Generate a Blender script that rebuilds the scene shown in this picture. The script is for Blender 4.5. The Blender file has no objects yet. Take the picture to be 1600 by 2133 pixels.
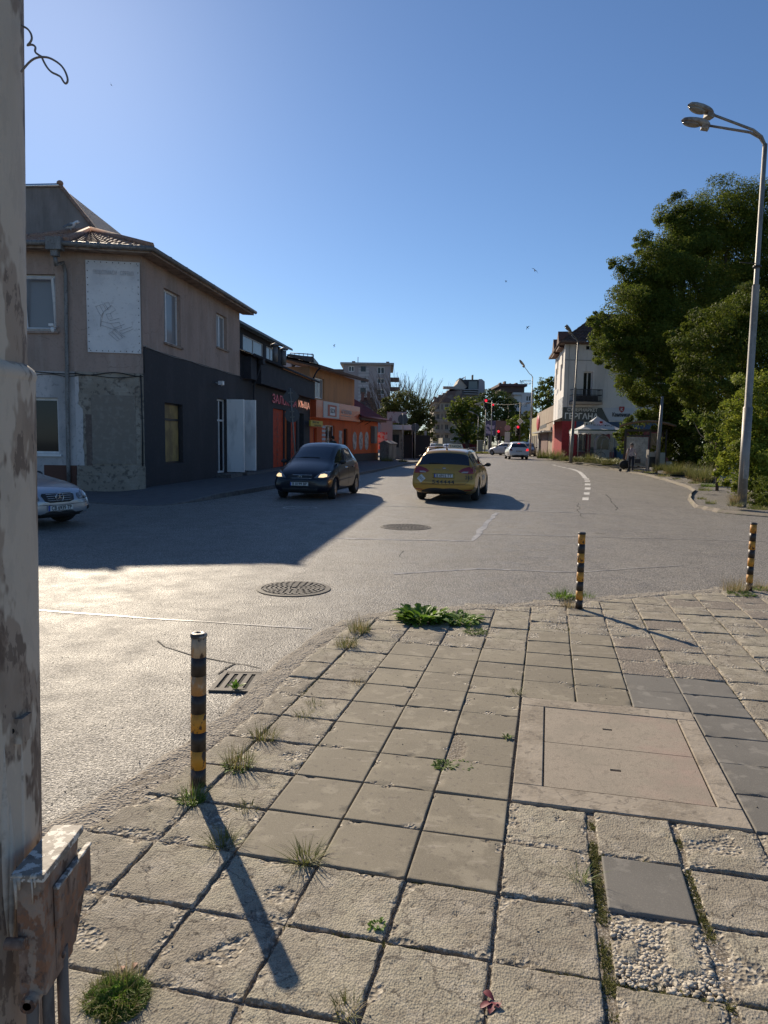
import bpy, bmesh, math, random
import numpy as np
from mathutils import Vector, Matrix, noise
from mathutils.bvhtree import BVHTree
random.seed(7)
rng = np.random.default_rng(11)
R = math.radians
scene = bpy.context.scene
COL = scene.collection

# ------------------------------------------------------------------ camera
FPX, CAMH, HOR, ROLL = 1479.0, 1.62, 922.0, 0.014
CX, CY = 800.0, 1066.5
pitch = math.atan((CY - HOR) / FPX)
fwd = Vector((0, math.cos(pitch), -math.sin(pitch)))
_u0 = Vector((0, math.sin(pitch), math.cos(pitch)))
_r0 = Vector((1, 0, 0))
rgt = _r0 * math.cos(ROLL) + _u0 * math.sin(ROLL)
upv = -_r0 * math.sin(ROLL) + _u0 * math.cos(ROLL)
CAM = Vector((0, 0, CAMH))
cd = bpy.data.cameras.new("camera")
cam = bpy.data.objects.new("camera", cd)
COL.objects.link(cam)
cam.matrix_world = Matrix(((rgt.x, upv.x, -fwd.x, 0), (rgt.y, upv.y, -fwd.y, 0), (rgt.z, upv.z, -fwd.z, CAMH), (0, 0, 0, 1)))
cd.sensor_fit = 'HORIZONTAL'
cd.sensor_width = 36
cd.lens = FPX / 1600 * 36
cd.clip_start = 0.05
cd.clip_end = 6000
scene.camera = cam

# ------------------------------------------------------------------ sky, sun, exposure
SUN_EL, SUN_AZ = R(28.4), R(-25.4)          # azimuth from +Y, clockwise positive
w = bpy.data.worlds.new("World")
scene.world = w
w.use_nodes = True
nt = w.node_tree
for n in list(nt.nodes):
    nt.nodes.remove(n)
sky = nt.nodes.new('ShaderNodeTexSky')
sky.sky_type = 'NISHITA'
sky.sun_disc = False
sky.sun_elevation = SUN_EL
sky.sun_rotation = SUN_AZ
sky.altitude = 50
sky.air_density = 0.9
sky.dust_density = 0.18
sky.ozone_density = 6.0
bgn = nt.nodes.new('ShaderNodeBackground')
bgn.inputs[1].default_value = 0.084
wo = nt.nodes.new('ShaderNodeOutputWorld')
nt.links.new(sky.outputs[0], bgn.inputs[0])
nt.links.new(bgn.outputs[0], wo.inputs[0])
sl = bpy.data.lights.new("sun", 'SUN')
sl.energy = 5.0
sl.angle = R(0.53)
sl.color = (1.0, 0.86, 0.67)
sun = bpy.data.objects.new("sun", sl)
COL.objects.link(sun)
sdir = Vector((math.sin(SUN_AZ) * math.cos(SUN_EL), math.cos(SUN_AZ) * math.cos(SUN_EL), math.sin(SUN_EL)))
sun.rotation_euler = sdir.to_track_quat('Z', 'Y').to_euler()
sun.location = sdir * 60
scene.view_settings.view_transform = 'Standard'
scene.view_settings.look = 'None'
scene.view_settings.gamma = 1
scene.view_settings.exposure = 0.40
scene.cycles.max_bounces = 8
scene.cycles.transparent_max_bounces = 12

# ------------------------------------------------------------------ terrain and pixel-to-place helpers
def ss(t):
    t = max(0.0, min(1.0, t)); return t * t * (3 - 2 * t)
def HT(x, y):
    return 0.36 * ss((y - 34) / 26) * ss((x - 3) / 7)
def ray(px, py):
    return fwd + rgt * ((px - CX) / FPX) - upv * ((py - CY) / FPX)
def G(px, py, z=0.0):
    """place on the ground seen at that pixel (z above the terrain)"""
    d = ray(px, py); h = z
    for _ in range(12):
        t = (h - CAMH) / d.z; p = CAM + d * t
        h = z + HT(p.x, p.y)
    return p
def Y(px, py, y):
    d = ray(px, py); return CAM + d * (y / d.y)
class Frame:
    """a facade's own axes: x along it, y into the building, z up"""
    def __init__(s, a, b, z=0.0):
        s.o = Vector((a[0], a[1], z)); d = Vector((b[0] - a[0], b[1] - a[1], 0)); s.L = d.length
        s.x = d.normalized(); s.y = Vector((-s.x.y, s.x.x, 0)); s.rz = math.atan2(s.x.y, s.x.x)
    def at(s, px, py, off=0.0):
        d = ray(px, py); q = s.o + s.y * off
        t = (q - CAM).dot(s.y) / d.dot(s.y); p = CAM + d * t - s.o
        return p.dot(s.x), p.z
    def box(s, x0, y0, x1, y1, off=0.0):
        a, zt = s.at(x0, y0, off); b, zb = s.at(x1, y1, off); return a, b, zb, zt

# ------------------------------------------------------------------ materials
MATS = {}
def M(name, base, rough=0.7, metal=0.0, layers=(), bumps=(), spec=0.5, coat=0.0, emit=None, emits=0.0, rand=None, trans=0.0, rlayer=None, alpha=None, island=None):
    if name in MATS: return MATS[name]
    m = bpy.data.materials.new(name); MATS[name] = m
    m.use_nodes = True; t = m.node_tree; N = t.nodes; L = t.links
    N.clear()
    out = N.new('ShaderNodeOutputMaterial'); p = N.new('ShaderNodeBsdfPrincipled')
    c4 = lambda c: (c[0], c[1], c[2], 1)
    p.inputs['Base Color'].default_value = c4(base); p.inputs['Roughness'].default_value = rough
    p.inputs['Metallic'].default_value = metal; p.inputs['Specular IOR Level'].default_value = spec
    p.inputs['Coat Weight'].default_value = coat; p.inputs['Coat Roughness'].default_value = 0.04
    if emit: p.inputs['Emission Color'].default_value = c4(emit); p.inputs['Emission Strength'].default_value = emits
    tc = N.new('ShaderNodeTexCoord'); co = tc.outputs['Object']
    def tex(kind, sc, detail=5, seed=0.0, rgh=0.6):
        mp = N.new('ShaderNodeMapping'); L.new(co, mp.inputs[0])
        sc = (sc, sc, sc) if not hasattr(sc, '__len__') else sc
        if kind == 'wave': mp.inputs['Rotation'].default_value = (0, math.pi / 2, 0)
        if kind == 'brickv': mp.inputs['Rotation'].default_value = (math.pi / 2, 0, 0); kind = 'brick'
        mp.inputs['Scale'].default_value = sc; mp.inputs['Location'].default_value = (seed, seed * 1.7, seed * .6)
        if kind == 'noise':
            n = N.new('ShaderNodeTexNoise'); n.inputs['Scale'].default_value = 1; n.inputs['Detail'].default_value = detail; n.inputs['Roughness'].default_value = rgh
            L.new(mp.outputs[0], n.inputs['Vector']); return n.outputs[0]
        if kind == 'vor':
            n = N.new('ShaderNodeTexVoronoi'); n.inputs['Scale'].default_value = 1
            L.new(mp.outputs[0], n.inputs['Vector']); return n.outputs['Distance']
        if kind == 'crack':
            ns = N.new('ShaderNodeTexNoise'); ns.inputs['Scale'].default_value = 3; ns.inputs['Detail'].default_value = 6; L.new(mp.outputs[0], ns.inputs['Vector'])
            va = N.new('ShaderNodeVectorMath'); va.operation = 'SCALE'; va.inputs['Scale'].default_value = .45; L.new(ns.outputs['Color'], va.inputs[0])
            vb = N.new('ShaderNodeVectorMath'); vb.operation = 'ADD'; L.new(mp.outputs[0], vb.inputs[0]); L.new(va.outputs[0], vb.inputs[1])
            n = N.new('ShaderNodeTexVoronoi'); n.feature = 'DISTANCE_TO_EDGE'; n.inputs['Scale'].default_value = 1; L.new(vb.outputs[0], n.inputs['Vector']); return n.outputs['Distance']
        if kind == 'edge':
            n = N.new('ShaderNodeTexVoronoi'); n.feature = 'DISTANCE_TO_EDGE'; n.inputs['Scale'].default_value = 1
            L.new(mp.outputs[0], n.inputs['Vector']); return n.outputs['Distance']
        if kind == 'wave':
            n = N.new('ShaderNodeTexWave'); n.inputs['Scale'].default_value = 1; n.inputs['Distortion'].default_value = detail
            L.new(mp.outputs[0], n.inputs['Vector']); return n.outputs[0]
        if kind == 'brick':
            n = N.new('ShaderNodeTexBrick'); n.inputs['Scale'].default_value = 1; n.inputs['Mortar Size'].default_value = detail
            n.inputs['Color1'].default_value = (1, 1, 1, 1); n.inputs['Color2'].default_value = (.6, .6, .6, 1); n.inputs['Mortar'].default_value = (0, 0, 0, 1)
            L.new(mp.outputs[0], n.inputs['Vector']); return n.outputs[0]
    cur = None
    if rand is not None:
        g = N.new('ShaderNodeNewGeometry'); mx = N.new('ShaderNodeMix'); mx.data_type = 'RGBA'
        L.new(g.outputs['Random Per Island'], mx.inputs[0]); mx.inputs[6].default_value = c4(base); mx.inputs[7].default_value = c4(rand); cur = mx.outputs[2]
    for i, ly in enumerate(layers):
        kind, sc, lo, hi, c = ly[:5]; det = ly[5] if len(ly) > 5 else 5; amt = ly[6] if len(ly) > 6 else 1.0
        f = tex(kind, sc, det, 3.1 * i + 1)
        if kind == 'noise': lo, hi = .5 + (lo - .5) / 1.7, .5 + (hi - .5) / 1.7
        mr = N.new('ShaderNodeMapRange'); mr.inputs[1].default_value = lo; mr.inputs[2].default_value = hi; mr.inputs[4].default_value = amt
        L.new(f, mr.inputs[0])
        mx = N.new('ShaderNodeMix'); mx.data_type = 'RGBA'; L.new(mr.outputs[0], mx.inputs[0])
        if cur: L.new(cur, mx.inputs[6])
        else: mx.inputs[6].default_value = c4(base)
        mx.inputs[7].default_value = c4(c); cur = mx.outputs[2]
    if cur: L.new(cur, p.inputs['Base Color'])
    if rlayer:
        f = tex('noise', rlayer[0], 4, 9.0); mr = N.new('ShaderNodeMapRange')
        mr.inputs[1].default_value = .3; mr.inputs[2].default_value = .7; mr.inputs[3].default_value = rlayer[1]; mr.inputs[4].default_value = rlayer[2]
        L.new(f, mr.inputs[0]); L.new(mr.outputs[0], p.inputs['Roughness'])
    nrm = None
    for i, b in enumerate(bumps):
        kind, sc, st, dist = b[:4]; det = b[4] if len(b) > 4 else 4
        bp = N.new('ShaderNodeBump'); bp.inputs['Strength'].default_value = st; bp.inputs['Distance'].default_value = dist
        L.new(tex(kind, sc, det, 5.3 * i), bp.inputs['Height'])
        if nrm: L.new(nrm, bp.inputs['Normal'])
        nrm = bp.outputs[0]
    if nrm: L.new(nrm, p.inputs['Normal'])
    sh = p.outputs[0]
    if trans > 0:
        tr = N.new('ShaderNodeBsdfTranslucent'); mxs = N.new('ShaderNodeMixShader'); mxs.inputs[0].default_value = trans
        if cur: L.new(cur, tr.inputs[0])
        else: tr.inputs[0].default_value = c4(base)
        L.new(sh, mxs.inputs[1]); L.new(tr.outputs[0], mxs.inputs[2]); sh = mxs.outputs[0]
    if alpha is not None:
        tp = N.new('ShaderNodeBsdfTransparent'); mxs = N.new('ShaderNodeMixShader'); mxs.inputs[0].default_value = alpha
        L.new(tp.outputs[0], mxs.inputs[1]); L.new(sh, mxs.inputs[2]); sh = mxs.outputs[0]
    L.new(sh, out.inputs[0])
    return m

# ------------------------------------------------------------------ mesh building
class MB:
    def __init__(s): s.v = []; s.f = []; s.m = []; s.s = []
    def add(s, vs, fs, m=0, smooth=False):
        b = len(s.v); s.v.extend([tuple(x) for x in vs])
        for f in fs: s.f.append(tuple(b + i for i in f)); s.m.append(m); s.s.append(smooth)
        return s
    def box(s, x0, x1, y0, y1, z0, z1, m=0):
        if x0 > x1: x0, x1 = x1, x0
        if y0 > y1: y0, y1 = y1, y0
        if z0 > z1: z0, z1 = z1, z0
        vs = [(x0, y0, z0), (x1, y0, z0), (x1, y1, z0), (x0, y1, z0), (x0, y0, z1), (x1, y0, z1), (x1, y1, z1), (x0, y1, z1)]
        return s.add(vs, [(0, 3, 2, 1), (4, 5, 6, 7), (0, 1, 5, 4), (1, 2, 6, 5), (2, 3, 7, 6), (3, 0, 4, 7)], m)
    def quad(s, a, b, c, d, m=0): return s.add([a, b, c, d], [(0, 1, 2, 3)], m)
    def poly(s, pts, m=0): return s.add(pts, [tuple(range(len(pts)))], m)
    def prism(s, pts, d, m=0):
        """closed slab: polygon pts pushed by vector d"""
        n = len(pts); d = Vector(d); P = [Vector(p) for p in pts]; Q = [p + d for p in P]
        fs = [tuple(range(n))[::-1], tuple(range(n, 2 * n))] + [(i, (i + 1) % n, n + (i + 1) % n, n + i) for i in range(n)]
        return s.add(P + Q, fs, m)
    def tube(s, pts, r, seg=8, m=0, cap=True, smooth=True):
        P = [Vector(p) for p in pts]; n = len(P); rr = r if hasattr(r, '__len__') else [r] * n
        vs = []; ref = None
        for i, p in enumerate(P):
            d = (P[min(i + 1, n - 1)] - P[max(i - 1, 0)]).normalized()
            if ref is None: ref = Vector((0, 0, 1)) if abs(d.z) < .9 else Vector((1, 0, 0))
            a = d.cross(ref).normalized(); b = a.cross(d).normalized(); ref = b
            for k in range(seg):
                t = 2 * math.pi * k / seg; vs.append(p + (a * math.cos(t) + b * math.sin(t)) * rr[i])
        fs = []
        for i in range(n - 1):
            for k in range(seg):
                k2 = (k + 1) % seg; fs.append((i * seg + k, i * seg + k2, (i + 1) * seg + k2, (i + 1) * seg + k))
        s.add(vs, fs, m, smooth)
        if cap:
            b = len(s.v) - len(vs)
            s.f.append(tuple(b + k for k in range(seg))[::-1]); s.m.append(m); s.s.append(False)
            s.f.append(tuple(b + (n - 1) * seg + k for k in range(seg))); s.m.append(m); s.s.append(False)
        return s
    def lathe(s, prof, seg=24, m=0, c=(0, 0, 0), axis='z', smooth=True, sx=1.0, sy=1.0, cap=True):
        vs = []; n = len(prof)
        for (r, z) in prof:
            for k in range(seg):
                t = 2 * math.pi * k / seg; x, y = r * math.cos(t) * sx, r * math.sin(t) * sy
                q = (x, y, z) if axis == 'z' else ((z, x, y) if axis == 'x' else (x, z, y))
                vs.append((q[0] + c[0], q[1] + c[1], q[2] + c[2]))
        fs = [(i * seg + k, i * seg + (k + 1) % seg, (i + 1) * seg + (k + 1) % seg, (i + 1) * seg + k) for i in range(n - 1) for k in range(seg)]
        s.add(vs, fs, m, smooth)
        b = len(s.v) - len(vs)
        if not cap: return s
        if prof[0][0] > 1e-5: s.f.append(tuple(b + k for k in range(seg))[::-1]); s.m.append(m); s.s.append(False)
        if prof[-1][0] > 1e-5: s.f.append(tuple(b + (n - 1) * seg + k for k in range(seg))); s.m.append(m); s.s.append(False)
        return s
    def ball(s, c, r, m=0, seg=10, rings=6, rough=0.0):
        r = r if hasattr(r, '__len__') else (r, r, r); vs = []; 
        for i in range(rings + 1):
            ph = math.pi * i / rings
            for k in range(seg):
                t = 2 * math.pi * k / seg; q = 1 + rough * (random.random() - .5)
                vs.append((c[0] + r[0] * q * math.sin(ph) * math.cos(t), c[1] + r[1] * q * math.sin(ph) * math.sin(t), c[2] + r[2] * math.cos(ph)))
        fs = [(i * seg + k, (i + 1) * seg + k, (i + 1) * seg + (k + 1) % seg, i * seg + (k + 1) % seg) for i in range(rings) for k in range(seg)]
        return s.add(vs, fs, m, True)
    def xf(s, mat):
        s.v = [tuple(mat @ Vector(p)) for p in s.v]; return s
    def build(s, name, mats, parent=None, loc=None, rz=0.0):
        me = bpy.data.meshes.new(name); me.from_pydata(s.v, [], s.f)
        mats = mats if isinstance(mats, (list, tuple)) else [mats]
        for m in mats: me.materials.append(m)
        me.polygons.foreach_set('material_index', s.m); me.polygons.foreach_set('use_smooth', s.s); me.update()
        return link(name, me, parent, loc, rz)
def link(name, me, parent=None, loc=None, rz=0.0):
    o = bpy.data.objects.new(name, me); COL.objects.link(o)
    if loc is not None: o.location = loc
    o.rotation_euler = (0, 0, rz)
    if parent: o.parent = parent
    return o
def fixn(o):
    bm = bmesh.new(); bm.from_mesh(o.data); bmesh.ops.recalc_face_normals(bm, faces=bm.faces); bm.to_mesh(o.data); bm.free(); return o
def thing(name, label, cat, loc=(0, 0, 0), rz=0.0, group=None):
    o = bpy.data.objects.new(name, None); COL.objects.link(o); o.empty_display_size = .2
    o.location = loc; o.rotation_euler = (0, 0, rz); return tag(o, label, cat, group)
def tag(o, label, cat, group=None):
    o['label'] = label; o['category'] = cat
    if group: o['group'] = group
    return o
def struct(o, label=None, kind='structure'):
    o['kind'] = kind
    if label: o['label'] = label
    return o
def dup(o, parent=None):
    c = o.copy(); COL.objects.link(c); c.parent = parent
    for ch in o.children: dup(ch, c)
    return c
def fastmesh(name, V, Fq, mats, midx=None, smooth=False):
    """numpy quads to mesh"""
    me = bpy.data.meshes.new(name); n = len(Fq); k = Fq.shape[1]
    me.vertices.add(len(V)); me.vertices.foreach_set('co', np.asarray(V, np.float32).ravel())
    me.loops.add(n * k); me.loops.foreach_set('vertex_index', np.asarray(Fq, np.int32).ravel())
    me.polygons.add(n); me.polygons.foreach_set('loop_start', np.arange(0, n * k, k, dtype=np.int32)); me.polygons.foreach_set('loop_total', np.full(n, k, np.int32))
    for m in (mats if isinstance(mats, (list, tuple)) else [mats]): me.materials.append(m)
    if midx is not None: me.polygons.foreach_set('material_index', np.asarray(midx, np.int32))
    if smooth: me.polygons.foreach_set('use_smooth', np.ones(n, bool))
    me.update(calc_edges=True); me.validate(); return me
_DG = None
def text_mesh(body, size, ex=0.0, spacing=1.0, bold=0.0):
    """lettering mesh in the x-z plane, centred, facing -y"""
    cu = bpy.data.curves.new('lettering', 'FONT'); cu.body = body; cu.size = size; cu.extrude = ex
    cu.align_x = 'CENTER'; cu.align_y = 'CENTER'; cu.space_character = spacing; cu.offset = bold
    o = bpy.data.objects.new('lettering', cu); COL.objects.link(o)
    dg = bpy.context.evaluated_depsgraph_get(); me = bpy.data.meshes.new_from_object(o.evaluated_get(dg))
    bpy.data.objects.remove(o); bpy.data.curves.remove(cu)
    me.transform(Matrix.Rotation(math.pi / 2, 4, 'X')); return me
def lettering(body, size, mat, parent, loc, rz=0.0, width=None, ex=0.0, spacing=1.0, bold=0.0, name='lettering', rot=None, height=None):
    me = text_mesh(body, size, ex, spacing, bold); me.materials.clear(); me.materials.append(mat)
    xs = [v.co.x for v in me.vertices]; zs = [v.co.z for v in me.vertices]
    me.transform(Matrix.Translation((-(min(xs) + max(xs)) / 2, 0, -(min(zs) + max(zs)) / 2)))
    sx = width / (max(xs) - min(xs)) if width else 1; sz = height / (max(zs) - min(zs)) if height else 1
    me.transform(Matrix.Diagonal((sx, 1, sz, 1)))
    if rot: me.transform(Matrix.Rotation(rot, 4, 'Y'))
    o = link(name, me, parent, loc, rz); return o
def wall(mb, s0, s1, z0, z1, holes, y=0.0, dep=0.18, m=0, mr=None):
    """front wall face at y with rectangular openings (a,b,za,zb) and their reveals"""
    mr = m if mr is None else mr
    xs = sorted({s0, s1, *[h[0] for h in holes], *[h[1] for h in holes]}); zs = sorted({z0, z1, *[h[2] for h in holes], *[h[3] for h in holes]})
    xs = [x for x in xs if s0 <= x <= s1]; zs = [z for z in zs if z0 <= z <= z1]
    for i in range(len(xs) - 1):
        for j in range(len(zs) - 1):
            cx, cz = (xs[i] + xs[i + 1]) / 2, (zs[j] + zs[j + 1]) / 2
            if any(h[0] < cx < h[1] and h[2] < cz < h[3] for h in holes): continue
            mb.quad((xs[i], y, zs[j]), (xs[i + 1], y, zs[j]), (xs[i + 1], y, zs[j + 1]), (xs[i], y, zs[j + 1]), m)
    for a, b, c, d in [h[:4] for h in holes]:
        mb.quad((a, y, c), (a, y + dep, c), (a, y + dep, d), (a, y, d), mr); mb.quad((b, y + dep, c), (b, y, c), (b, y, d), (b, y + dep, d), mr)
        mb.quad((a, y, c), (b, y, c), (b, y + dep, c), (a, y + dep, c), mr); mb.quad((a, y + dep, d), (b, y + dep, d), (b, y, d), (a, y, d), mr)
def window(par, hole, fm, gm, y=0.0, dep=0.18, nx=2, nz=1, fw=.06, sill=None, name='window', split=None, label=None):
    a, b, c, d = hole[:4]; yy = y + dep - .07; e = .003
    f = MB(); f.box(a + e, a + fw, yy, yy + .06, c + e, d - e); f.box(b - fw, b - e, yy, yy + .06, c + e, d - e)
    f.box(a + fw, b - fw, yy, yy + .06, c + e, c + fw); f.box(a + fw, b - fw, yy, yy + .06, d - fw, d - e)
    for k in range(1, nx):
        x = a + (b - a) * (split[k - 1] if split else k / nx); f.box(x - fw * .55, x + fw * .55, yy + .002, yy + .058, c + fw, d - fw)
    for k in range(1, nz):
        z = c + (d - c) * k / nz; f.box(a + fw, b - fw, yy + .004, yy + .056, z - fw * .5, z + fw * .5)
    o = f.build(name, fm, par)
    if label: o['label'] = label
    MB().box(a + fw * .5, b - fw * .5, yy + .025, yy + .035, c + fw * .5, d - fw * .5).build('pane', gm, o)
    if sill:
        MB().box(a - .08, b + .08, y - .07, y + dep - .08, c - .07, c - .003).build('sill', sill, o)
    return o
# ------------------------------------------------------------------ shared materials
asphalt = M('asphalt', (.185, .168, .147), .52, layers=[('noise', .35, .35, .7, (.225, .205, .178), 5, .9), ('noise', (1.6, .35, 1), .45, .7, (.135, .122, .108), 6, .7),
    ('noise', 1.7, .58, .63, (.14, .126, .11), 7, .55), ('noise', 9, .45, .75, (.24, .215, .185), 4, .5), ('crack', .42, .010, .0, (.05, .044, .038), 5, .55), ('noise', 75, .5, .62, (.52, .48, .41), 1, .7), ('noise', 62, .5, .62, (.04, .036, .031), 1, .8)],
    bumps=[('noise', 2.2, .3, .03), ('noise', 80, .9, .012, 1), ('noise', 150, .4, .006, 1)], rlayer=(3, .50, .68), spec=.32)
dirt = M('dirt', (.17, .138, .098), .95, layers=[('noise', 30, .4, .7, (.12, .1, .075)), ('noise', 140, .5, .7, (.38, .34, .28), 2)], bumps=[('noise', 90, .6, .01), ('noise', 12, .4, .02)])
earth = M('earth', (.16, .14, .08), .95, layers=[('noise', .6, .4, .65, (.09, .11, .04))], bumps=[('noise', 8, .5, .1)])
t_rough = M('rough_concrete', (.40, .36, .27), .9, rand=(.31, .28, .21), layers=[('noise', 2.2, .38, .62, (.27, .235, .185), 6, .7), ('noise', 9, .5, .75, (.47, .42, .34), 5, .6), ('noise', 16, .58, .7, (.21, .18, .14), 6, .55), ('noise', 200, .5, .66, (.13, .11, .085), 2, .6),
    ('crack', 3.1, .014, .0, (.09, .075, .06), 5, .8), ('noise', 34, .70, .76, (.07, .058, .045), 5, .8)], bumps=[('vor', (150, 105, 120), .45, .006), ('noise', 60, .5, .006), ('noise', 12, .3, .01)], spec=.3)
t_smooth = M('smooth_tan_concrete', (.255, .222, .158), .8, rand=(.205, .178, .128), layers=[('noise', 3, .38, .62, (.19, .165, .118), 6, .8), ('noise', 7, .60, .72, (.35, .31, .23), 6, .5), ('noise', 26, .66, .72, (.12, .10, .08), 5, .6), ('noise', (5, 18, 1), .70, .76, (.42, .37, .3), 4, .35), ('noise', 260, .55, .7, (.36, .32, .26), 2, .4), ('noise', 240, .56, .7, (.13, .11, .09), 2, .4)],
    bumps=[('noise', 200, .3, .002), ('noise', 20, .12, .005)], spec=.35)
t_dark = M('smooth_grey_concrete', (.185, .172, .148), .75, rand=(.155, .145, .128), layers=[('noise', 3, .38, .62, (.14, .13, .112), 6, .7), ('noise', 9, .62, .74, (.28, .26, .225), 5, .5), ('noise', 200, .58, .7, (.26, .24, .2), 2, .4)], bumps=[('noise', 200, .3, .002)], spec=.35)
t_agg = M('exposed_aggregate', (.33, .29, .225), .85, layers=[('vor', 55, .2, .45, (.17, .145, .11), 2, .7), ('noise', 40, .5, .7, (.52, .47, .38), 3, .8)], bumps=[('vor', 60, .9, .012), ('noise', 120, .5, .004)])
t_lid = M('lid_concrete', (.36, .305, .235), .85, layers=[('crack', 1.3, .006, .0, (.16, .13, .10), 5, .6), ('noise', 200, .5, .66, (.18, .15, .115), 2, .6), ('noise', 26, .6, .68, (.20, .165, .125), 5, .5), ('noise', 1.6, .45, .75, (.37, .26, .21), 4, .8), ('noise', 5, .4, .7, (.27, .235, .18), 4, .6), ('noise', 280, .56, .7, (.12, .10, .08), 2, .5)], bumps=[('noise', 220, .4, .003)])
conc = M('concrete_grey', (.30, .275, .24), .9, layers=[('noise', 3, .4, .7, (.22, .2, .17)), ('noise', 25, .5, .75, (.38, .35, .3), 4, .5)], bumps=[('noise', 40, .5, .008), ('noise', 6, .3, .02)])
castiron = M('cast_iron', (.07, .062, .053), .75, 0, layers=[('noise', 25, .45, .7, (.15, .13, .105))], bumps=[('noise', 200, .3, .002)])
black = M('void_black', (.006, .006, .006), .9)
paintw = M('road_paint', (.62, .60, .56), .7, layers=[('noise', 9, .5, .72, (.22, .2, .18), 6, .9)], bumps=[('noise', 150, .3, .003)])
seamc = M('joint_seal', (.40, .37, .33), .48, layers=[('noise', 7, .4, .6, (.20, .185, .165), 6, .9)])
crackc = M('crack_dark', (.03, .027, .024), .9)
grassy = M('grass_blade', (.10, .13, .03), .6, rand=(.26, .24, .09), trans=.35, spec=.3)
grassg = M('green_blade', (.09, .16, .025), .55, rand=(.19, .25, .055), trans=.4, spec=.3)
drygr = M('dry_grass', (.30, .23, .11), .7, rand=(.42, .34, .19), trans=.3, spec=.2)
leafg = M('weed_leaf', (.10, .20, .022), .5, rand=(.20, .31, .05), trans=.45, spec=.3)
mossm = M('moss_green', (.09, .10, .025), .8, rand=(.20, .19, .06), trans=.25, spec=.2)

# ------------------------------------------------------------------ ground and road
def sheet(name, xs, ys, z, mat, hf=HT):
    X, Yy = np.meshgrid(xs, ys); V = np.array([(x, y, z + hf(x, y)) for y in ys for x in xs]); nx = len(xs)
    F = np.array([(j * nx + i, j * nx + i + 1, (j + 1) * nx + i + 1, (j + 1) * nx + i) for j in range(len(ys) - 1) for i in range(nx - 1)])
    return link(name, fastmesh(name, V, F, mat, smooth=True))
struct(sheet('ground', np.concatenate([[-1500, -400, -150], np.arange(-60, 100, 8), [150, 400, 1500]]), np.concatenate([[-300, -60], np.arange(-20, 220, 8), [300, 600, 3000]]), -.35, earth), 'bare earth and grass beyond the streets')
struct(sheet('road', np.arange(-32, 61, 1.0), np.arange(-6, 170, 1.0), 0, asphalt), 'worn grey asphalt of the wide street junction')

def strip(mb, pts, wd, z=.004, m=0, jit=0.0):
    P = [Vector((p[0], p[1], 0)) for p in pts]
    Q = [P[0]]
    for a, b in zip(P, P[1:]):
        n = max(1, int((b - a).length / .25))
        Q += [a + (b - a) * k / n for k in range(1, n + 1)]
    vs = []
    for i, p in enumerate(Q):
        d = (Q[min(i + 1, len(Q) - 1)] - Q[max(i - 1, 0)]).normalized(); nn = Vector((-d.y, d.x, 0))
        wv = wd * (1 + jit * noise.noise(p * 3)); p = p + nn * jit * .05 * noise.noise(p * 1.7)
        for sg in (1, -1):
            q = p + nn * wv * sg / 2; vs.append((q.x, q.y, z + HT(q.x, q.y)))
    mb.add(vs, [(2 * i + 1, 2 * i + 3, 2 * i + 2, 2 * i) for i in range(len(Q) - 1)], m)
mk = MB()
for y0, y1 in [(1042, 1036.5), (1030.5, 1026), (1020, 1015.5), (1011, 1007.5), (1003.5, 1001), (999, 996.8)]:
    xa = {1042: (1213, 1226), 1030.5: (1216, 1228), 1020: (1218, 1230), 1011: (1218, 1230), 1003.5: (1218, 1229), 999: (1217, 1227)}[y0]
    a, b, c, d = G(xa[0], y0), G(xa[1], y0), G(xa[1] + .5, y1), G(xa[0] + .5, y1)
    mk.quad(*[(q.x, q.y, .004 + HT(q.x, q.y)) for q in (a, b, c, d)])
ln = [G(*q) for q in [(1219, 996), (1215, 990), (1207, 983), (1195, 978), (1183, 975.5)]]
strip(mk, ln, .22)
for a, b in [((1178, 974.5), (1172, 973)), ((1168, 972), (1162, 970.5)), ((1158, 969.5), (1152, 968))]: strip(mk, [G(*a), G(*b)], .2)
struct(mk.build('road_markings', paintw), 'broken white lane line curving along the junction')
sm = MB()
def pxl(*pts): return [G(*p) for p in pts]
strip(sm, pxl((690, 1121), (850, 1125), (985, 1127), (1002, 1105), (1022, 1082), (1036, 1068)), .10, .004, 0, .8)
strip(sm, pxl((735, 1051), (800, 1054), (900, 1057), (1050, 1063), (1250, 1070)), .09, .005, 0, .8)
strip(sm, pxl((60, 1270), (140, 1276), (300, 1287), (500, 1300), (650, 1309)), .035, .004, 0, .8)
strip(sm, pxl((1000, 1112), (1300, 1120), (1600, 1128)), .05, .004, 0, .8)
strip(sm, pxl((820, 1196), (1000, 1185), (1200, 1192), (1420, 1178)), .05, .004, 0, .8)
struct(sm.build('road_seams', seamc), 'pale seams round a square asphalt patch')
ck = MB()
strip(ck, pxl((330, 1335), (345, 1347), (372, 1356), (400, 1366), (440, 1374), (488, 1383), (512, 1386), (540, 1393)), .009, .004, 0, 1.0)
strip(ck, pxl((1262, 1030), (1272, 1040), (1279, 1052), (1286, 1063)), .03, .004, 0, 1.5)
strip(ck, pxl((488, 1383), (470, 1392), (452, 1404)), .012, .005, 0, 1.2)
strip(ck, pxl((1240, 1111), (1262, 1112)), .03, .004, 0, 1.5)
strip(ck, pxl((1205, 1046), (1204, 1062), (1215, 1080)), .018, .004, 0, 1.5)
strip(ck, pxl((835, 1148), (830, 1153), (833, 1160)), .012, .004, 0, 1.5)
struct(ck.build('road_cracks', crackc), 'thin dark cracks in the asphalt by the drain')

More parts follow.
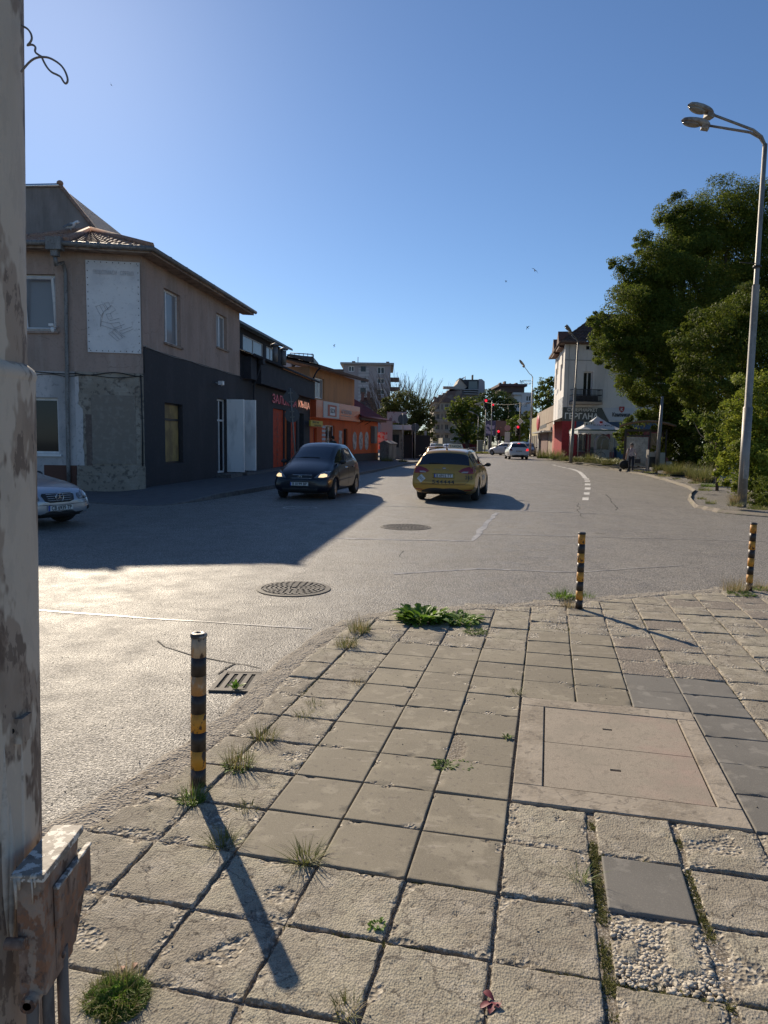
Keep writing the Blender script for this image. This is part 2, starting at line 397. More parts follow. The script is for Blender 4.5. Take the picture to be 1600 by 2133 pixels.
# ------------------------------------------------------------------ near pavement: tiles on a 34 cm grid turned 13 degrees
TH = R(-13); tc_, ts_ = math.cos(TH), math.sin(TH)
def uv2w(u, v): return (u * tc_ - v * ts_, u * ts_ + v * tc_)
def w2uv(x, y): return (x * tc_ + y * ts_, -x * ts_ + y * tc_)
KERB = [(-5.2, -1.5), (-3.2, .3), (-2.2, 1.5), (-1.58, 2.45), (-1.37, 2.78), (-1.22, 3.08), (-1.07, 3.5), (-.92, 3.99), (-.84, 4.5), (-.76, 4.95), (-.62, 5.55), (-.45, 6.05), (-.2, 6.45), (.15, 6.76), (.77, 6.9), (1.47, 7.08), (2.0, 7.3), (2.6, 7.55), (3.21, 7.78), (4.43, 8.1), (6.5, 8.8), (9.5, 9.7), (14, 10.6)]
def resample(P, st):
    P = [Vector((p[0], p[1], 0)) for p in P]; out = [P[0]]
    for a, b in zip(P, P[1:]):
        n = max(1, int((b - a).length / st)); out += [a + (b - a) * k / n for k in range(1, n + 1)]
    return out
def smooth_line(P, it=3):
    for _ in range(it):
        P = [P[0]] + [(P[i - 1] + P[i] * 2 + P[i + 1]) / 4 for i in range(1, len(P) - 1)] + [P[-1]]
    return P
KL = smooth_line(resample(KERB, .05), 12)
KN = np.array([(p.x, p.y) for p in KL])
def kdist(x, y):
    """signed distance inside the kerb line (positive = pavement)"""
    d = np.hypot(KN[:, 0] - x, KN[:, 1] - y); i = int(np.argmin(d)); i0, i1 = max(0, i - 1), min(len(KN) - 1, i + 1)
    tx, ty = KN[i1] - KN[i0]; cr = tx * (y - KN[i, 1]) - ty * (x - KN[i, 0])
    return d[i] if cr < 0 else -d[i]
sub = MB(); sub.poly([(p.x, p.y, .016) for p in KL[::4]][::-1] + [(-5.2, -3, .016), (14, -3, .016)][:2]); 
so = fixn(sub.build('pavement_bed', dirt)); struct(so, 'sandy bed showing in the joints of the pavement')
if so.data.polygons[0].normal.z < 0: so.data.flip_normals()
kb = []; nc = 18
for i, p in enumerate(KL):
    d = (KL[min(i + 1, len(KL) - 1)] - KL[max(i - 1, 0)]).normalized(); nn = Vector((d.y, -d.x, 0))
    wd = .25 + .04 * noise.noise(Vector((i * .11, 3, 0)))
    for k in range(nc + 1):
        t = k / nc; q = p + nn * (wd * t - .05 + .035 * noise.noise(p * 4 + Vector((t, 0, 9)))) 
        z = .002 + .0225 * ss(t * 5) * (.85 + .4 * noise.noise(q * 6)) + .009 * noise.noise(q * 26) * ss(t * 7) - (.03 if k == 0 else 0) - .016 * ss((t - .75) * 5)
        kb.append((q.x, q.y, z))
kf = np.array([(i * (nc + 1) + k, i * (nc + 1) + k + 1, (i + 1) * (nc + 1) + k + 1, (i + 1) * (nc + 1) + k) for i in range(len(KL) - 1) for k in range(nc)])
kmat = M('kerb_rubble', (.26, .225, .18), .95, layers=[('noise', 10, .4, .7, (.16, .135, .105)), ('vor', 60, .1, .4, (.36, .32, .26), 2, .5), ('noise', 70, .55, .7, (.46, .42, .35), 3, .7)], bumps=[('vor', 70, .8, .012), ('noise', 30, .6, .02)])
kmi = [1 if (f % nc) > 99 + 2.5 * noise.noise(Vector((f // nc * .09, 1, 5))) else 0 for f in range(len(kf))]
ko = struct(link('kerb', fastmesh('kerb', np.array(kb), kf, [kmat, t_rough], kmi)), 'crumbling flush kerb band along the curved pavement edge')
P0 = .338; U0 = -1.135; V0 = 2.757
def proj(x, y, z):
    v = Vector((x, y, z)) - CAM; a = v.dot(fwd)
    return (CX + FPX * v.dot(rgt) / a, CY - FPX * v.dot(upv) / a, a) if a > .05 else (0, 0, -1)
TV = []; TF = []; TM = []; nb = 0
for i in range(-9, 34):
    for j in range(-6, 20):
        u0, v0 = U0 + i * P0, V0 + (j * P0 if j > 0 else j * P0)
        cu, cv = u0 + P0 / 2, v0 + P0 / 2; x, y = uv2w(cu, cv)
        if y < .7: continue
        kd = kdist(x, y)
        if kd < -.02: continue
        edge_t = kd < .38
        px, py, a = proj(x, y, 0)
        if a < 0 or px < -900 or px > 2600 or py > 2900: continue
        if 3 <= i <= 5 and 1 <= j <= 4: continue
        rs = random.Random(i * 91 + j * 7); h = .028 + rs.uniform(-.004, .004); kind = 0; gap = .0055; worn = rs.random() * .5; tx, ty = rs.uniform(-.012, .012), rs.uniform(-.012, .012)
        if (0 <= i <= 2 and -1 <= j <= 7) or (3 <= i <= 4 and 5 <= j <= 9): kind = 1; worn = 0; h = .030 + rs.uniform(-.003, .003); tx *= .7; ty *= .7; gap = .0045
        elif (5 <= i <= 6 and 5 <= j <= 6) or (i == 6 and 1 <= j <= 4): kind = 2; worn = 0; gap = .005
        elif i == 4 and j == -1: kind = 2; worn = 0; gap = .012; h = .032
        elif (i == 4 and j == -2) or (i == 7 and j in (0, 1)) or (i == 3 and j == -4): kind = 0; worn = .95
        elif i >= 5 and j >= 7 and rs.random() < .3: kind = 3; worn = .2
        g0 = g1 = gap; gv = gap * rs.uniform(.7, 1.3)
        if kind in (0,) or (i == 4 and j == -1):
            g0 += rs.uniform(0, .006); gv += rs.uniform(0, .004)
            if i == 4 and j <= 0: g0 += .022
            if i == 3 and j <= 0: g1 += .004
            if i == 5 and j <= 0: g0 += .018
        dist = math.hypot(x, y); n = 30 if dist < 2.6 else 24 if dist < 3.8 else 14 if dist < 5.5 else 8
        seedv = Vector((i * 5.13, j * 3.77, 0)); S = P0
        rr_ = rs.uniform(-.012, .012)
        base = nb; grid = []; fr_ = [0, .012] + [.03 + .94 * k / (n - 4) for k in range(n - 3)] + [.988, 1]
        for b in range(-1, n + 2):
            for c in range(-1, n + 2):
                fu, fv = fr_[min(max(c, 0), n)], fr_[min(max(b, 0), n)]
                lu, lv = g0 + fu * (S - g0 - g1), gv + fv * (S - 2 * gv)
                e = min(lu - g0, S - g1 - lu, lv - gv, S - gv - lv)
                pu, pv = u0 + lu, v0 + lv; q = Vector((pu, pv, 0)); mt = kind
                z = h + (lu - S / 2) * tx + (lv - S / 2) * ty
                if kind == 0 or kind == 3:
                    jg = .006 * noise.noise(q * 22 + seedv) if e < .02 else 0
                    pu += jg; pv += jg * .7
                    z += .0022 * noise.noise(q * 9 + seedv)
                    nz = noise.noise(q * 11 + seedv); lim = .0035 + .05 * max(0, nz + worn - .36)
                    if e < lim: z -= .006 + .006 * noise.noise(q * 45); mt = 4
                    if worn > .3 and noise.noise(q * 7 + seedv * 2) > .62 - worn * .75: z -= .007 - .007 * noise.noise(q * 55); mt = 4
                    pit = noise.noise(q * 34 + seedv)
                    if pit > .50: z -= (pit - .50) * .045
                elif e < .001: z -= .0018
                if i == 2 and 1 <= j <= 3 and pu < U0 + 2 * P0 + .095 * math.exp(-((pv - 3.56) / .17) ** 2) - .004: z = .0205 + .002 * noise.noise(q * 30); mt = 5
                if kind in (1, 2) and noise.noise(q * 9 + seedv) > .38 and e < .018: z -= .006; mt = 4 if kind == 1 and noise.noise(q * 20) > 0 else kind
                if c in (-1, n + 1) or b in (-1, n + 1): z = -.004
                if rr_: pu, pv = pu + (lv - S / 2) * rr_, pv - (lu - S / 2) * rr_
                wx, wy = uv2w(pu, pv)
                if edge_t:
                    kv = kdist(wx, wy) + .03 * noise.noise(Vector((wx * 6, wy * 6, 8)))
                    if kv < .17: z -= .026 * ss((.17 - kv) / .035); mt = 4
                TV.append((wx, wy, z)); grid.append(mt); nb += 1
        W_ = n + 3
        for b in range(W_ - 1):
            for c in range(W_ - 1):
                p = b * W_ + c; TF.append((base + p, base + p + 1, base + p + W_ + 1, base + p + W_)); TM.append(max(grid[p], grid[p + W_ + 1]) if grid[p] != grid[p + W_ + 1] else grid[p])
t_peb = M('pebbly_concrete', (.25, .21, .165), .9, layers=[('vor', 90, .2, .5, (.15, .125, .1), 2, .8), ('noise', 70, .55, .7, (.40, .35, .29), 3, .6)], bumps=[('vor', 95, .7, .007)])
to = link('pavement', fastmesh('pavement', np.array(TV), np.array(TF), [t_rough, t_smooth, t_dark, t_peb, t_agg, dirt], TM, smooth=False))
struct(to, 'pavement of square concrete tiles, smooth tan and worn rough ones')
for p in to.data.polygons: pass

# broken half tile repair next to the smooth field is left as bed; concrete access cover let into the pavement
hx, hy = uv2w(-.121 + .01, V0 + P0 + .006)
hc = thing('access_cover', 'double concrete inspection cover with pinkish lids set in a concrete frame among the tiles', 'inspection cover', (hx, hy, .004), TH)
WU, WV = 3 * P0 - .018, 4 * P0 - .012
m = MB(); b_ = .135
m.box(0, WU, 0, b_ + .03, 0, .030); m.box(0, WU, WV - b_, WV, 0, .030); m.box(0, b_, b_ + .03, WV - b_, 0, .030); m.box(WU - .1, WU, b_ + .03, WV - b_, 0, .030)
fo = m.build('frame', M('frame_concrete', (.34, .29, .225), .9, layers=[('crack', 2.6, .012, .0, (.12, .1, .08), 5, .7), ('noise', 4, .4, .7, (.24, .20, .15)), ('noise', 18, .62, .68, (.13, .11, .085), 6, .6), ('noise', 60, .55, .7, (.36, .31, .25), 4, .5)], bumps=[('noise', 30, .5, .008), ('noise', 180, .4, .003)]), hc)
bv = fo.modifiers.new('bevel', 'BEVEL'); bv.width = .004; bv.segments = 1
x0, x1, y0, y1 = b_ + .007, WU - .1 - .010, b_ + .03 + .006, WV - b_ - .007; ym = (y0 + y1) / 2 + .0
for (a, b) in ((y0, ym - .003), (ym + .003, y1)):
    m = MB(); sx, sy = (x0 + x1) / 2 - .03, (a + b) / 2
    m.box(x0, sx - .026, a, b, 0, .0275); m.box(sx + .026, x1, a, b, 0, .0275); m.box(sx - .026, sx + .026, a, sy - .011, 0, .0275); m.box(sx - .026, sx + .026, sy + .011, b, 0, .0275)
    m.build('lid', t_lid, hc)
MB().box(.02, WU - .02, .02, WV - .02, -.002, .006).build('pit', M('pit_dark', (.035, .03, .025), .9), hc)

# loose stones
def stones(name, spots, mat, rlo, rhi, label, flat=.6):
    V = []; F = []
    ico = bmesh.new(); bmesh.ops.create_icosphere(ico, subdivisions=1, radius=1); iv = [v.co.copy() for v in ico.verts]; fi = [[v.index for v in f.verts] for f in ico.faces]; ico.free()
    for (x, y, z) in spots:
        s = random.uniform(rlo, rhi); a = random.random() * 6.3; e = random.uniform(.6, 1); b = len(V)
        for q in iv:
            k = 1 + random.uniform(-.18, .18); lx, ly = q.x * s * k, q.y * s * e * k
            V.append((x + lx * math.cos(a) - ly * math.sin(a), y + lx * math.sin(a) + ly * math.cos(a), z + q.z * s * flat * k))
        F += [tuple(b + k for k in f) for f in fi]
    return struct(link(name, fastmesh(name, np.array(V), np.array(F), mat)), label, 'stuff')
stone_m = M('pale_pebble', (.56, .50, .40), .8, rand=(.34, .29, .22), bumps=[('noise', 150, .3, .002)])
sp = []
def scat(u0, u1, v0, v1, n, z):
    for _ in range(n):
        u, v = random.uniform(u0, u1), random.uniform(v0, v1)
        if noise.noise(Vector((u * 9, v * 9, 4))) > -.25: x, y = uv2w(u, v); sp.append((x, y, z))
c4, r2 = U0 + 4 * P0, V0 - 2 * P0
scat(c4 + .04, c4 + .33, r2 + .0, r2 + .29, 640, .023); scat(c4 + .3, c4 + .42, r2 - .05, r2 + .3, 120, .014)
scat(c4 + 1.02, c4 + 1.34, V0 + .02, V0 + .6, 420, .02); scat(c4 + .04, c4 + .36, V0 - .02, V0 + .025, 60, .016); scat(c4 - .02, c4 + .035, V0 - .3, V0 + .3, 60, .012); scat(c4 + .335, c4 + .39, V0 - .33, V0 + .33, 110, .014)
scat(c4 - .33, c4 + .0, V0 - .36, V0 - .315, 45, .018); scat(c4 - .34, c4 - .30, V0 - .33, V0 + .33, 55, .014); scat(c4 + .02, c4 + .3, r2 - .06, r2 + .0, 60, .014)
stones('pebbles', sp, stone_m, .0045, .0115, 'pale pebbles lying bare where a pavement tile has worn away')
sp = []
for _ in range(2600):
    i = random.randrange(60, len(KL) - 60); p = KL[i]; d = (KL[i + 1] - KL[i - 1]).normalized(); t = random.gauss(.05, .1)
    q = p + Vector((d.y, -d.x, 0)) * t
    sp.append((q.x, q.y, .004 if t < 0 else .02))
for _ in range(900):
    a, b = random.uniform(-2.4, 3.4), random.uniform(1.2, 7)
    if kdist(a, b) > .05: sp.append((a, b, .03))
    elif random.random() < .5: sp.append((a, b, .003))
stones('gravel', sp, M('grit', (.30, .26, .2), .9, rand=(.16, .13, .1)), .0016, .0055, 'loose grit scattered along the crumbling kerb')

# ------------------------------------------------------------------ manhole covers, drain
def manhole(px, py, r, label, rows=5, faint=False):
    c = G(px, py); t = thing('manhole_cover', label, 'manhole cover', (c.x, c.y, .002), random.uniform(0, 1), 'manhole covers in the road')
    if faint:
        MB().lathe([(r, 0.001), (r, .006), (r - .05, .006), (r - .05, .001)], 40, smooth=False, cap=False).build('ring', seamc, t); MB().lathe([(.001, .003), (r - .055, .003)], 40, smooth=False, cap=False).build('lid', asphalt, t); return
    MB().lathe([(r + .03, 0), (r + .03, .008), (r - .02, .012), (r - .02, .001)], 48, smooth=False, cap=False).build('ring', castiron, t)
    MB().lathe([(.001, .004), (r - .024, .004)], 48, smooth=False, cap=False).build('lid', M('iron_dark', (.022, .02, .018), .8), t)
    m = MB()
    for k in range(rows):
        ra = (r - .04) * (1 - k / (rows + .6)); nb_ = max(6, int(ra * 2 * math.pi / .075)); rb = ra - (r - .04) / (rows + .6) * .62
        for q in range(nb_):
            a0, a1 = 2 * math.pi * (q + (k % 2) * .5) / nb_, 2 * math.pi * (q + (k % 2) * .5 + .66) / nb_
            pts = [(ra * math.cos(a0), ra * math.sin(a0), .004), (ra * math.cos(a1), ra * math.sin(a1), .004), (rb * math.cos(a1), rb * math.sin(a1), .004), (rb * math.cos(a0), rb * math.sin(a0), .004)]
            m.prism(pts, (0, 0, .010))
    fixn(m.build('relief', M('iron_worn', (.15, .13, .108), .7, 0, layers=[('noise', 20, .4, .6, (.08, .07, .06))]), t))
manhole(612, 1227, .375, 'large round cast iron manhole cover on the sunlit asphalt, nearest the pavement', 6)
manhole(845, 1098, .46, 'round manhole cover with grey block relief at the tip of the building shadow')
manhole(625, 1058, .42, 'faint round cover tarred over in front of the dark hatchback', faint=True)
gA, gB, gC = G(434, 1442), G(505, 1444), G(484, 1401)
gx = (gB - gA); gy = (gC - gA); rzg = math.atan2(gx.y, gx.x)
dr = thing('drain_grate', 'rectangular iron drain grate with slots sunk beside the kerb', 'drain', (gA.x, gA.y, .003), rzg)
m = MB(); W_, D_ = .30, .40; m.box(0, W_, 0, .03, 0, .012); m.box(0, W_, D_ - .03, D_, 0, .012); m.box(0, .03, .03, D_ - .03, 0, .012); m.box(W_ - .03, W_, .03, D_ - .03, 0, .012)
m.build('frame', M('drain_iron', (.11, .095, .078), .75, 0, layers=[('noise', 30, .4, .7, (.11, .09, .07))]), dr)
m = MB()
for k in range(4):
    a = .034 + k * .0605; m.box(a + .02, a + .052, .06, D_ - .06, 0, .009)
m.box(.034, W_ - .034, .034, .058, 0, .0095); m.box(.034, W_ - .034, D_ - .058, D_ - .034, 0, .0095)
m.build('bars', MATS['drain_iron'], dr); MB().box(.03, W_ - .03, .03, D_ - .03, .0005, .002).build('pit', black, dr)

# ------------------------------------------------------------------ weeds
def blades(n, h, spread, lean=.5, wd=.004, droop=.4, c=(0, 0)):
    V = []; F = []
    for _ in range(n):
        a = random.random() * 6.283; r = spread * math.sqrt(random.random()); x, y = c[0] + r * math.cos(a), c[1] + r * math.sin(a)
        a2 = a + random.uniform(-.9, .9); L = h * random.uniform(.45, 1.1); ln = lean * random.uniform(.2, 1.3); pw = a2 + math.pi / 2; wv = wd * random.uniform(.7, 1.3)
        b = len(V)
        for k, t in enumerate((0, .4, .75, 1)):
            d = L * t; out = d * ln * (1 + droop * t); z = d * math.sqrt(max(.05, 1 - min(.9, ln * ln * .5))) * (1 - droop * .45 * t * t * min(1, ln * 2))
            ww = wv * (1 - t * .92) * .5; px, py = x + out * math.cos(a2), y + out * math.sin(a2)
            V += [(px + ww * math.cos(pw), py + ww * math.sin(pw), z), (px - ww * math.cos(pw), py - ww * math.sin(pw), z)]
        for k in range(3): F.append((b + 2 * k, b + 2 * k + 1, b + 2 * k + 3, b + 2 * k + 2))
    return V, F
def leaves(n, L, spread, wd, up=.5, c=(0, 0)):
    V = []; F = []
    for _ in range(n):
        a = random.random() * 6.283; r = spread * math.sqrt(random.random()) ; x, y = c[0] + r * math.cos(a), c[1] + r * math.sin(a)
        a2 = a + random.uniform(-.8, .8); l = L * random.uniform(.5, 1.15); el = up * random.uniform(.3, 1.6); pw = a2 + math.pi / 2; b = len(V); z0 = random.uniform(0, L * .25)
        for t, wk in ((0, .15), (.3, .7), (.6, 1.0), (.85, .7), (1, .05)):
            d = l * t; z = z0 + d * math.sin(el) - l * .35 * t * t; o = d * math.cos(el); ww = wd * wk * random.uniform(.8, 1.2) * .5
            V += [(x + o * math.cos(a2) + ww * math.cos(pw), y + o * math.sin(a2) + ww * math.sin(pw), z + ww * .35), (x + o * math.cos(a2), y + o * math.sin(a2), z), (x + o * math.cos(a2) - ww * math.cos(pw), y + o * math.sin(a2) - ww * math.sin(pw), z + ww * .35)]
        for k in range(4):
            q = b + 3 * k; F += [(q, q + 1, q + 4, q + 3), (q + 1, q + 2, q + 5, q + 4)]
    return V, F
def plant(name, parts, loc, label, cat='weed', group='weeds in the pavement joints'):
    V = []; F = []; mi = []; mats = []
    for (v, f), mt in parts:
        if mt not in mats: mats.append(mt)
        b = len(V); V += v; F += [tuple(b + k for k in q) for q in f]; mi += [mats.index(mt)] * len(f)
    o = link(name, fastmesh(name, np.array(V), np.array(F), mats, mi), None, loc); return tag(o, label, cat, group)
def at(px, py, z=.022):
    p = G(px, py); return (p.x, p.y, z)
plant('grass_tuft', [(blades(90, .085, .045, .9), grassy)], at(467, 1772), 'grey-green grass tuft lying in the shadow of the front bollard')
plant('grass_tuft', [(blades(110, .095, .04, .9), grassy)], at(637, 1806), 'spiky yellow-green grass tuft at the lower edge of the smooth tan tiles')
plant('grass_tuft', [(blades(120, .07, .055, .7), grassg), (leaves(50, .03, .05, .012), leafg), (blades(25, .1, .04, .5, .003), drygr)], at(400, 1678), 'green weed growing against the foot of the front bollard')
plant('grass_tuft', [(blades(120, .10, .07, .6), grassy), (leaves(60, .035, .07, .012), leafg), (blades(40, .14, .05, .4, .003), drygr)], at(497, 1606), 'bushy weed clump just behind the front bollard, with dry stalks')
plant('grass_tuft', [(blades(120, .085, .07, .7), grassy), (blades(30, .1, .05, .6, .003), drygr)], at(548, 1548), 'low grass clump in the kerbside joint above the bushy weed')
plant('grass_tuft', [(blades(50, .04, .05, .8), mossm)], at(515, 1696), 'tiny flat tuft on the rough tile right of the front bollard')
plant('grass_tuft', [(blades(60, .06, .06, .8), grassy)], at(640, 1500), 'small olive tuft in a broken kerbside tile')
plant('grass_tuft', [(blades(150, .10, .09, .6), grassy), (blades(40, .13, .08, .5, .004), drygr)], at(722, 1352), 'yellowish grass clump on the kerb, lower of the neighbouring pair')
plant('grass_tuft', [(blades(170, .13, .09, .5), grassy), (blades(60, .16, .08, .4, .004), drygr)], at(748, 1322), 'tall yellowish grass clump on the kerb, upper of the neighbouring pair')
plant('dandelion', [(leaves(170, .17, .17, .06, .7), leafg), (leaves(60, .1, .2, .03, .5), grassg)], at(880, 1298), 'big leafy green dandelion clump at the corner of the kerb', 'plant')
plant('weed_patch', [(leaves(120, .12, .15, .04, .5), leafg), (blades(180, .1, .2, .7), grassg)], at(958, 1300), 'low green weeds spreading right of the dandelion clump', 'plant')
plant('weed_patch', [(leaves(170, .03, .1, .013, .5), grassg), (blades(60, .03, .1, .7), mossm)], at(990, 1322), 'creeping green weed in the joint below the dandelion clump', 'plant')
plant('creeping_weed', [(leaves(130, .035, .05, .011, .5), grassg), (leaves(90, .03, .05, .01, .4, (.07, .01)), grassg)], at(928, 1608), 'small creeping weed in the missing corner of a tan tile', 'plant')
plant('weed_patch', [(blades(170, .12, .13, .5), grassg), (leaves(80, .09, .12, .02, .8), leafg)], at(1172, 1250), 'green grass patch at the road edge left of the middle bollard', 'plant')
plant('weed_patch', [(blades(80, .1, .08, .5), grassg)], at(1222, 1248), 'short green grass just right of the middle bollard', 'plant')
plant('grass_tuft', [(blades(90, .12, .06, .5, .004), drygr)], at(1184, 1270), 'dry straw-coloured tuft at the foot of the middle bollard')
plant('grass_tuft', [(blades(170, .2, .13, .5, .004), drygr), (blades(60, .14, .1, .5), grassy)], at(1530, 1235), 'tall dry grass with seed heads left of the bollard at the right edge')
plant('grass_tuft', [(blades(130, .14, .12, .5, .004), drygr), (leaves(90, .05, .12, .02), leafg)], at(1588, 1232), 'dry grass right of the bollard at the right edge')
plant('weed_patch', [(leaves(170, .05, .13, .018, .5), grassg)], at(1545, 1243), 'dark green creeping weed in front of the bollard at the right edge', 'plant')
def mound(n, r, h, f):
    V, F = f(n, r); return [(x, y, z + h * max(0, 1 - (x * x + y * y) / (r * r * 1.1)) * (.7 + noise.noise(Vector((x * 30, y * 30, 1))))) for x, y, z in V], F
plant('moss_mound', [(mound(3600, .088, .034, lambda n, r: leaves(n, .014, r, .007, .9)), leafg), (mound(900, .095, .034, lambda n, r: blades(n, .035, r, .7, .0022)), grassy), (blades(60, .07, .09, .6, .002), drygr)], at(243, 2098), 'round cushion of bright green moss beside the rusty box', 'moss')
plant('seed_stalks', [(blades(22, .16, .03, .35, .002), drygr), (leaves(8, .04, .03, .014, .3), M('dead_leaf', (.28, .13, .08), .7))], at(262, 2052), 'thin dry seed stalks with dead leaves above the moss cushion', 'plant')
plant('weed_sprig', [(leaves(40, .028, .02, .011, .7), leafg)], at(786, 1945), 'little round-leaved sprig in the joint between rough tiles near the shadow tip', 'plant')
plant('grass_tuft', [(blades(60, .05, .03, .8), grassy), (blades(20, .06, .03, .7, .003), drygr)], at(722, 2125), 'pale tuft at the bottom edge of the pavement')
plant('grass_tuft', [(blades(50, .05, .035, .8), grassy)], at(1076, 1452), 'small tuft in the joint above the inspection cover')
plant('weed_sprig', [(leaves(30, .035, .012, .011, .7), grassg)], at(1057, 1548), 'dark sprig in the joint left of the inspection cover', 'plant')
plant('grass_tuft', [(blades(45, .085, .02, .8, .003), grassg), (blades(8, .1, .02, .6, .003), drygr)], at(1208, 1850), 'upright grass tuft in the mossy joint left of the single dark tile')
plant('weed_sprig', [(leaves(16, .07, .02, .02, 1.0), leafg)], at(492, 1440, .01), 'fresh green sprig growing out of the drain grate', 'plant')
plant('grass_tuft', [(blades(60, .045, .05, .8), grassy)], at(655, 1478), 'small tuft at the edge of the kerb band below the drain')
plant('grass_tuft', [(blades(60, .045, .05, .8), drygr)], at(745, 1432), 'straw-coloured wisp beside the first column of tan tiles')
mo = plant('dead_leaf', [(leaves(7, .04, .008, .022, .5), M('red_leaf', (.18, .03, .04), .6))], at(1030, 2108), 'crumpled dark red leaf lying on a rough tile at the bottom', 'leaf', None)
# moss in the joints
V = []; F = []
def mossline(pts, wd, n, hh=.014):
    P = [Vector(uv2w(*p)) if len(p) == 2 else None for p in pts]
    for _ in range(n):
        k = random.randrange(len(P) - 1); t = random.random(); q = P[k] + (P[k + 1] - P[k]) * t
        if noise.noise(Vector((q.x * 7, q.y * 7, 2))) < -.12: continue
        x, y = q.x + random.gauss(0, wd), q.y + random.gauss(0, wd)
        v, f = leaves(2, hh, .006, hh * .4, .9, (x, y)) if random.random() < .5 else blades(2, hh * 1.6, .006, .7, .003, .4, (x, y))
        b = len(V); V.extend([(a_, b_, c_ + .012) for a_, b_, c_ in v]); F.extend([tuple(b + i for i in g_) for g_ in f])
ul = lambda k: U0 + k * P0
vl = lambda j: V0 + j * P0
mossline([(ul(4) + .012, vl(1)), (ul(4) + .012, vl(-2.4))], .010, 1900)
mossline([(ul(5) + .012, vl(1)), (ul(5) + .015, vl(-1.2))], .009, 900)
mossline([(ul(3), vl(-2)), (ul(6.5), vl(-2.05))], .011, 1300)
mossline([(ul(1.5), vl(-1)), (ul(3), vl(-1))], .005, 420); mossline([(ul(1), vl(-2)), (ul(2.4), vl(-2))], .005, 300)
mossline([(ul(4), vl(0)), (ul(4.6), vl(0))], .006, 300); mossline([(ul(5), vl(5)), (ul(5), vl(10))], .004, 300); mossline([(ul(4), vl(5)), (ul(4), vl(11))], .006, 500)
mossline([(ul(3), vl(5)), (ul(3), vl(11))], .005, 400); mossline([(ul(2), vl(4)), (ul(2), vl(9))], .004, 150); mossline([(ul(0), vl(1)), (ul(0), vl(5))], .008, 300)
mossline([(ul(-1), vl(2)), (ul(-1), vl(7))], .014, 700); mossline([(ul(1), vl(8)), (ul(3.5), vl(8))], .006, 250); mossline([(ul(7), vl(2)), (ul(7), vl(7))], .006, 350); mossline([(ul(6), vl(7)), (ul(6), vl(13))], .006, 300); mossline([(ul(8), vl(6)), (ul(8), vl(13))], .006, 250)
mossline([(ul(1), vl(10)), (ul(5), vl(10.5))], .012, 600)
struct(link('moss', fastmesh('moss', np.array(V), np.array(F), mossm)), 'olive moss and tiny weeds growing in the tile joints', 'stuff')

# ------------------------------------------------------------------ bollards
def bollard(px, py, h, r, label, white=False, lean=(0, 0)):
    p = G(px, py, .02); t = thing('bollard', label, 'bollard', (p.x, p.y, .0), 0, 'striped steel bollards along the kerb')
    t.rotation_euler = (lean[0], lean[1], 0)
    ye = M('bollard_yellow', (.55, .25, .025), .6, layers=[('noise', (30, 30, 6), .5, .72, (.36, .14, .025), 5, .7), ('noise', (22, 22, 14), .62, .66, (.045, .028, .02), 7, .95)], bumps=[('noise', 60, .3, .002)])
    wh = M('bollard_white', (.46, .34, .22), .6, layers=[('noise', (9, 9, 7), .48, .56, (.42, .19, .045), 5, .85), ('noise', (20, 20, 5), .55, .8, (.25, .17, .10), 5, .7), ('noise', (20, 20, 14), .62, .66, (.05, .03, .022), 7, .95)], bumps=[('noise', 60, .3, .002)])
    bk = M('bollard_black', (.028, .02, .016), .45, layers=[('noise', (20, 20, 8), .6, .7, (.16, .09, .05), 5, .6)], bumps=[('noise', 60, .3, .002)])
    MB().lathe([(r + .012, 0), (r + .012, .028), (r, .03)], 24).build('base', M('rusty_base', (.12, .07, .04), .8, layers=[('noise', 30, .4, .7, (.05, .03, .02))]), t)
    n = 8; z = .03
    hs = [.085] + [(h - .03 - .02 - .085) / (n - 1)] * (n - 1)
    for k in range(n):
        z1 = z + hs[k]; mt = bk if k % 2 == 0 else (wh if (white and k >= 5) else ye)
        m = MB(); pr = []
        m.lathe([(.001, z), (r, z), (r, z1), (.001, z1)], 28)
        m.build('band', mt, t); z = z1
    cp = MB().lathe([(r + .001, z), (r + .003, z + .004), (r + .003, z + .016), (r * .9, z + .021), (r * .45, z + .023), (r * .35, z + .017), (.001, z + .016)], 28).build('cap', M('bollard_cap', (.035, .032, .03), .4, .2) if not white else M('bollard_cap_worn', (.30, .27, .24), .5, .3, layers=[('noise', 25, .45, .6, (.05, .045, .04))]), t)
bollard(413, 1640, .75, .0345, 'black and faded orange-white striped bollard standing nearest, beside the drain', True, (0, R(.8)))
bollard(1206, 1269, .78, .034, 'black and yellow striped bollard with a long thin shadow across the tiles', False, (0, R(0)))
bollard(1560, 1231, .79, .034, 'black and yellow striped bollard among dry grass at the right edge', False, (0, R(.5)))
# ------------------------------------------------------------------ building materials
plaster_b = M('plaster_brown', (.42, .305, .25), .95, layers=[('noise', (1.2, 1.2, .5), .4, .7, (.32, .24, .195), 5, .8), ('noise', (3, 3, .35), .5, .75, (.48, .375, .315), 5, .5), ('noise', 14, .6, .75, (.24, .18, .15), 5, .35), ('crack', .5, .006, .0, (.16, .12, .10), 5, .5)], bumps=[('noise', 12, .4, .02), ('noise', 60, .3, .006)], spec=.2)
plaster_w = M('plaster_offwhite', (.58, .53, .50), .9, layers=[('noise', (1, 1, .6), .4, .7, (.41, .38, .36)), ('noise', 9, .6, .75, (.22, .21, .2), 5, .5)], bumps=[('noise', 25, .3, .01)], spec=.2)
plaster_raw = M('cement_render', (.31, .26, .205), .95, layers=[('noise', 1.5, .4, .65, (.40, .345, .28)), ('brickv', (1.1, 1.1, 2.2), .0, .5, (.28, .24, .19), .03, .3), ('noise', 7, .55, .72, (.10, .08, .068), 6, .7)], bumps=[('noise', 18, .6, .03)], spec=.2)
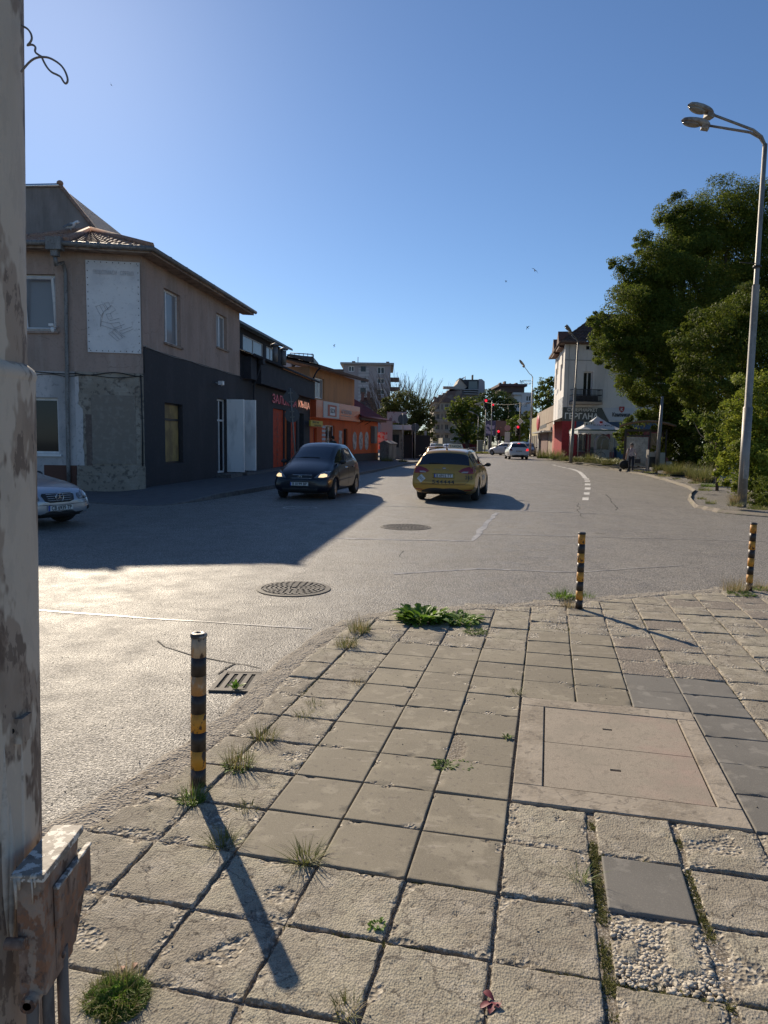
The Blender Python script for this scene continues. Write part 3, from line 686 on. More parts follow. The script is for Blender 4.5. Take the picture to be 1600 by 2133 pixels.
plaster_dk = M('plaster_darkpatch', (.15, .11, .09), .95, layers=[('noise', 9, .45, .7, (.2, .15, .12))], bumps=[('noise', 20, .5, .02)])
anthr = M('anthracite_paint', (.05, .046, .048), .8, layers=[('noise', (1.2, 1.2, .6), .45, .7, (.064, .058, .06), 4, .8), ('noise', 9, .62, .74, (.09, .08, .08), 5, .4)], bumps=[('noise', 30, .25, .006)], spec=.3)
anthr2 = M('anthracite_band', (.030, .031, .038), .75, layers=[('noise', 3, .45, .7, (.04, .04, .048))], spec=.3)
pvc = M('white_pvc', (.74, .72, .70), .35, layers=[('noise', 5, .5, .75, (.5, .49, .47), 4, .5)])
glass = M('window_glass', (.018, .02, .024), .06, spec=.35)
blind = M('window_blind', (.22, .22, .225), .45, layers=[('wave', (0, 0, 9), .3, .7, (.19, .19, .195), 0, .5)], spec=.5, coat=.5)
zinc = M('zinc_gutter', (.20, .19, .18), .6, .4, layers=[('noise', (9, 9, 2), .5, .7, (.30, .28, .26), 5, .7), ('noise', 20, .58, .7, (.10, .07, .05), 5, .6)])
tile_r = M('clay_tiles', (.36, .20, .135), .85, layers=[('noise', 3, .4, .65, (.28, .175, .13)), ('noise', 22, .55, .7, (.46, .33, .25), 4, .7), ('noise', 7, .6, .72, (.08, .06, .05), 4, .6)], bumps=[('noise', 40, .3, .01)])
soffit = M('soffit_wood', (.33, .24, .18), .9, layers=[('noise', (4, 4, 1), .45, .7, (.16, .11, .09)), ('noise', 20, .6, .75, (.34, .28, .23), 4, .6)])
darkroof = M('dark_sheet_roof', (.030, .028, .030), .45, .3, layers=[('noise', 4, .4, .7, (.045, .042, .042))])
cable = M('cable_black', (.02, .02, .02), .6)
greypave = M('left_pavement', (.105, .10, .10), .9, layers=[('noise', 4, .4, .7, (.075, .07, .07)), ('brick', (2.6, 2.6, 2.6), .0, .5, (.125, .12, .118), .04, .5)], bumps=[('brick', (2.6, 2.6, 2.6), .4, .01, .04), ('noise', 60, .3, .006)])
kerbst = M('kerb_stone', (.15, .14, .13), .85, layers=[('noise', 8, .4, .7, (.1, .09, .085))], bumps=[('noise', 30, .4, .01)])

def tiled_roof(mb, A, B, Cc, D, n, m=0, r=.05, rows=0):
    """A-B eave, D-C ridge: corrugated rows of tiles running down the slope"""
    A, B, Cc, D = map(Vector, (A, B, Cc, D)); nn = (B - A).cross(D - A).normalized()
    if nn.z < 0: nn = -nn
    vs = []; k = n * 4; rr = max(rows, 1)
    for j in range(rr * 2 + 1):
        t = (j // 2 + (j % 2)) / rr if j < rr * 2 else 1.0; t = min(1, t); lift = -.02 if (j % 2 == 1) else .015
        for i in range(k + 1):
            s = i / k; p = A + (B - A) * s; q = D + (Cc - D) * s
            vs.append(p + (q - p) * t + nn * (r * (.5 + .5 * math.cos(2 * math.pi * i / 4)) + lift))
    fs = [(j * (k + 1) + i, j * (k + 1) + i + 1, (j + 1) * (k + 1) + i + 1, (j + 1) * (k + 1) + i) for j in range(rr * 2) for i in range(k)]
    mb.add(vs, fs, m)

# ------------------------------------------------------------------ left pavement (setting)
lk = [(-26, 17.5), (-16, 17.9), (-10.5, 18.4), (-8.6, 18.35), (-7.2, 17.75), (-6.3, 17.3), (-5.6, 17.25), (-5.1, 18.0), (-4.75, 19.3), (-4.3, 21.5), (-3.86, 23.7), (-2.9, 28.2), (-1.25, 35), (-.5, 39), (.3, 44), (1.2, 50), (2.1, 55.6), (5.5, 70), (9, 85), (14, 110)]
li = [(-26, 22.5), (-16, 22.5), (-12, 22.5), (-10.3, 22.5), (-9.6, 22.5), (-9.2, 22.6), (-9, 22.8), (-8.9, 23), (-8.8, 23.4), (-8.7, 24.5), (-8.6, 26), (-8.3, 29), (-8, 35.5), (-7.5, 40), (-6.6, 46), (-5, 51.5), (-3, 57), (1, 72), (4, 88), (9, 112)]
def pave_strip(name, outer, inner, h, mats, label, kw=.16, sub=4, rag=False):
    O = []; I = []
    for k in range(len(outer) - 1):
        for q in range(sub):
            t = q / sub; O.append(Vector((*outer[k], 0)).lerp(Vector((*outer[k + 1], 0)), t)); I.append(Vector((*inner[k], 0)).lerp(Vector((*inner[k + 1], 0)), t))
    O.append(Vector((*outer[-1], 0))); I.append(Vector((*inner[-1], 0)))
    for _ in range(2): O = [O[0]] + [(O[i - 1] + O[i] * 2 + O[i + 1]) / 4 for i in range(1, len(O) - 1)] + [O[-1]]
    mb = MB(); n = len(O); na = 5; rows = []
    for o, i in zip(O, I):
        d = (i - o).normalized(); hh = h(o) if callable(h) else h
        if rag: o = o + d * (.25 * noise.noise(o * .9) + .12 * noise.noise(o * 3.1)); hk = hh * (.28 + .35 * noise.noise(o * 1.3)); row = [(o, -.05), (o + d * .04, hk * .5), (o + d * .12, hk), (o + d * kw, hh * .6 + .02 * noise.noise(o * 4))]
        else: row = [(o, -.05), (o + d * .012, hh - .01), (o + d * .03, hh), (o + d * kw, hh)] + [(o.lerp(i, (kw / (i - o).length) + (1 - kw / (i - o).length) * t / na), hh + .004 * (t > 0)) for t in range(1, na + 1)]
        rows.append([(p.x, p.y, z + HT(p.x, p.y)) for p, z in row])
    vs = [p for r_ in rows for p in r_]; w_ = len(rows[0])
    for a in range(n - 1):
        for b in range(w_ - 1):
            mb.f.append((a * w_ + b, a * w_ + b + 1, (a + 1) * w_ + b + 1, (a + 1) * w_ + b)); mb.m.append(0 if b < 3 else 1); mb.s.append(False)
    mb.v = vs; o = mb.build(name, mats)
    if o.data.polygons[w_ + 3].normal.z < 0: o.data.flip_normals()
    return struct(o, label)
pave_strip('left_pavement', lk, li, lambda p: .015 + .12 * ss((p.y - 17.2) / 3) if p.y < 21 else .135, [kerbst, greypave], 'grey pavement in the shade along the row of shops')

# ------------------------------------------------------------------ 1. corner house
PZ = .12
A = (-7.40, 21.95); Ee = (-6.35, 31.3)
F1 = Frame(A, Ee)
Bc = (-9.35, 21.62); Cc_ = (-15.5, 21.62)
ch = thing('corner_house', 'two-storey brown rendered corner house with a cut-off corner, grey painted shop wall and tiled roof', 'house', (A[0], A[1], 0), F1.rz)
FL, EV = 4.42, 7.15
h_up1 = F1.box(341, 598, 377, 724); h_up2 = F1.box(451, 650, 473, 730); h_sh = F1.box(343, 838, 382, 963)
LEN = F1.L
hole = lambda b, w=None: (b[0], b[1] if w is None else b[0] + w, b[2], b[3])
u1 = (h_up1[0], h_up1[1], h_up1[2], h_up1[3]); u2 = (h_up2[0], h_up2[1], h_up2[2], h_up2[3]); s1 = (h_sh[0], h_sh[1], h_sh[2], h_sh[3])
print('corner holes', u1, u2, s1, LEN)
d1 = F1.box(452, 829, 464, 978); d2 = F1.box(493, 833, 501, 975)
print('doors', d1, d2)
dr1 = (d1[0], d1[0] + 1.15, .30, d1[3]); dr2 = (d2[0] - .3, d2[0] + .9, .30, d2[3])
dr2 = (max(dr2[0], dr1[1] + .25), min(dr2[1], LEN - .1), dr2[2], dr2[3])
mb = MB(); wall(mb, 0, LEN, 0, FL, [s1, dr1, dr2], 0, .2, 0); mb.build('shop_wall', anthr, ch)
mb = MB(); wall(mb, 0, LEN, FL + .004, EV, [u1, u2], 0, .2, 0); mb.box(LEN - .001, LEN + .0, 0.001, 8, 5.5, EV); mb.poly([(LEN, 0, 4), (LEN, 8, 4), (LEN, 8, EV), (LEN, 0, EV)])
mb.build('upper_wall', plaster_b, ch)
MB().tube([(-.02, -.015, FL + .03)] + [(LEN * k / 12, -.015, FL + .02 * math.sin(k * 1.7) - .02) for k in range(1, 13)], .012, 6).build('wall_cable', M('cable_pale', (.3, .28, .26), .7), ch)
window(ch, u1, pvc, blind, 0, .2, 2, 1, .07, soffit, split=[.32]); window(ch, u2, pvc, blind, 0, .2, 2, 1, .07, soffit)
w_ = window(ch, s1, M('dark_frame', (.02, .018, .016), .5), M('amber_blind', (.42, .28, .10), .6, layers=[('noise', (2, 2, 1.5), .4, .65, (.2, .13, .06)), ('wave', (0, 0, 14), .2, .8, (.34, .23, .1), 0, .5)], spec=.25), 0, .2, 1, 1, .05)
zt = s1[2] + (s1[3] - s1[2]) * .73
MB().box(s1[0] + .05, s1[1] - .05, .13, .19, zt - .04, zt + .04).build('transom', MATS['dark_frame'], w_)
# shop doors with their white folded shutters
for dd in (dr1, dr2):
    o = window(ch, dd, pvc, glass, 0, .2, 2, 1, .08, name='door'); MB().box(dd[0] + .08, dd[1] - .08, .12, .18, dd[2] + (dd[3] - dd[2]) * .7, dd[2] + (dd[3] - dd[2]) * .7 + .07).build('transom', pvc, o)
    MB().box(dd[1] - .02, dd[1] + .10, -.72, -.01, dd[2] + .02, dd[3] + .02).build('shutter', M('shutter_white', (.86, .84, .81), .4, layers=[('noise', (2, 2, .7), .5, .75, (.5, .5, .49), 4, .6)]), o)
    MB().box(dd[0] - .15, dd[1] + .2, -.6, -.004, PZ, .28).build('step', kerbst, o)
m = MB(); px_, pz_ = F1.at(449, 797); m.tube([(px_, -.01, pz_), (px_, -.16, pz_ - .03)], .02, 6); m.box(px_ - .1, px_ + .1, -.32, -.14, pz_ - .09, pz_ + .06); m.ball((px_ + .16, -.2, pz_ - .05), (.08, .07, .07))
m.build('camera_lamp', pvc, ch)
# cut-off corner and the left wing
iA = lambda p: (F1.x.dot(Vector((p[0], p[1], 0)) - F1.o), F1.y.dot(Vector((p[0], p[1], 0)) - F1.o))
FB = Frame(Bc, A); FC = Frame(Cc_, Bc)
def sub(fr): return fr.rz - F1.rz, (*iA((fr.o.x, fr.o.y)), 0)
rB, oB = sub(FB); rC, oC = sub(FC)
UP = F1.at(303, 782)[1]; UPz = 3.62
e = MB(); wall(e, 0, FB.L, UPz, EV, []); e.build('corner_wall_upper', plaster_b, ch, oB, rB)
e = MB(); wall(e, 0, FB.L, .0, UPz - .004, []); e.box(.02, FB.L + .02, -.16, -.003, 0, .50); e.box(.02, FB.L + .02, -.09, -.003, .503, .78)
e.build('corner_wall_lower', plaster_raw, ch, oB, rB)
# ragged darker plaster scar and white paint remnant on the corner
pts = []
zz = np.linspace(.8, 2.35, 14)
for z in zz: pts.append((.28 + .05 * noise.noise(Vector((z * 5, 1, 0))), -.012, z))
for z in zz[::-1]: pts.append((.28 + .16 + .16 * (z - .8) / 1.5 + .07 * noise.noise(Vector((z * 6, 7, 0))), -.012, z))
e = MB(); e.prism(pts, (0, .010, 0)); fixn(e.build('plaster_scar', plaster_dk, ch, oB, rB))
pts = [(-.004, -.014, .8)] + [(.20 + .06 * noise.noise(Vector((z * 4, 3, 0))) - .10 * (z > 2.6), -.014, z) for z in np.linspace(.8, 3.5, 20)] + [(-.004, -.014, 3.5)]
e = MB(); e.prism(pts, (0, .010, 0)); fixn(e.build('paint_remnant', plaster_w, ch, oB, rB))
a0, zt_ = FB.at(190, 822); a1, zb_ = FB.at(285, 1000)
e = MB(); a0, a1 = max(.3, a0), min(a1, FB.L - .12); e.box(a0, a1, -.02, -.003, .85, zt_); e.build('bricked_doorway', M('block_infill', (.24, .20, .16), .95, layers=[('brickv', (1.1, 1.1, 1.1), .0, .5, (.25, .21, .17), .03, .45), ('noise', 6, .5, .7, (.31, .27, .22), 5, .7)], bumps=[('brickv', (1.1, 1.1, 1.1), .15, .01, .05), ('noise', 20, .5, .02)]), ch, oB, rB)
wl_u = FC.box(20, 570, 118, 690); wl_l = FC.box(20, 827, 124, 946)
wl_u = (FC.L - 3.6, wl_u[1], wl_u[2], wl_u[3]); wl_l = (FC.L - 3.4, wl_l[1], wl_l[2], wl_l[3])
print('wing', FC.L, wl_u, wl_l)
e = MB(); wall(e, 0, FC.L, UPz, EV, [wl_u], 0, .2); e.build('wing_wall_upper', plaster_b, ch, oC, rC)
e = MB(); wall(e, 0, FC.L, 0, UPz - .004, [wl_l], 0, .2); e.build('wing_wall_lower', plaster_w, ch, oC, rC)
MB().box(FC.L - 1.0, FC.L - .01, -.03, -.003, .0, .8).build('plinth_brown', M('plinth_paint', (.13, .06, .04), .9), ch, oC, rC)

def win_at(h, **kw):
    o = window(ch, h, **kw); o.location = oC; o.rotation_euler = (0, 0, rC); return o
wn = win_at(wl_u, fm=pvc, gm=blind, dep=.2, nx=3, fw=.08, sill=plaster_b, split=[.35, .68])
# tilted open casement
xa = wl_u[0] + (wl_u[1] - wl_u[0]) * .70; m = MB(); zb, zz2 = wl_u[2] + .08, wl_u[3] - .12; xb = wl_u[1] - .06; L_ = [(xa, .11, zb), (xb, .11, zb), (xb, -.06, zz2), (xa, -.06, zz2)]
for p, q in ((0, 1), (1, 2), (2, 3), (3, 0)): m.tube([L_[p], L_[q]], .04, 4, smooth=False)
m.build('casement', pvc, wn)
win_at(wl_l, fm=pvc, gm=glass, dep=.2, nx=3, fw=.08, sill=pvc)
# roof: eaves, gutter, tiles
OV = .5
def off(p, q, r_, d):
    """corner q moved outward where two eave lines meet"""
    u = (Vector((*q, 0)) - Vector((*p, 0))).normalized(); v = (Vector((*r_, 0)) - Vector((*q, 0))).normalized()
    n1 = Vector((u.y, -u.x, 0)); n2 = Vector((v.y, -v.x, 0)); k = (n1 + n2).normalized(); return Vector((*q, 0)) + k * (d / k.dot(n1))
Ex = (Ee[0] + F1.x.x * .45, Ee[1] + F1.x.y * .45); Cx = (Cc_[0] - 3, Cc_[1])
ev = [Vector((Cx[0], Cx[1] - OV, EV + .08)), off(Cx, Bc, A, OV) + Vector((0, 0, EV + .08)), off(Bc, A, Ex, OV) + Vector((0, 0, EV + .08)), Vector((Ex[0], Ex[1], 0)) - F1.y * OV + Vector((0, 0, EV + .08))]
apex = Y(188, 483, 24.6); rdgL = Y(-200, 528, 24.6); rdgR = Vector((Ex[0], Ex[1], 0)) + F1.y * 3.3 + Vector((0, 0, 8.6))
inv = Matrix.Translation(F1.o) @ Matrix.Rotation(F1.rz, 4, 'Z'); inv = inv.inverted()
tl = lambda p: inv @ Vector(p)
m = MB(); tiled_roof(m, tl(ev[0]), tl(ev[1]), tl(apex), tl(rdgL), 34, 0, .05, 10); tiled_roof(m, tl(ev[1]), tl(ev[2]), tl(apex + Vector((.03, 0, 0))), tl(apex), 8, 0, .05, 10); tiled_roof(m, tl(ev[2]), tl(ev[3]), tl(rdgR), tl(apex), 36, 0, .05, 10)
backR = Vector((Ex[0], Ex[1], 0)) + F1.y * 7 + Vector((0, 0, 7.4)); backL = Vector((-19, 29, 7.4))
m.poly([tl(apex), tl(rdgR), tl(backR), tl(Vector((-13.4, 28.6, 7.4)))]); m.poly([tl(rdgL), tl(apex), tl(Vector((-13.4, 28.6, 7.4))), tl(backL)])
ro = m.build('roof', tile_r, ch)
m = MB()
for a, b, t in ((1, -1, 0),):
    m.tube([tl(ev[1] + Vector((0, 0, .06))), tl(apex + Vector((0, 0, .08)))], .10, 6); m.tube([tl(ev[2] + Vector((0, 0, .06))), tl(apex + Vector((0, 0, .08)))], .10, 6)
    m.tube([tl(apex + Vector((0, 0, .06))), tl(rdgR + Vector((0, 0, .06)))], .11, 6); m.tube([tl(apex + Vector((0, 0, .06))), tl(rdgL + Vector((0, 0, .06)))], .11, 6)
m.build('ridge_tiles', tile_r, ro)
m = MB(); wl3 = [Vector((Cx[0], Cx[1], 0)), Vector((*Bc, 0)), Vector((*A, 0)), Vector((Ex[0], Ex[1], 0))]
for k in range(3):
    a, b = ev[k], ev[k + 1]; p, q = wl3[k] + Vector((0, 0, EV - .05)), wl3[k + 1] + Vector((0, 0, EV - .05)); dn = Vector((0, 0, -.16))
    m.poly([tl(a + dn), tl(b + dn), tl(q), tl(p)]); m.poly([tl(a + dn), tl(b + dn), tl(b), tl(a)])
m.poly([tl(ev[3] + Vector((0, 0, -.16))), tl(ev[3] + Vector((0, 0, .05))), tl(rdgR), tl(wl3[3] + Vector((0, 0, EV - .05)))])
m.build('soffit', soffit, ch)
m = MB(); m.tube([tl(ev[0] + Vector((0, -.06, -.02))), tl(ev[1] + Vector((-.02, -.07, -.03))), tl(ev[2] + Vector((.05, -.05, -.04))), tl(ev[3] + Vector((.06, .1, -.02)))], .075, 8)
for k in range(3):
    for q in range(1, 8): p = tl(ev[k].lerp(ev[k + 1], q / 8) + Vector((.03, -.05, -.03))); m.lathe([(.09, -.02), (.09, .02)], 8, c=p, axis='x')
m.build('gutter', zinc, ch)
xd, zd = FC.at(113, 498); x2, z2 = FC.at(139, 560); x3, z3 = FC.at(146, 1000)
gx_ = FC.at(113, 500, -OV - .1)[0]
m = MB(); m.box(gx_ - .22, gx_ + .22, -OV - .2, -OV + .08, EV - .15, EV + .2); m.box(gx_ - .1, gx_ + .1, -OV - .15, -OV + .03, EV - .32, EV - .15)
m.tube([(gx_, -OV - .06, EV - .3), (gx_, -OV - .06, EV - .55), (x2 - .05, -.12, z2 + .15), (x2, -.09, z2 - .15), (x3, -.09, .78), (x3, -.09, .3)], .058, 10)
m.build('downpipe', zinc, ch, oC, rC)
m = MB(); xa_, za_ = FC.at(70, 768); m.tube([tuple(Vector((FC.L - 3 + k * .34, -.03, UPz - .05 - .03 * math.sin(k)))) for k in range(10)], .014, 5); m.tube([tuple(Vector((FC.L - 3 + k * .34, -.03, UPz - .12 - .04 * math.sin(k * 1.7)))) for k in range(10)], .010, 5)
m.build('wall_cables', cable, ch, oC, rC)
m = MB(); m.tube([(k * FB.L / 9, -.03, UPz - .05 - .05 * math.sin(k * .9)) for k in range(10)], .014, 5); m.tube([(k * FB.L / 9, -.03, UPz - .13 + .03 * math.sin(k * .9)) for k in range(10)], .01, 5)
m.tube([(FB.L - .07, -.03, UPz - .05), (FB.L - .05, -.03, 2), (FB.L - .06, -.03, .8)], .02, 5); m.build('wall_cables', cable, ch, oB, rB)
m = MB(); m.tube([(.02, -.03, UPz), (.03, -.03, FL - .1), (.12, -.03, FL + .02)], .012, 5); m.tube([(LEN, -.03, 5.4), (LEN + .2, -.1, 5.2), (LEN + .25, -.1, 4.6), (LEN, -.03, 4.3)], .01, 5); m.build('wall_cables', cable, ch)
cxm, czm = FC.at(119, 682); m = MB(); m.tube([(cxm, 0, czm), (cxm, -.2, czm)], .025, 6); m.ball((cxm - .03, -.24, czm - .1), (.06, .06, .09)); m.box(cxm - .12, cxm + .02, -.3, -.18, czm, czm + .07); m.build('security_camera', pvc, ch, oC, rC)

# banner stretched on the cut-off corner
bb = FB.box(178, 541, 297, 737, -.05); bn = FB.box(178, 541, 297, 737, -.03)
o_b = FB.o + FB.y * -.03
bt = thing('banner', 'faded white banner with a faint plot drawing laced to the brown house corner', 'banner', (o_b.x, o_b.y, 0), FB.rz)
bw0, bw1, bz0, bz1 = max(.06, bn[0]), min(FB.L - .04, bn[1]), bn[2], bn[3]
V = []; nx_, nz_ = 26, 34
for j in range(nz_ + 1):
    for i in range(nx_ + 1):
        s, t = i / nx_, j / nz_; edge = min(s, 1 - s, t, 1 - t); yy = -.012 - .010 * noise.noise(Vector((s * 3, t * 3, 0))) - .012 * max(0, noise.noise(Vector(((s + t) * 5, (t - s) * 1.3, 4)))) * (1 if t > .75 else .3)
        V.append((bw0 + (bw1 - bw0) * s, yy, bz0 + (bz1 - bz0) * t))
Fq = [(j * (nx_ + 1) + i, j * (nx_ + 1) + i + 1, (j + 1) * (nx_ + 1) + i + 1, (j + 1) * (nx_ + 1) + i) for j in range(nz_) for i in range(nx_)]
link('cloth', fastmesh('cloth', np.array(V), np.array(Fq), M('banner_vinyl', (.78, .74, .71), .6, layers=[('noise', .8, .4, .7, (.60, .57, .56), 4, .8), ('noise', 9, .62, .75, (.48, .44, .41), 5, .4)]), smooth=True), bt)
W__, H__ = bw1 - bw0, bz1 - bz0; eye = None
for ex_, ez_ in [(bw0 + W__ * (k + .5) / 9, z) for k in range(9) for z in (bz0 + .05, bz1 - .05)] + [(x, bz0 + H__ * (k + .5) / 13) for k in range(13) for x in (bw0 + .05, bw1 - .05)]:
    if eye is None: eye = MB().ball((0, 0, 0), .014, seg=6, rings=4).build('eyelet', cable, bt); o_ = eye
    else: o_ = eye.copy(); COL.objects.link(o_)
    o_.location = (ex_, -.03, ez_)
ink = M('banner_ink', (.33, .31, .31), .7)
m = MB()
def stroke(*pts):
    P = [(bw0 + W__ * x, -.032, bz0 + H__ * (1 - y)) for x, y in pts]
    m.tube(P, .004, 4)
for q in [[(.17, .50), (.24, .485), (.31, .56), (.26, .60), (.17, .50)], [(.24, .485), (.30, .47), (.36, .53), (.31, .56)], [(.33, .465), (.40, .445), (.45, .50), (.40, .53), (.33, .465)], [(.31, .56), (.46, .48), (.54, .53), (.43, .57)], [(.26, .62), (.31, .56), (.27, .66), (.25, .72), (.26, .62)],
          [(.36, .58), (.44, .57), (.47, .62), (.40, .64), (.36, .58)], [(.42, .65), (.6, .62)], [(.27, .66), (.44, .68), (.54, .75), (.25, .70)], [(.44, .68), (.60, .66), (.64, .72), (.52, .74)], [(.6, .76), (.84, .705), (.86, .73), (.64, .79), (.6, .76)], [(.40, .79), (.50, .75), (.66, .83), (.56, .87), (.40, .79)], [(.46, .77), (.60, .85)], [(.54, .75), (.64, .80), (.70, .82)], [(.5, .73), (.7, .68)]]: stroke(*q)
m.build('plot_drawing', ink, bt)
lettering('ПЛАСТМАСИ   СЕРВИЗ', .16, M('banner_faded', (.54, .52, .52), .7), bt, (bw0 + W__ * .52, -.034, bz1 - H__ * .125), 0, W__ * .74, .002, height=.13)

# gable building behind
gf = 26.9
gp = Y(126, 388, gf); gl = Y(20, 393, gf); gr = Y(215, 500, gf)
gb = thing('gable_building', 'tall grey blind gable wall rising behind the corner house', 'building', (gp.x, gf, 0))
m = MB(); k = (gr.z - gp.z) / (gr.x - gp.x); xr = 3.9; pts = [(-9.0, 0, 0), (xr, 0, 0), (xr, 0, gp.z + k * xr), (0, 0, gp.z), (-9.0, 0, gl.z + (gl.z - gp.z) / (gl.x - gp.x) * (-2.0 + 0))]
pts[4] = (-9.0, 0, gp.z - .3); m.prism(pts, (0, 7, 0)); fixn(m.build('wall', M('gable_render', (.33, .275, .25), .95, layers=[('noise', (1, 1, .4), .4, .7, (.22, .185, .165)), ('noise', (5, 5, .5), .5, .75, (.31, .265, .24), 5, .5)], bumps=[('noise', 20, .3, .02)]), gb))
m = MB(); m.tube([(-9, -.03, gp.z - .28), (0, -.03, gp.z + .03)], .07, 6); m.build('ridge_flashing', M('bright_flashing', (.65, .65, .66), .22, .9), gb)
m = MB(); m.tube([(0, -.04, gp.z + .05), (xr, -.04, gp.z + k * xr + .05)], .07, 6); m.build('roof_edge', tile_r, gb)
MB().ball((0, -.03, gp.z + .1), (.12, .12, .1)).build('ridge_end', tile_r, gb)

# ------------------------------------------------------------------ birds
bwhite = M('feather_white', (.72, .72, .72), .7); bgrey = M('feather_grey', (.16, .17, .19), .7)
gu = Y(147, 479, 24.4)
g_ = thing('gull', 'white and grey gull standing on the ridge of the brown house roof', 'gull', (gu.x, 24.4, gu.z - .02), R(-6))
m = MB(); n = 12
prof = [(-.22, .005), (-.18, .03), (-.1, .07), (0, .095), (.10, .09), (.17, .062), (.2, .045), (.225, .052), (.25, .055), (.28, .04), (.3, .014), (.345, .004)]
vs = []; 
for x, r in prof:
    zc = .14 + .04 * max(0, min(1, (x + .1) / .3)) + (.09 if x > .19 else .09 * max(0, (x - .12) / .07) if x > .12 else 0)
    for k in range(n): t = 2 * math.pi * k / n; vs.append((x, r * .8 * math.cos(t), zc + r * math.sin(t)))
m.add(vs, [(i * n + k, i * n + (k + 1) % n, (i + 1) * n + (k + 1) % n, (i + 1) * n + k) for i in range(len(prof) - 1) for k in range(n)], 0, True)
for s in (-.03, .03): m.tube([(.02, s, .12), (.02, s, 0)], .006, 5)
m.build('body', bwhite, g_)
m = MB()
for s in (-1, 1): m.add([(.13, s * .085, .2), (.0, s * .098, .215), (-.15, s * .06, .17), (-.3, s * .02, .12), (-.14, s * .07, .12), (.02, s * .10, .11), (.11, s * .09, .13)], [tuple(range(7))], 0)
fixn(m.build('wing', bgrey, g_)); 
def swift(px, py, y, s, a, label):
    c = Y(px, py, y); m = MB()
    m.tube([(0, -.09, 0), (0, -.03, .0), (0, .06, 0), (0, .1, .0)], [.004, .02, .018, .004], 6)
    for q in (-1, 1): m.add([(q * .012, .04, .006), (q * .09, .02, .03), (q * .20, -.06, .0), (q * .08, -.02, .026), (q * .012, -.01, .004)], [(0, 1, 2, 3, 4)]); m.add([(q * .004, -.07, 0), (q * .03, -.15, 0), (0, -.1, 0)], [(0, 1, 2)])
    m.xf(Matrix.Scale(s, 4)); o = m.build('swift', M('swift_feather', (.02, .018, .018), .8), None, (c.x, c.y, c.z)); o.rotation_euler = a; tag(o, label, 'bird', 'small dark birds in the sky')
swift(1114, 563, 40, 1.3, (.9, .5, .4), 'largest dark bird flying above the street lamps on the right')
swift(1054, 586, 50, .9, (.9, -.5, 1), 'tiny dark bird flying left of the largest one')
swift(1099, 682, 45, 1.0, (1.0, .6, 2.2), 'small dark bird flying low beside the white corner house')
swift(696, 720, 50, 1.0, (1.0, .7, 2.0), 'small dark bird flying over the grey apartment block')
swift(232, 177, 40, .9, (.8, .4, 1.3), 'speck of a bird high in the pale sky near the sun')

# ------------------------------------------------------------------ 2. black pawn shop
A2 = Ee; B2v = Vector((*Ee, 0)) + F1.x * 14.1; B2 = (B2v.x, B2v.y)
F2 = Frame(A2, B2); L2 = F2.L
ps = thing('pawn_shop', 'single-storey anthracite pawn shop with clerestory windows and red lettered entrance', 'shop', (A2[0], A2[1], 0), F2.rz)
pw = F2.box(569, 850, 596, 971); pw2 = F2.box(597, 852, 616, 968)
print('pawn', L2, pw, pw2)
hA = (.25, 1.15, .2, F2.at(520, 850)[1]); rp = (pw[0], pw[1] - .3, .25, pw[3]); rq = (pw[1] + 1.1, pw2[1] + .4, .25, pw[3]); rs_ = (L2 - 2.9, L2 - 1.7, .2, rp[3])
dr_ = (rp[1] + .02, rq[0] - .02, .25, pw[3])
print('red', rp, dr_, rq, rs_)
BZ = 4.25
m = MB(); wall(m, 0.003, L2, 0, BZ, [hA, rp, rq, dr_, rs_], 0, .35); m.build('wall', anthr, ps)
m = MB(); m.box(.5, 1.35, -.35, .1, BZ + .1, 5.32); m.box(1.9, L2 - .4, -.4, .1, BZ, 5.32); m.build('fascia', anthr2, ps)
m = MB(); m.quad((.003, .05, BZ), (L2, .05, BZ), (L2, .05, 5.35), (.003, .05, 5.35)); m.box(L2 - .02, L2, .06, 8, 3, 5.4); m.build('parapet', anthr2, ps)
m = MB(); rs = R(24); rlift = .45
tiled_roof(m, (0.0, -.5, 5.36), (L2, -.5, 5.36), (L2, 6, 8.0), (0.0, 6, 8.0), 50, 0, .025, 12); m.build('roof', darkroof, ps)
m = MB(); m.tube([(.3, -.56, 5.36), (L2 + .1, -.56, 5.36)], .07, 8); m.tube([(1.62, -.5, 5.3), (1.62, -.42, 4.9), (1.62, -.12, 4.1), (1.62, -.10, .2)], .045, 8); m.box(1.45, 1.8, -.62, -.4, 5.1, 5.4); m.build('gutter', anthr2, ps)
dx1 = F2.at(590, 740, 1.4)[0]
w1 = F2.box(506, 708, 550, 745, 1.4); w2 = F2.box(555, 727, 574, 753, 1.4); print('dormer', dx1, w1, w2)
m = MB(); dz1 = 7.25; wall(m, .01, dx1, 5.9, dz1, [(w1[0], w1[1], 6.15, 6.95), (w2[0], w2[1], 6.15, 6.95)], 1.4, .12); m.poly([(dx1, 1.4, 5.8), (dx1, 6, 7.4), (dx1, 5, 8.2), (dx1, 1.4, dz1)])
m.build('clerestory', anthr2, ps)
for w_ in (w1, w2): window(ps, (w_[0], w_[1], 6.15, 6.95), M('pale_frame', (.42, .40, .38), .5), blind, 1.4, .12, 2, 1, .06)
m = MB(); m.prism([(-.0, .9, dz1 - .08), (dx1 + .4, .9, dz1 - .08), (dx1 + .4, 6, 9.0), (-.0, 6, 9.0)], (0, 0, .12)); fixn(m.build('clerestory_roof', darkroof, ps))
redp = M('red_vinyl', (.55, .06, .018), .65, layers=[('noise', 4, .4, .7, (.42, .04, .015))], spec=.2); oran = M('orange_vinyl', (.60, .15, .05), .6, spec=.2); darkred = M('dark_letter', (.06, .006, .004), .5)
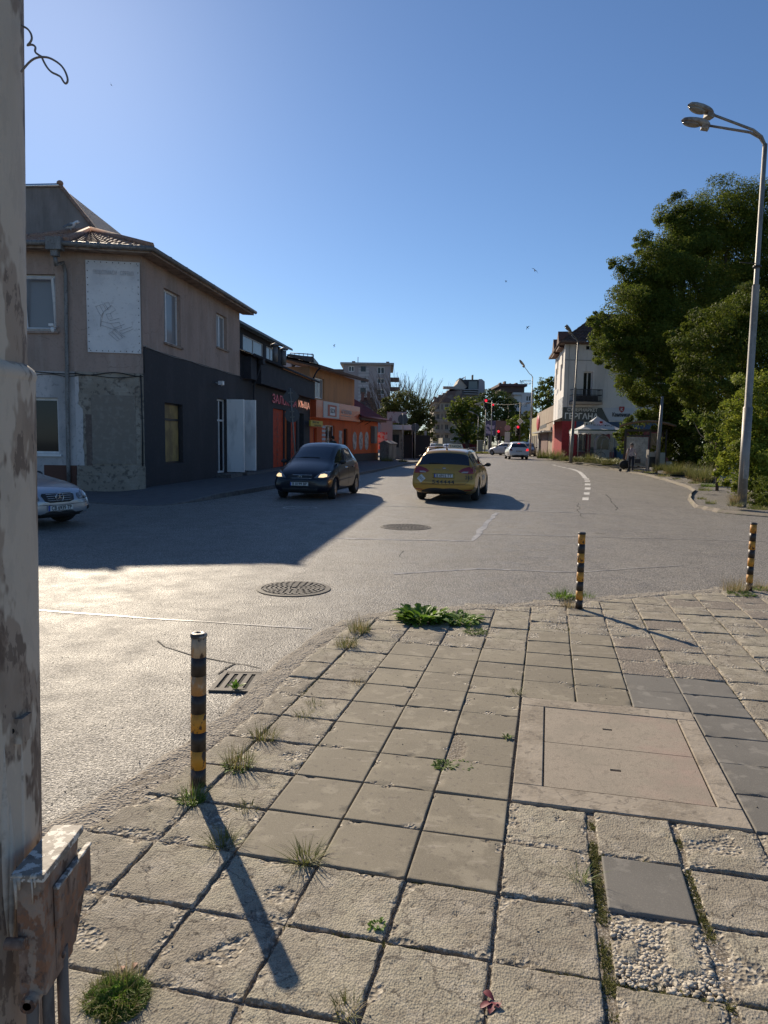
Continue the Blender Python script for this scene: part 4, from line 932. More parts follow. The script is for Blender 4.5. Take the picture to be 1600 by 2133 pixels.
for hh, mt, nm in ((rp, redp, 'red_panel'), (rq, redp, 'red_panel'), (dr_, oran, 'door')):
    o = MB().box(hh[0] + .003, hh[1] - .003, .10 if nm != 'door' else .25, .13 if nm != 'door' else .28, hh[2], hh[3]).build(nm, mt, ps)
    txt = 'ЗАЛОЖНА КЪЩА'; zs = np.linspace(hh[3] - .28, hh[2] + .2, len(txt)); lw = (hh[1] - hh[0])
    mm = None
    for q, (chh, z) in enumerate(zip(txt, zs)):
        if chh == ' ': continue
        lettering(chh, .25, darkred if nm != 'door' else M('pale_letter', (.5, .3, .2), .5), o, ((hh[0] + hh[1]) / 2, .09 if nm != 'door' else .24, z), width=min(.34, lw * .45), name='letter', height=.17)
for k, q in enumerate((hA, rs_)): MB().box(q[0], q[1], .30, .33, q[2], q[3]).build('door', M('dark_door', (.02, .02, .024), .5), ps)
la, lb = F2.at(563, 835)[0], F2.at(641, 840)[0]; print('letters', la, lb)
m1 = M('neon_crimson', (.30, .012, .05), .4, emit=(.6, .01, .09), emits=.05); m2 = M('neon_orange', (.6, .3, .2), .4, emit=(1, .45, .28), emits=.3)
spn = lb - la
lettering('ЗАЛОЖНА', .5, m1, ps, (la + spn * .30, -.12, 3.78), 0, spn * .60, .008, name='sign_letters', height=.46, bold=.002); lettering('КЪЩА', .5, m2, ps, (la + spn * .83, -.12, 3.78), 0, spn * .34, .008, name='sign_letters', height=.46, bold=.002)
MB().box(-.0, L2, -.5, -.004, PZ, .22).build('step', kerbst, ps)
for q, lb_ in ((0, 'metal chimney cowl on the black shop roof, nearer of two'), (1, 'metal chimney cowl on the black shop roof, farther of two')):
    c = Y(573 + 18 * q, 716 + 9 * q, 36 + 2.5 * q); t = thing('chimney_cowl', lb_, 'chimney', (c.x, c.y, c.z - .9), 0, 'metal cowls on the black roof')
    MB().lathe([(.14, 0), (.14, .75)], 12).build('flue', zinc, t); MB().lathe([(.24, .8), (.24, .84), (.02, .95)], 12).build('cap', zinc, t)
    MB().tube([(.1, 0, .7), (.15, 0, .82)], .02, 4).tube([(-.1, 0, .7), (-.15, 0, .82)], .02, 4).build('bracket', zinc, t)
# house behind with white gable and roof terrace
c = Y(590, 745, 60)
hb = thing('attic_house', 'white attic gable with a dark roof and terrace rails behind the black shop', 'house', (c.x, 60, 0))
z0 = Y(600, 765, 60).z; zt = Y(600, 735, 60).z
m = MB(); m.prism([(-1.2, 0, 0), (2.2, 0, 0), (2.2, 0, z0), (1.45, 0, z0 + .55), (.75, 0, z0 - .1), (.6, 0, zt - .4), (-1.2, 0, zt)], (0, 6, 0)); fixn(m.build('wall', M('attic_white', (.42, .42, .45), .8), hb))
m = MB(); m.prism([(.3, -.2, zt - .15), (.6, -.2, zt - .1), (1.5, -.2, zt - .22), (2.5, -.2, zt - .3), (2.4, -.2, z0 + .1), (1.5, -.2, z0 + .75), (.8, -.2, z0 + .05)], (0, 5, 0)); fixn(m.build('roof', darkroof, hb))
m = MB()
for k in range(6): m.tube([(.6 + k * .36, 0, zt - .35), (.6 + k * .36, 0, zt + .0)], .025, 4)
m.tube([(.6, 0, zt + .0), (2.5, 0, zt - .1)], .04, 4); m.tube([(2.5, 0, zt - .1), (2.5, 0, z0 - .6)], .05, 4); m.build('terrace_rail', M('rail_dark', (.05, .05, .055), .5), hb)

# ------------------------------------------------------------------ 3. orange insurance shop
A3 = B2; B3v = Y(738, 900, 54.3); B3 = (B3v.x, 54.3); C3v = Y(787, 920, 61.0); C3 = (C3v.x, 61.0)
F3 = Frame(A3, B3); F4 = Frame(B3, C3)
orange = M('orange_paint', (.66, .12, .028), .8, layers=[('noise', (1.5, 1.5, .7), .4, .7, (.56, .10, .025)), ('noise', 9, .6, .75, (.42, .08, .025), 5, .5)], bumps=[('noise', 30, .2, .006)])
ochre = M('ochre_render', (.52, .255, .12), .9, layers=[('noise', (1.2, 1.2, .4), .42, .68, (.44, .22, .11)), ('noise', (5, 5, .5), .55, .75, (.36, .20, .11), 5, .5)], bumps=[('noise', 20, .2, .01)])
os_ = thing('orange_shop', 'two-storey shop with ochre upper wall, orange ground floor and long orange fascia sign', 'shop', (A3[0], A3[1], 0), F3.rz)
uw = F3.box(657, 785, 676, 832); fz1, fz0 = F3.at(650, 832)[1], F3.at(650, 870)[1]; e3 = F3.at(648, 764)[1]; sx2 = F3.at(736, 880)[0]
print('orange', F3.L, uw, fz0, fz1, e3)
g1 = F3.box(683, 883, 697, 925); g2 = F3.box(716, 896, 724, 925)
dW = (F3.at(653, 890)[0], F3.at(660, 890)[0], .3, 2.5); wW = (F3.at(678, 885)[0], F3.at(697, 890)[0], .9, 2.75); dX = (F3.at(716, 900)[0], F3.at(724, 900)[0], .3, 2.6)
L3 = F3.L
m = MB(); wall(m, .003, L3, 0, fz0, [dW, wW, dX], 0, .2); m.build('ground_wall', orange, os_)
m = MB(); wall(m, .003, L3, fz0, e3, [uw], 0.02, .2); m.poly([(L3, .02, fz0 - .5), (L3, 7, fz0 - .5), (L3, 7, e3), (L3, .02, e3)]); m.poly([(0.003, .02, 4), (.003, 7, 4), (.003, 7, e3), (.003, .02, e3)]); m.build('upper_wall', ochre, os_)
window(os_, uw, pvc, blind, .02, .2, 2, 1, .08); window(os_, wW, pvc, glass, 0, .2, 2, 1, .07); window(os_, dX, M('dark_frame2', (.03, .03, .03), .5), glass, 0, .2, 1, 1, .06, name='door'); window(os_, dW, redp, M('door_red', (.25, .04, .02), .5), 0, .2, 1, 1, .06, name='door')
m = MB(); m.box(.05, sx2 + .4, -.4, -.003, fz0 + .02, fz1 - .02); fs = m.build('fascia_sign', M('fascia_orange', (.55, .09, .03), .45, coat=.3), os_)
wx0, wx1 = F3.at(673, 850, -.4)[0], F3.at(706, 850, -.4)[0]; MB().box(wx0, wx1, -.43, -.403, fz0 + .06, fz1 - .04).build('white_field', M('sign_white', (.50, .47, .45), .5), fs)
qx0, qx1 = F3.at(682, 850, -.4)[0], F3.at(700, 850, -.4)[0]; zc = (fz0 + fz1) / 2 - .02; hz = (fz1 - fz0)
MB().box(qx0, qx1, -.45, -.433, zc - hz * .33, zc + hz * .33).build('red_field', M('sign_red', (.42, .08, .04), .5), fs); MB().box(qx0 + .4 * (qx1 - qx0) * .5, qx1 - .2 * (qx1 - qx0), -.465, -.452, zc - hz * .27, zc + hz * .22).build('logo_plate', M('sign_plate', (.62, .62, .62), .5), fs)
lettering('SDI', .5, M('sign_navy', (.03, .03, .05), .5), fs, ((qx0 + qx1) / 2, -.47, zc), 0, (qx1 - qx0) * .5, .004, height=hz * .26, bold=.01)
tx0, tx1 = F3.at(710, 860, -.4)[0], F3.at(733, 862, -.4)[0]
lettering('ЗАСТРАХОВКИ', .4, MATS['sign_white'], fs, ((tx0 + tx1) / 2, -.41, zc + .05), 0, (tx1 - tx0) * .95, .004, height=hz * .26, bold=.008); lettering('живот имущество авто', .2, MATS['sign_white'], fs, ((tx0 + tx1) / 2, -.41, zc - hz * .22), 0, (tx1 - tx0) * .9, .002, height=hz * .09)
yx0, yx1 = F3.at(652, 885, -.7)[0], F3.at(677, 885, -.7)[0]; yz1, yz0 = F3.at(660, 876, -.7)[1], F3.at(660, 888, -.7)[1]
yb = MB().box(yx0, yx1, -.55, -.45, yz0, yz1).build('yellow_sign', M('sign_yellow', (.55, .38, .03), .5), os_)
lettering('ВИНЕТКИ', .2, MATS['sign_navy'], yb, ((yx0 + yx1) / 2 - .2, -.56, (yz0 + yz1) / 2 + .07), 0, (yx1 - yx0) * .5, .002, height=.13); lettering('ГРАЖДАНСКА', .2, MATS['sign_navy'], yb, ((yx0 + yx1) / 2 + .15, -.56, (yz0 + yz1) / 2 - .12), 0, (yx1 - yx0) * .6, .002, height=.13)
m = MB()
for k in range(7): m.box(wW[0] - .7, wW[0] - .05, -.03, -.003, .9 + k * .27, 1.08 + k * .27)
m.build('notices', M('notice_white', (.5, .5, .5), .6), os_)
m = MB(); m.box(L3 - .0, L3 + 0.001, 0.03, 7, e3 - .02, e3); rt = .12
tiled_roof(m, (-.3, -.75, e3 + .02), (L3 + .9, -.75, e3 + .02), (L3 + .9, 5, e3 + 1.5), (-.3, 5, e3 + 1.5), 26, 0, .05, 8); m.build('roof', M('dark_tiles', (.075, .045, .038), .85, layers=[('noise', 12, .45, .7, (.12, .075, .06))]), os_)
m = MB(); m.prism([(-.3, -.75, e3 - .10), (L3 + .9, -.75, e3 - .10), (L3 + .9, 5, e3 + 1.2), (-.3, 5, e3 + 1.2)], (0, 0, .1)); m.box(-.3, L3 + .9, -.82, -.75, e3 - .12, e3 + .06); m.prism([(L3 + .9, -.75, e3 - .12), (L3 + .9, 5, e3 + 1.3), (L3 + .9, 5, e3 + 1.56), (L3 + .9, -.75, e3 + .1)], (.05, 0, 0)); fixn(m.build('soffit', M('soffit_dark', (.12, .075, .055), .9), os_))
MB().tube([(-.1, -.8, e3 - .05), (-.1, -.5, e3 - .3), (.05, -.1, e3 - .9), (.05, -.08, fz1 + .1)], .05, 6).build('downpipe', anthr2, os_)

# ------------------------------------------------------------------ 4. low orange house with red roof
lo = thing('red_roof_house', 'low orange house with a dark red tiled roof and three oval-ended posters on its wall', 'house', (B3[0], B3[1], 0), F4.rz)
L4 = F4.L; EZ = 3.45
m = MB(); wall(m, .003, L4, .75, EZ, [], 0, .1); m.poly([(L4, 0, 0), (L4, 6, 0), (L4, 6, EZ), (L4, 0, EZ)]); m.build('wall', orange, lo)
m = MB(); m.box(-.02, L4 + .02, -.05, .02, 0, .747); m.build('plinth', M('plinth_grey', (.07, .06, .055), .9), lo)
rr0 = M('maroon_tiles', (.15, .035, .04), .6, layers=[('noise', 6, .45, .7, (.11, .028, .03)), ('noise', 30, .55, .7, (.22, .06, .06), 3, .5)])
m = MB(); tiled_roof(m, (-.1, -.6, EZ + .1), (L4 + .5, -.6, EZ + .1), (L4 - 2.8, 3.4, EZ + 2.9), (-.1, 3.4, EZ + 2.9), 26, 0, .06, 10); tiled_roof(m, (L4 + .5, -.6, EZ + .1), (L4 + .5, 7.0, EZ + .1), (L4 - 2.8, 3.4, EZ + 2.95), (L4 - 2.8, 3.39, EZ + 2.95), 20, 0, .06, 10); m.build('roof', rr0, lo)
m = MB(); m.box(-.1, L4 + .5, -.62, .0, EZ - .12, EZ + .08); m.box(L4, L4 + .5, 0, 7, EZ - .12, EZ + .08); m.build('soffit', MATS['soffit_dark'], lo)
MB().tube([(-.1, -.68, EZ + .1), (L4 + .5, -.68, EZ + .1)], .08, 8).build('gutter', rr0, lo)
poster = M('poster_print', (.42, .40, .40), .5, layers=[('noise', 3, .45, .6, (.20, .17, .16), 5, .9)])
for px_ in (738.5, 751.5, 763.5):
    a, zt = F4.at(px_ - 3.6, 899); b, zb = F4.at(px_ + 3.6, 937)
    r_ = (b - a) / 2; cx_ = (a + b) / 2; pts = [(cx_ + r_ * math.cos(t), -.02, zt - r_ + r_ * math.sin(t)) for t in np.linspace(0, math.pi, 9)] + [(cx_ + r_ * math.cos(t), -.02, zb + r_ + r_ * math.sin(t)) for t in np.linspace(math.pi, 2 * math.pi, 9)]
    mm = MB().prism(pts, (0, .017, 0)); fixn(mm.build('poster', poster, lo))
a, zt = F3.at(706, 897); b, zb = F3.at(712, 925)
MB().box(a, b, -.02, -.003, zb, zt).build('poster', poster, os_)
a, zt = F4.at(781, 896); b, zb = F4.at(789, 906); MB().box(L4 - .95, L4 - .35, -.03, -.003, zb, zt).build('street_plate', M('plate_blue', (.05, .06, .12), .5), lo)
m = MB(); 
for px_ in (745, 760): a = F4.at(px_, 884)[0]; m.tube([(a, 0, 3.0), (a, -.5, 3.3)], .02, 4); m.tube([(a, 0, 3.3), (a, -.5, 3.3)], .02, 4)
m.build('brackets', cable, lo)
c = Y(779, 965, 58.5)
eb = thing('meter_box', 'grey wall meter box at the end of the low orange house', 'box', (F4.o + F4.x * (L4 - 2.3) - F4.y * .02), F4.rz)
MB().box(0, .9, -.3, 0, 1.55, 2.95).build('case', M('box_grey', (.16, .14, .125), .6), eb); MB().box(.08, .82, -.33, -.303, 1.62, 2.88).build('door', M('box_door', (.18, .16, .14), .6), eb)
cb = thing('kiosk_cabinet', 'dented grey roadside utility cabinet with a pitched lid in front of the orange house', 'cabinet', (F4.o + F4.x * (L4 - 1.2) - F4.y * 1.0), F4.rz)
m = MB(); m.box(0, 2.6, -.3, .5, .1, 1.5); m.build('case', M('cabinet_grey', (.20, .175, .15), .7, layers=[('noise', (3, 3, 1), .45, .7, (.12, .09, .07)), ('noise', 9, .58, .7, (.36, .34, .3), 5, .6)]), cb)
m = MB(); m.prism([(-.1, -.4, 1.5), (2.7, -.4, 1.5), (2.7, .6, 1.5), (-.1, .6, 1.5)], (0, 0, .06)); m.prism([(-.1, -.4, 1.562), (-.1, .6, 1.562), (-.1, .1, 1.8)], (2.8, 0, 0)); fixn(m.build('lid', MATS['box_grey'], cb))
MB().box(.1, 1.25, -.32, -.302, .2, 1.42).build('door', MATS['cabinet_grey'], cb); MB().box(1.35, 2.5, -.32, -.302, .2, 1.42).build('door', MATS['cabinet_grey'], cb)
# ------------------------------------------------------------------ foliage machinery
def leaf_mat(name, c1, c2, tr=.35, rough=.6):
    return M(name, c1, rough, rand=c2, trans=tr, spec=.15)
def leafcloud(blobs, size, dens, seed=1, droop=0.0, sub=.30, inner=.25, yz=.85, aspect=2.0):
    """blobs: (centre, radius). Leaves gather in sub-clumps near each blob's surface."""
    g = np.random.default_rng(seed); Cs = []; As = []
    for c, r in blobs:
        nsub = max(10, int(26 * (r / 1.6) ** 1.2)) if r > .8 else max(8, int(16 * r / .8)); d = g.normal(size=(nsub, 3)); d /= np.linalg.norm(d, axis=1)[:, None]
        rad = r * g.uniform(.62, 1.04, nsub) ** (1.0); cc = np.array(c) + d * rad[:, None] * np.array([1, 1, yz])
        sr = r * sub * g.uniform(.6, 1.35, nsub); n = int(dens * 4 * math.pi * r * r / (size * size * .5)); n = max(n, 60)
        idx = g.integers(0, nsub, n); p = g.normal(size=(n, 3)); p *= (g.uniform(.1, .85, n) ** .5 / np.linalg.norm(p, axis=1))[:, None]; q = cc[idx] + p * sr[idx][:, None] * np.array([1.15, 1.15, .8])
        ni = int(n * inner); q2 = g.normal(size=(ni, 3)); q2 *= (g.uniform(0, .8, ni) ** .5 / np.linalg.norm(q2, axis=1))[:, None]; q2 = np.array(c) + q2 * r * .85
        Cs += [q, q2]; As += [d[idx], g.normal(size=(ni, 3)) * .3]
    P = np.concatenate(Cs); O = np.concatenate(As); n = len(P)
    nrm = O * .9 + np.array([0, 0, .7]) + g.normal(size=(n, 3)) * .65; nrm /= np.linalg.norm(nrm, axis=1)[:, None]
    t = g.normal(size=(n, 3)); t[:, 2] -= droop * 1.6; t -= (t * nrm).sum(1)[:, None] * nrm; t /= np.linalg.norm(t, axis=1)[:, None] + 1e-9
    b = np.cross(nrm, t); L = (size * g.uniform(.6, 1.3, n))[:, None]; W = L / aspect
    V = np.stack([P - t * L * .5, P + b * W * .5 - nrm * L * .06, P + t * L * .5, P - b * W * .5 - nrm * L * .06], 1).reshape(-1, 3)
    return V, np.arange(n * 4).reshape(-1, 4)
bark = M('bark', (.10, .075, .055), .95, layers=[('noise', (9, 9, 3), .4, .7, (.055, .042, .032))], bumps=[('noise', (20, 20, 5), .6, .02)])
def limb(a, b, k=4, w=.12):
    a, b = Vector(a), Vector(b); L = (b - a).length
    return [a] + [a.lerp(b, i / k) + Vector((random.uniform(-w, w), random.uniform(-w, w), random.uniform(0, w))) * L * .5 for i in range(1, k)] + [b]
def tree(name, label, pb, base, leaf, mat, dens=.9, seed=1, droop=0.0, trunk_r=.3, group=None, cat='tree', limbs=True, aspect=2.0, inner=.25, sub=.30, rel=None):
    """pb: (px, py, radius px, distance) blobs of the crown"""
    t = thing(name, label, cat, base, 0, group); B = Vector(base); blobs = []
    for px, py, r, d in pb: c = Y(px, py, d) - B; blobs.append((c, r / FPX * d))
    V, F = leafcloud(blobs, leaf, dens, seed, droop, sub, inner, aspect=aspect)
    link('crown', fastmesh('crown', V, F, mat), t)
    if limbs:
        m = MB(); top = sum((b[0] for b in blobs), Vector()) / len(blobs); fork = Vector((top.x * .3, top.y * .3, max(1.2, top.z * .45)))
        m.tube([(0, 0, -.1), Vector((fork.x * .3, fork.y * .3, fork.z * .5)), fork], [trunk_r, trunk_r * .8, trunk_r * .7], 9)
        for c, r in blobs: m.tube(limb(fork, c), [trunk_r * .5, trunk_r * .38, trunk_r * .28, trunk_r * .2, trunk_r * .08], 6, cap=False)
        m.build('trunk', bark, t)
    return t
L_dark = leaf_mat('leaf_dark', (.062, .092, .012), (.135, .155, .022), .45)
L_mid = leaf_mat('leaf_mid', (.068, .108, .014), (.165, .185, .03), .5)
L_yel = leaf_mat('leaf_yellowgreen', (.15, .20, .022), (.27, .29, .04), .42)
L_far = leaf_mat('leaf_far', (.045, .075, .022), (.08, .11, .03), .4)
L_olv = leaf_mat('leaf_olive', (.065, .085, .02), (.13, .14, .035), .4)
L_bri = leaf_mat('leaf_bright', (.09, .14, .02), (.17, .20, .03), .42)

# ------------------------------------------------------------------ right pavement (setting)
rk = [(40, 11), (22, 12.6), (13, 14.6), (9.0, 16.4), (8.25, 17.6), (8.35, 19.2), (9.6, 22.5), (11.6, 26.6), (13.2, 33.0), (14.3, 39.0), (14.4, 45), (13.9, 52), (13.9, 58), (14.6, 66), (16.8, 82), (21, 110)]
ri = [(42, 40), (36, 42), (33, 44), (31, 45), (31, 46), (31, 47), (31, 48), (31, 49), (31, 50), (31, 51), (31, 52), (30, 54), (30, 60), (30, 68), (32, 84), (36, 112)]
rpave = M('right_path', (.21, .18, .145), .95, layers=[('crack', .9, .03, .0, (.08, .075, .04), 5, .8), ('noise', 1.2, .4, .65, (.19, .16, .12)), ('brick', (2, 2, 2), .0, .4, (.27, .235, .19), .05, .5), ('noise', 5, .55, .75, (.15, .15, .07), 5, .6)], bumps=[('noise', 10, .5, .03), ('noise', 60, .4, .008)])
pave_strip('right_pavement', rk, ri, .12, [rpave, rpave], 'cracked weedy pavement beyond the side road on the right', .3, 5, rag=True)
gz = lambda x, y, h=.12: h + HT(x, y)

# ------------------------------------------------------------------ supermarket
smw = M('market_wall', (.74, .70, .65), .9, layers=[('noise', (.8, .8, .4), .4, .7, (.64, .60, .55)), ('noise', (5, 5, .5), .6, .8, (.48, .44, .39), 5, .5)], bumps=[('noise', 20, .2, .01)])
K1 = Y(1171, 900, 60.0); K2 = Y(1400, 900, 60.8); K0 = Y(1151.5, 900, 70.5)
FM = Frame((K1.x, K1.y), (K2.x, K2.y)); FS = Frame((K0.x, K0.y), (K1.x, K1.y))
smk = thing('supermarket', 'three-storey white corner building with supermarket signs, red corner pillar and tiled roof', 'building', (K1.x, K1.y, 0), FM.rz)
zs1, zs0 = FM.at(1172, 848)[1], FM.at(1172, 877)[1]; ze = FM.at(1172, 714)[1]
print('market', FM.L, FS.L, zs0, zs1, ze)
bw = FM.box(1216, 774, 1234, 810); uw2 = FM.box(1221, 716, 1241, 730); uw2 = (uw2[0], uw2[1], uw2[2], min(uw2[3], ze - .1))
bw = (bw[0], bw[1], FM.at(1216, 836)[1], bw[3])
shop = [(FM.at(1195, 900)[0], FM.at(1224, 900)[0], 1.1, 4.1), (FM.at(1232, 900)[0], FM.at(1262, 900)[0], .5, 4.1), (FM.at(1272, 900)[0], FM.at(1300, 900)[0], 1.1, 4.1)]
m = MB(); wall(m, 0, FM.L, zs0, ze, [bw, uw2], 0, .25); m.poly([(FM.L, 0, 0), (FM.L, 11, 0), (FM.L, 11, ze), (FM.L, 0, ze)]); kb_ = (Matrix.Translation(FM.o) @ Matrix.Rotation(FM.rz, 4, 'Z')).inverted() @ FS.o; m.poly([(kb_.x, kb_.y, 0), (FM.L, kb_.y, 0), (FM.L, kb_.y, ze), (kb_.x, kb_.y, ze)]); m.build('upper_wall', smw, smk)
m = MB(); wall(m, 0, FM.L, 0, zs0 - .003, shop, 0.05, .4); m.build('shop_wall', M('market_shop_wall', (.22, .05, .05), .8), smk)
for h_, nx_ in ((bw, 2), (uw2, 2)): window(smk, h_, pvc, glass, 0, .25, nx_, 1, .09)
stock = M('shop_interior', (.03, .028, .025), .35, layers=[('vor', 2.2, .1, .35, (.16, .12, .09), 2, .6), ('noise', 4, .58, .68, (.35, .25, .13), 3, .5)], coat=.6)
for h_ in shop: window(smk, h_, M('shop_frame', (.30, .28, .26), .5), stock, .05, .4, 2, 1, .08, name='shop_window')
MB().box(-.02, 1.3, -.04, .04, 0, zs0).build('corner_pillar', M('market_red', (.42, .03, .035), .7, layers=[('noise', 5, .5, .7, (.33, .025, .03))]), smk)
MB().box(0, .05, .05, 2.0, 0, zs0).build('corner_pillar', MATS['market_red'], smk)
sgx = [FM.at(p, 860)[0] for p in (1172, 1253, 1269, 1319)]
gs = MB().poly([(sgx[0], -.06, zs0), (sgx[2], -.06, zs0), (sgx[1] + .3, -.06, (zs0 + zs1) / 2), (sgx[1], -.06, zs1), (sgx[0], -.06, zs1)]).box(sgx[0], sgx[1] - .1, -.055, -.003, zs0 + .01, zs1 - .01).build('shop_sign', M('sign_grey', (.095, .10, .09), .6), smk)
lt = M('letter_white', (.75, .75, .72), .5)
a_, z_ = FM.at(1213, 854); lettering('СУПЕРМАРКЕТ', .6, lt, gs, (a_, -.08, FM.at(1213, 853.5)[1]), 0, FM.at(1243.5, 853)[0] - FM.at(1181, 853)[0], .006, height=.30, bold=.01)
lettering('ГЕРГАНА', .8, lt, gs, (FM.at(1211, 867)[0], -.08, FM.at(1211, 866.7)[1]), 0, FM.at(1246, 868)[0] - FM.at(1176.5, 868)[0], .006, height=.52, bold=.018)
ws = MB().poly([(sgx[2] + .02, -.065, zs0 + .1), (sgx[3], -.065, zs0 + .1), (sgx[3], -.065, zs1 + .02), (sgx[1] + .02, -.065, zs1 + .02), (sgx[1] + .33, -.065, (zs0 + zs1) / 2)]).box(sgx[2] + .1, sgx[3] - .02, -.06, -.003, zs0 + .12, zs1).build('beer_sign', M('sign_pale', (.62, .62, .64), .6), smk)
lettering('Каменица', .6, M('letter_navy', (.045, .05, .06), .5), ws, (FM.at(1293.5, 864)[0], -.085, FM.at(1293.5, 864.5)[1]), 0, FM.at(1312, 864)[0] - FM.at(1275, 864)[0], .006, height=.42, bold=.02)
sc_ = (FM.at(1294.5, 853)[0], FM.at(1294.5, 853)[1]); rsg = .24
MB().poly([(sc_[0] + x * rsg, -.09, sc_[1] + z * rsg) for x, z in [(-1, .95), (-.5, 1.05), (0, .95), (.5, 1.05), (1, .95), (.95, -.1), (.6, -.7), (0, -1.1), (-.6, -.7), (-.95, -.1)][::-1]]).build('shield', M('beer_red', (.40, .03, .03), .5), ws)
lettering('К', .5, lt, ws, (sc_[0], -.10, sc_[1]), 0, .2, .003, height=.28, bold=.012)
MB().box(sgx[0] + 1.2, FM.L, -.05, .0, zs0 - .75, zs0 - .004).build('blue_fascia', M('fascia_blue', (.05, .09, .16), .6), smk)
m = MB(); m.box(bw[0] - 1.15, bw[1] + .55, -1.0, -.003, bw[2] - .30, bw[2] - .08)
m.build('balcony_slab', M('balcony_conc', (.34, .28, .22), .9), smk)
m = MB(); x0, x1, zb = bw[0] - 1.1, bw[1] + .5, bw[2] - .08
for z in (zb + .08, zb + .55, zb + 1.0): m.tube([(x0, 0, z), (x0, -.95, z), (x1, -.95, z), (x1, 0, z)], .03, 5)
for k in range(23): x = x0 + (x1 - x0) * k / 22; m.box(x - .018, x + .018, -.965, -.935, zb, zb + 1.0)
m.build('balcony_railing', M('railing_black', (.025, .025, .03), .5), smk)
MB().box(x0 + .2, x1 - .3, -.8, -.3, zb, zb + .5).build('balcony_boxes', M('balcony_stuff', (.05, .05, .055), .8, layers=[('vor', 4, .2, .5, (.11, .11, .13), 2, .7)]), smk)
m = MB(); m.box(.35, .38, -.02, -.003, zs1, ze); m.box(.9, .98, -.09, -.01, zs1, ze - .2); m.box(0, FM.L, -.02, -.003, bw[3] + .9, bw[3] + .96); m.build('downpipe', M('pipe_grey', (.3, .28, .26), .7), smk)
# left face
iM = (Matrix.Translation(FM.o) @ Matrix.Rotation(FM.rz, 4, 'Z')).inverted(); oS = iM @ FS.o; rS = FS.rz - FM.rz
sw = [FS.box(1153.5, 776, 1157, 812), FS.box(1165.5, 764, 1170, 812), FS.box(1156, 728, 1160, 752), FS.box(1167, 722, 1171, 745)]
sw = [(FS.L * .12, FS.L * .25, sw[0][2], sw[0][3]), (FS.L * .62, FS.L * .78, sw[1][2], sw[1][3]), (FS.L * .25, FS.L * .38, ze - 1.9, ze - .6), (FS.L * .72, FS.L * .86, ze - 1.9, ze - .6)]
sh2 = [(FS.L * .35, FS.L * .6, 1.1, 3.2), (FS.L * .68, FS.L * .92, 1.1, 3.2)]
m = MB(); wall(m, 0, FS.L, zs0, ze, sw, 0, .2); m.build('side_wall', smw, smk, oS, rS)
m = MB(); wall(m, 0, FS.L, 0, zs0 - .003, sh2, 0, .2); m.build('side_shop_wall', M('side_pink', (.44, .13, .10), .8), smk, oS, rS)
for h_ in sw + sh2: o = window(smk, h_, pvc, blind, 0, .2, 2, 1, .07); o.location = oS; o.rotation_euler = (0, 0, rS)
MB().box(FS.L * .55, FS.L - .1, -.05, -.003, zs0 + .25, zs0 + 2.0).build('side_sign', M('sign_palegrey', (.42, .42, .41), .6, layers=[('noise', (1.5, 1.5, 3), .5, .6, (.25, .25, .26), 3, .7)]), smk, oS, rS)
m = MB(); m.prism([(FS.L * .1, -.003, 3.9), (FS.L - .05, -.003, 3.9), (FS.L - .05, -1.3, 3.35), (FS.L * .1, -1.3, 3.35)], (0, 0, .05)); m.box(FS.L * .1, FS.L - .05, -1.33, -1.3, 3.1, 3.42); fixn(m.build('awning', M('awning_black', (.03, .03, .035), .7), smk, oS, rS))
# roof: hip over both faces with two small gables on the street side
gdir = lambda p: iM @ Vector(p)
e0 = FS.o - FS.y * .55 - FS.x * .6; e1 = Vector((K1.x, K1.y, 0)) - FM.y * .55 - FS.y * .55; e2 = Vector((K2.x, K2.y, 0)) - FM.y * .55 + FM.x * .6
hz = ze + .05; r1 = Vector((K1.x, K1.y, 0)) + FM.y * 3.4 + FM.x * 4.0; rt_ = 3.0
m = MB(); tiled_roof(m, gdir((e1.x, e1.y, hz)), gdir((e2.x, e2.y, hz)), gdir((e2.x + FM.y.x * 4, e2.y + 4.2, hz + rt_)), gdir((r1.x, r1.y, hz + rt_)), 34, 0, .09, 9)
tiled_roof(m, gdir((e0.x, e0.y, hz)), gdir((e1.x, e1.y, hz)), gdir((r1.x, r1.y, hz + rt_)), gdir((e0.x + 3.6, e0.y + .3, hz + rt_)), 26, 0, .09, 9)
m.build('roof', M('brown_tiles', (.15, .085, .062), .85, layers=[('noise', 9, .45, .7, (.16, .10, .075)), ('noise', 3, .5, .7, (.09, .06, .05))]), smk)
m = MB()
for k in (.22, .62):
    q = e0.lerp(e1, k); q2 = e0.lerp(e1, k + .26); pk = (q + q2) / 2; inn = FS.y * 2.2
    m.prism([gdir((q.x, q.y, hz - .3)), gdir((q2.x, q2.y, hz - .3)), gdir((pk.x, pk.y, hz + 1.25))], gdir((q.x + inn.x, q.y + inn.y, hz - .3)) - gdir((q.x, q.y, hz - .3)))
fixn(m.build('dormer_gable', M('dormer_brown', (.13, .07, .05), .85), smk))
m = MB()
for a, b in ((e0, e1), (e1, e2)): m.tube([gdir((a.x, a.y, hz - .03)), gdir((b.x, b.y, hz - .03))], .09, 6)
m.poly([gdir((e1.x, e1.y, hz - .1)), gdir((e2.x, e2.y, hz - .1)), gdir((K2.x + 3, K2.y, ze - .1)), gdir((K1.x, K1.y, ze - .1))]); m.poly([gdir((e0.x, e0.y, hz - .1)), gdir((e1.x, e1.y, hz - .1)), gdir((K1.x, K1.y, ze - .1)), gdir((K0.x, K0.y, ze - .1))])
m.build('eaves', MATS['soffit_dark'], smk)

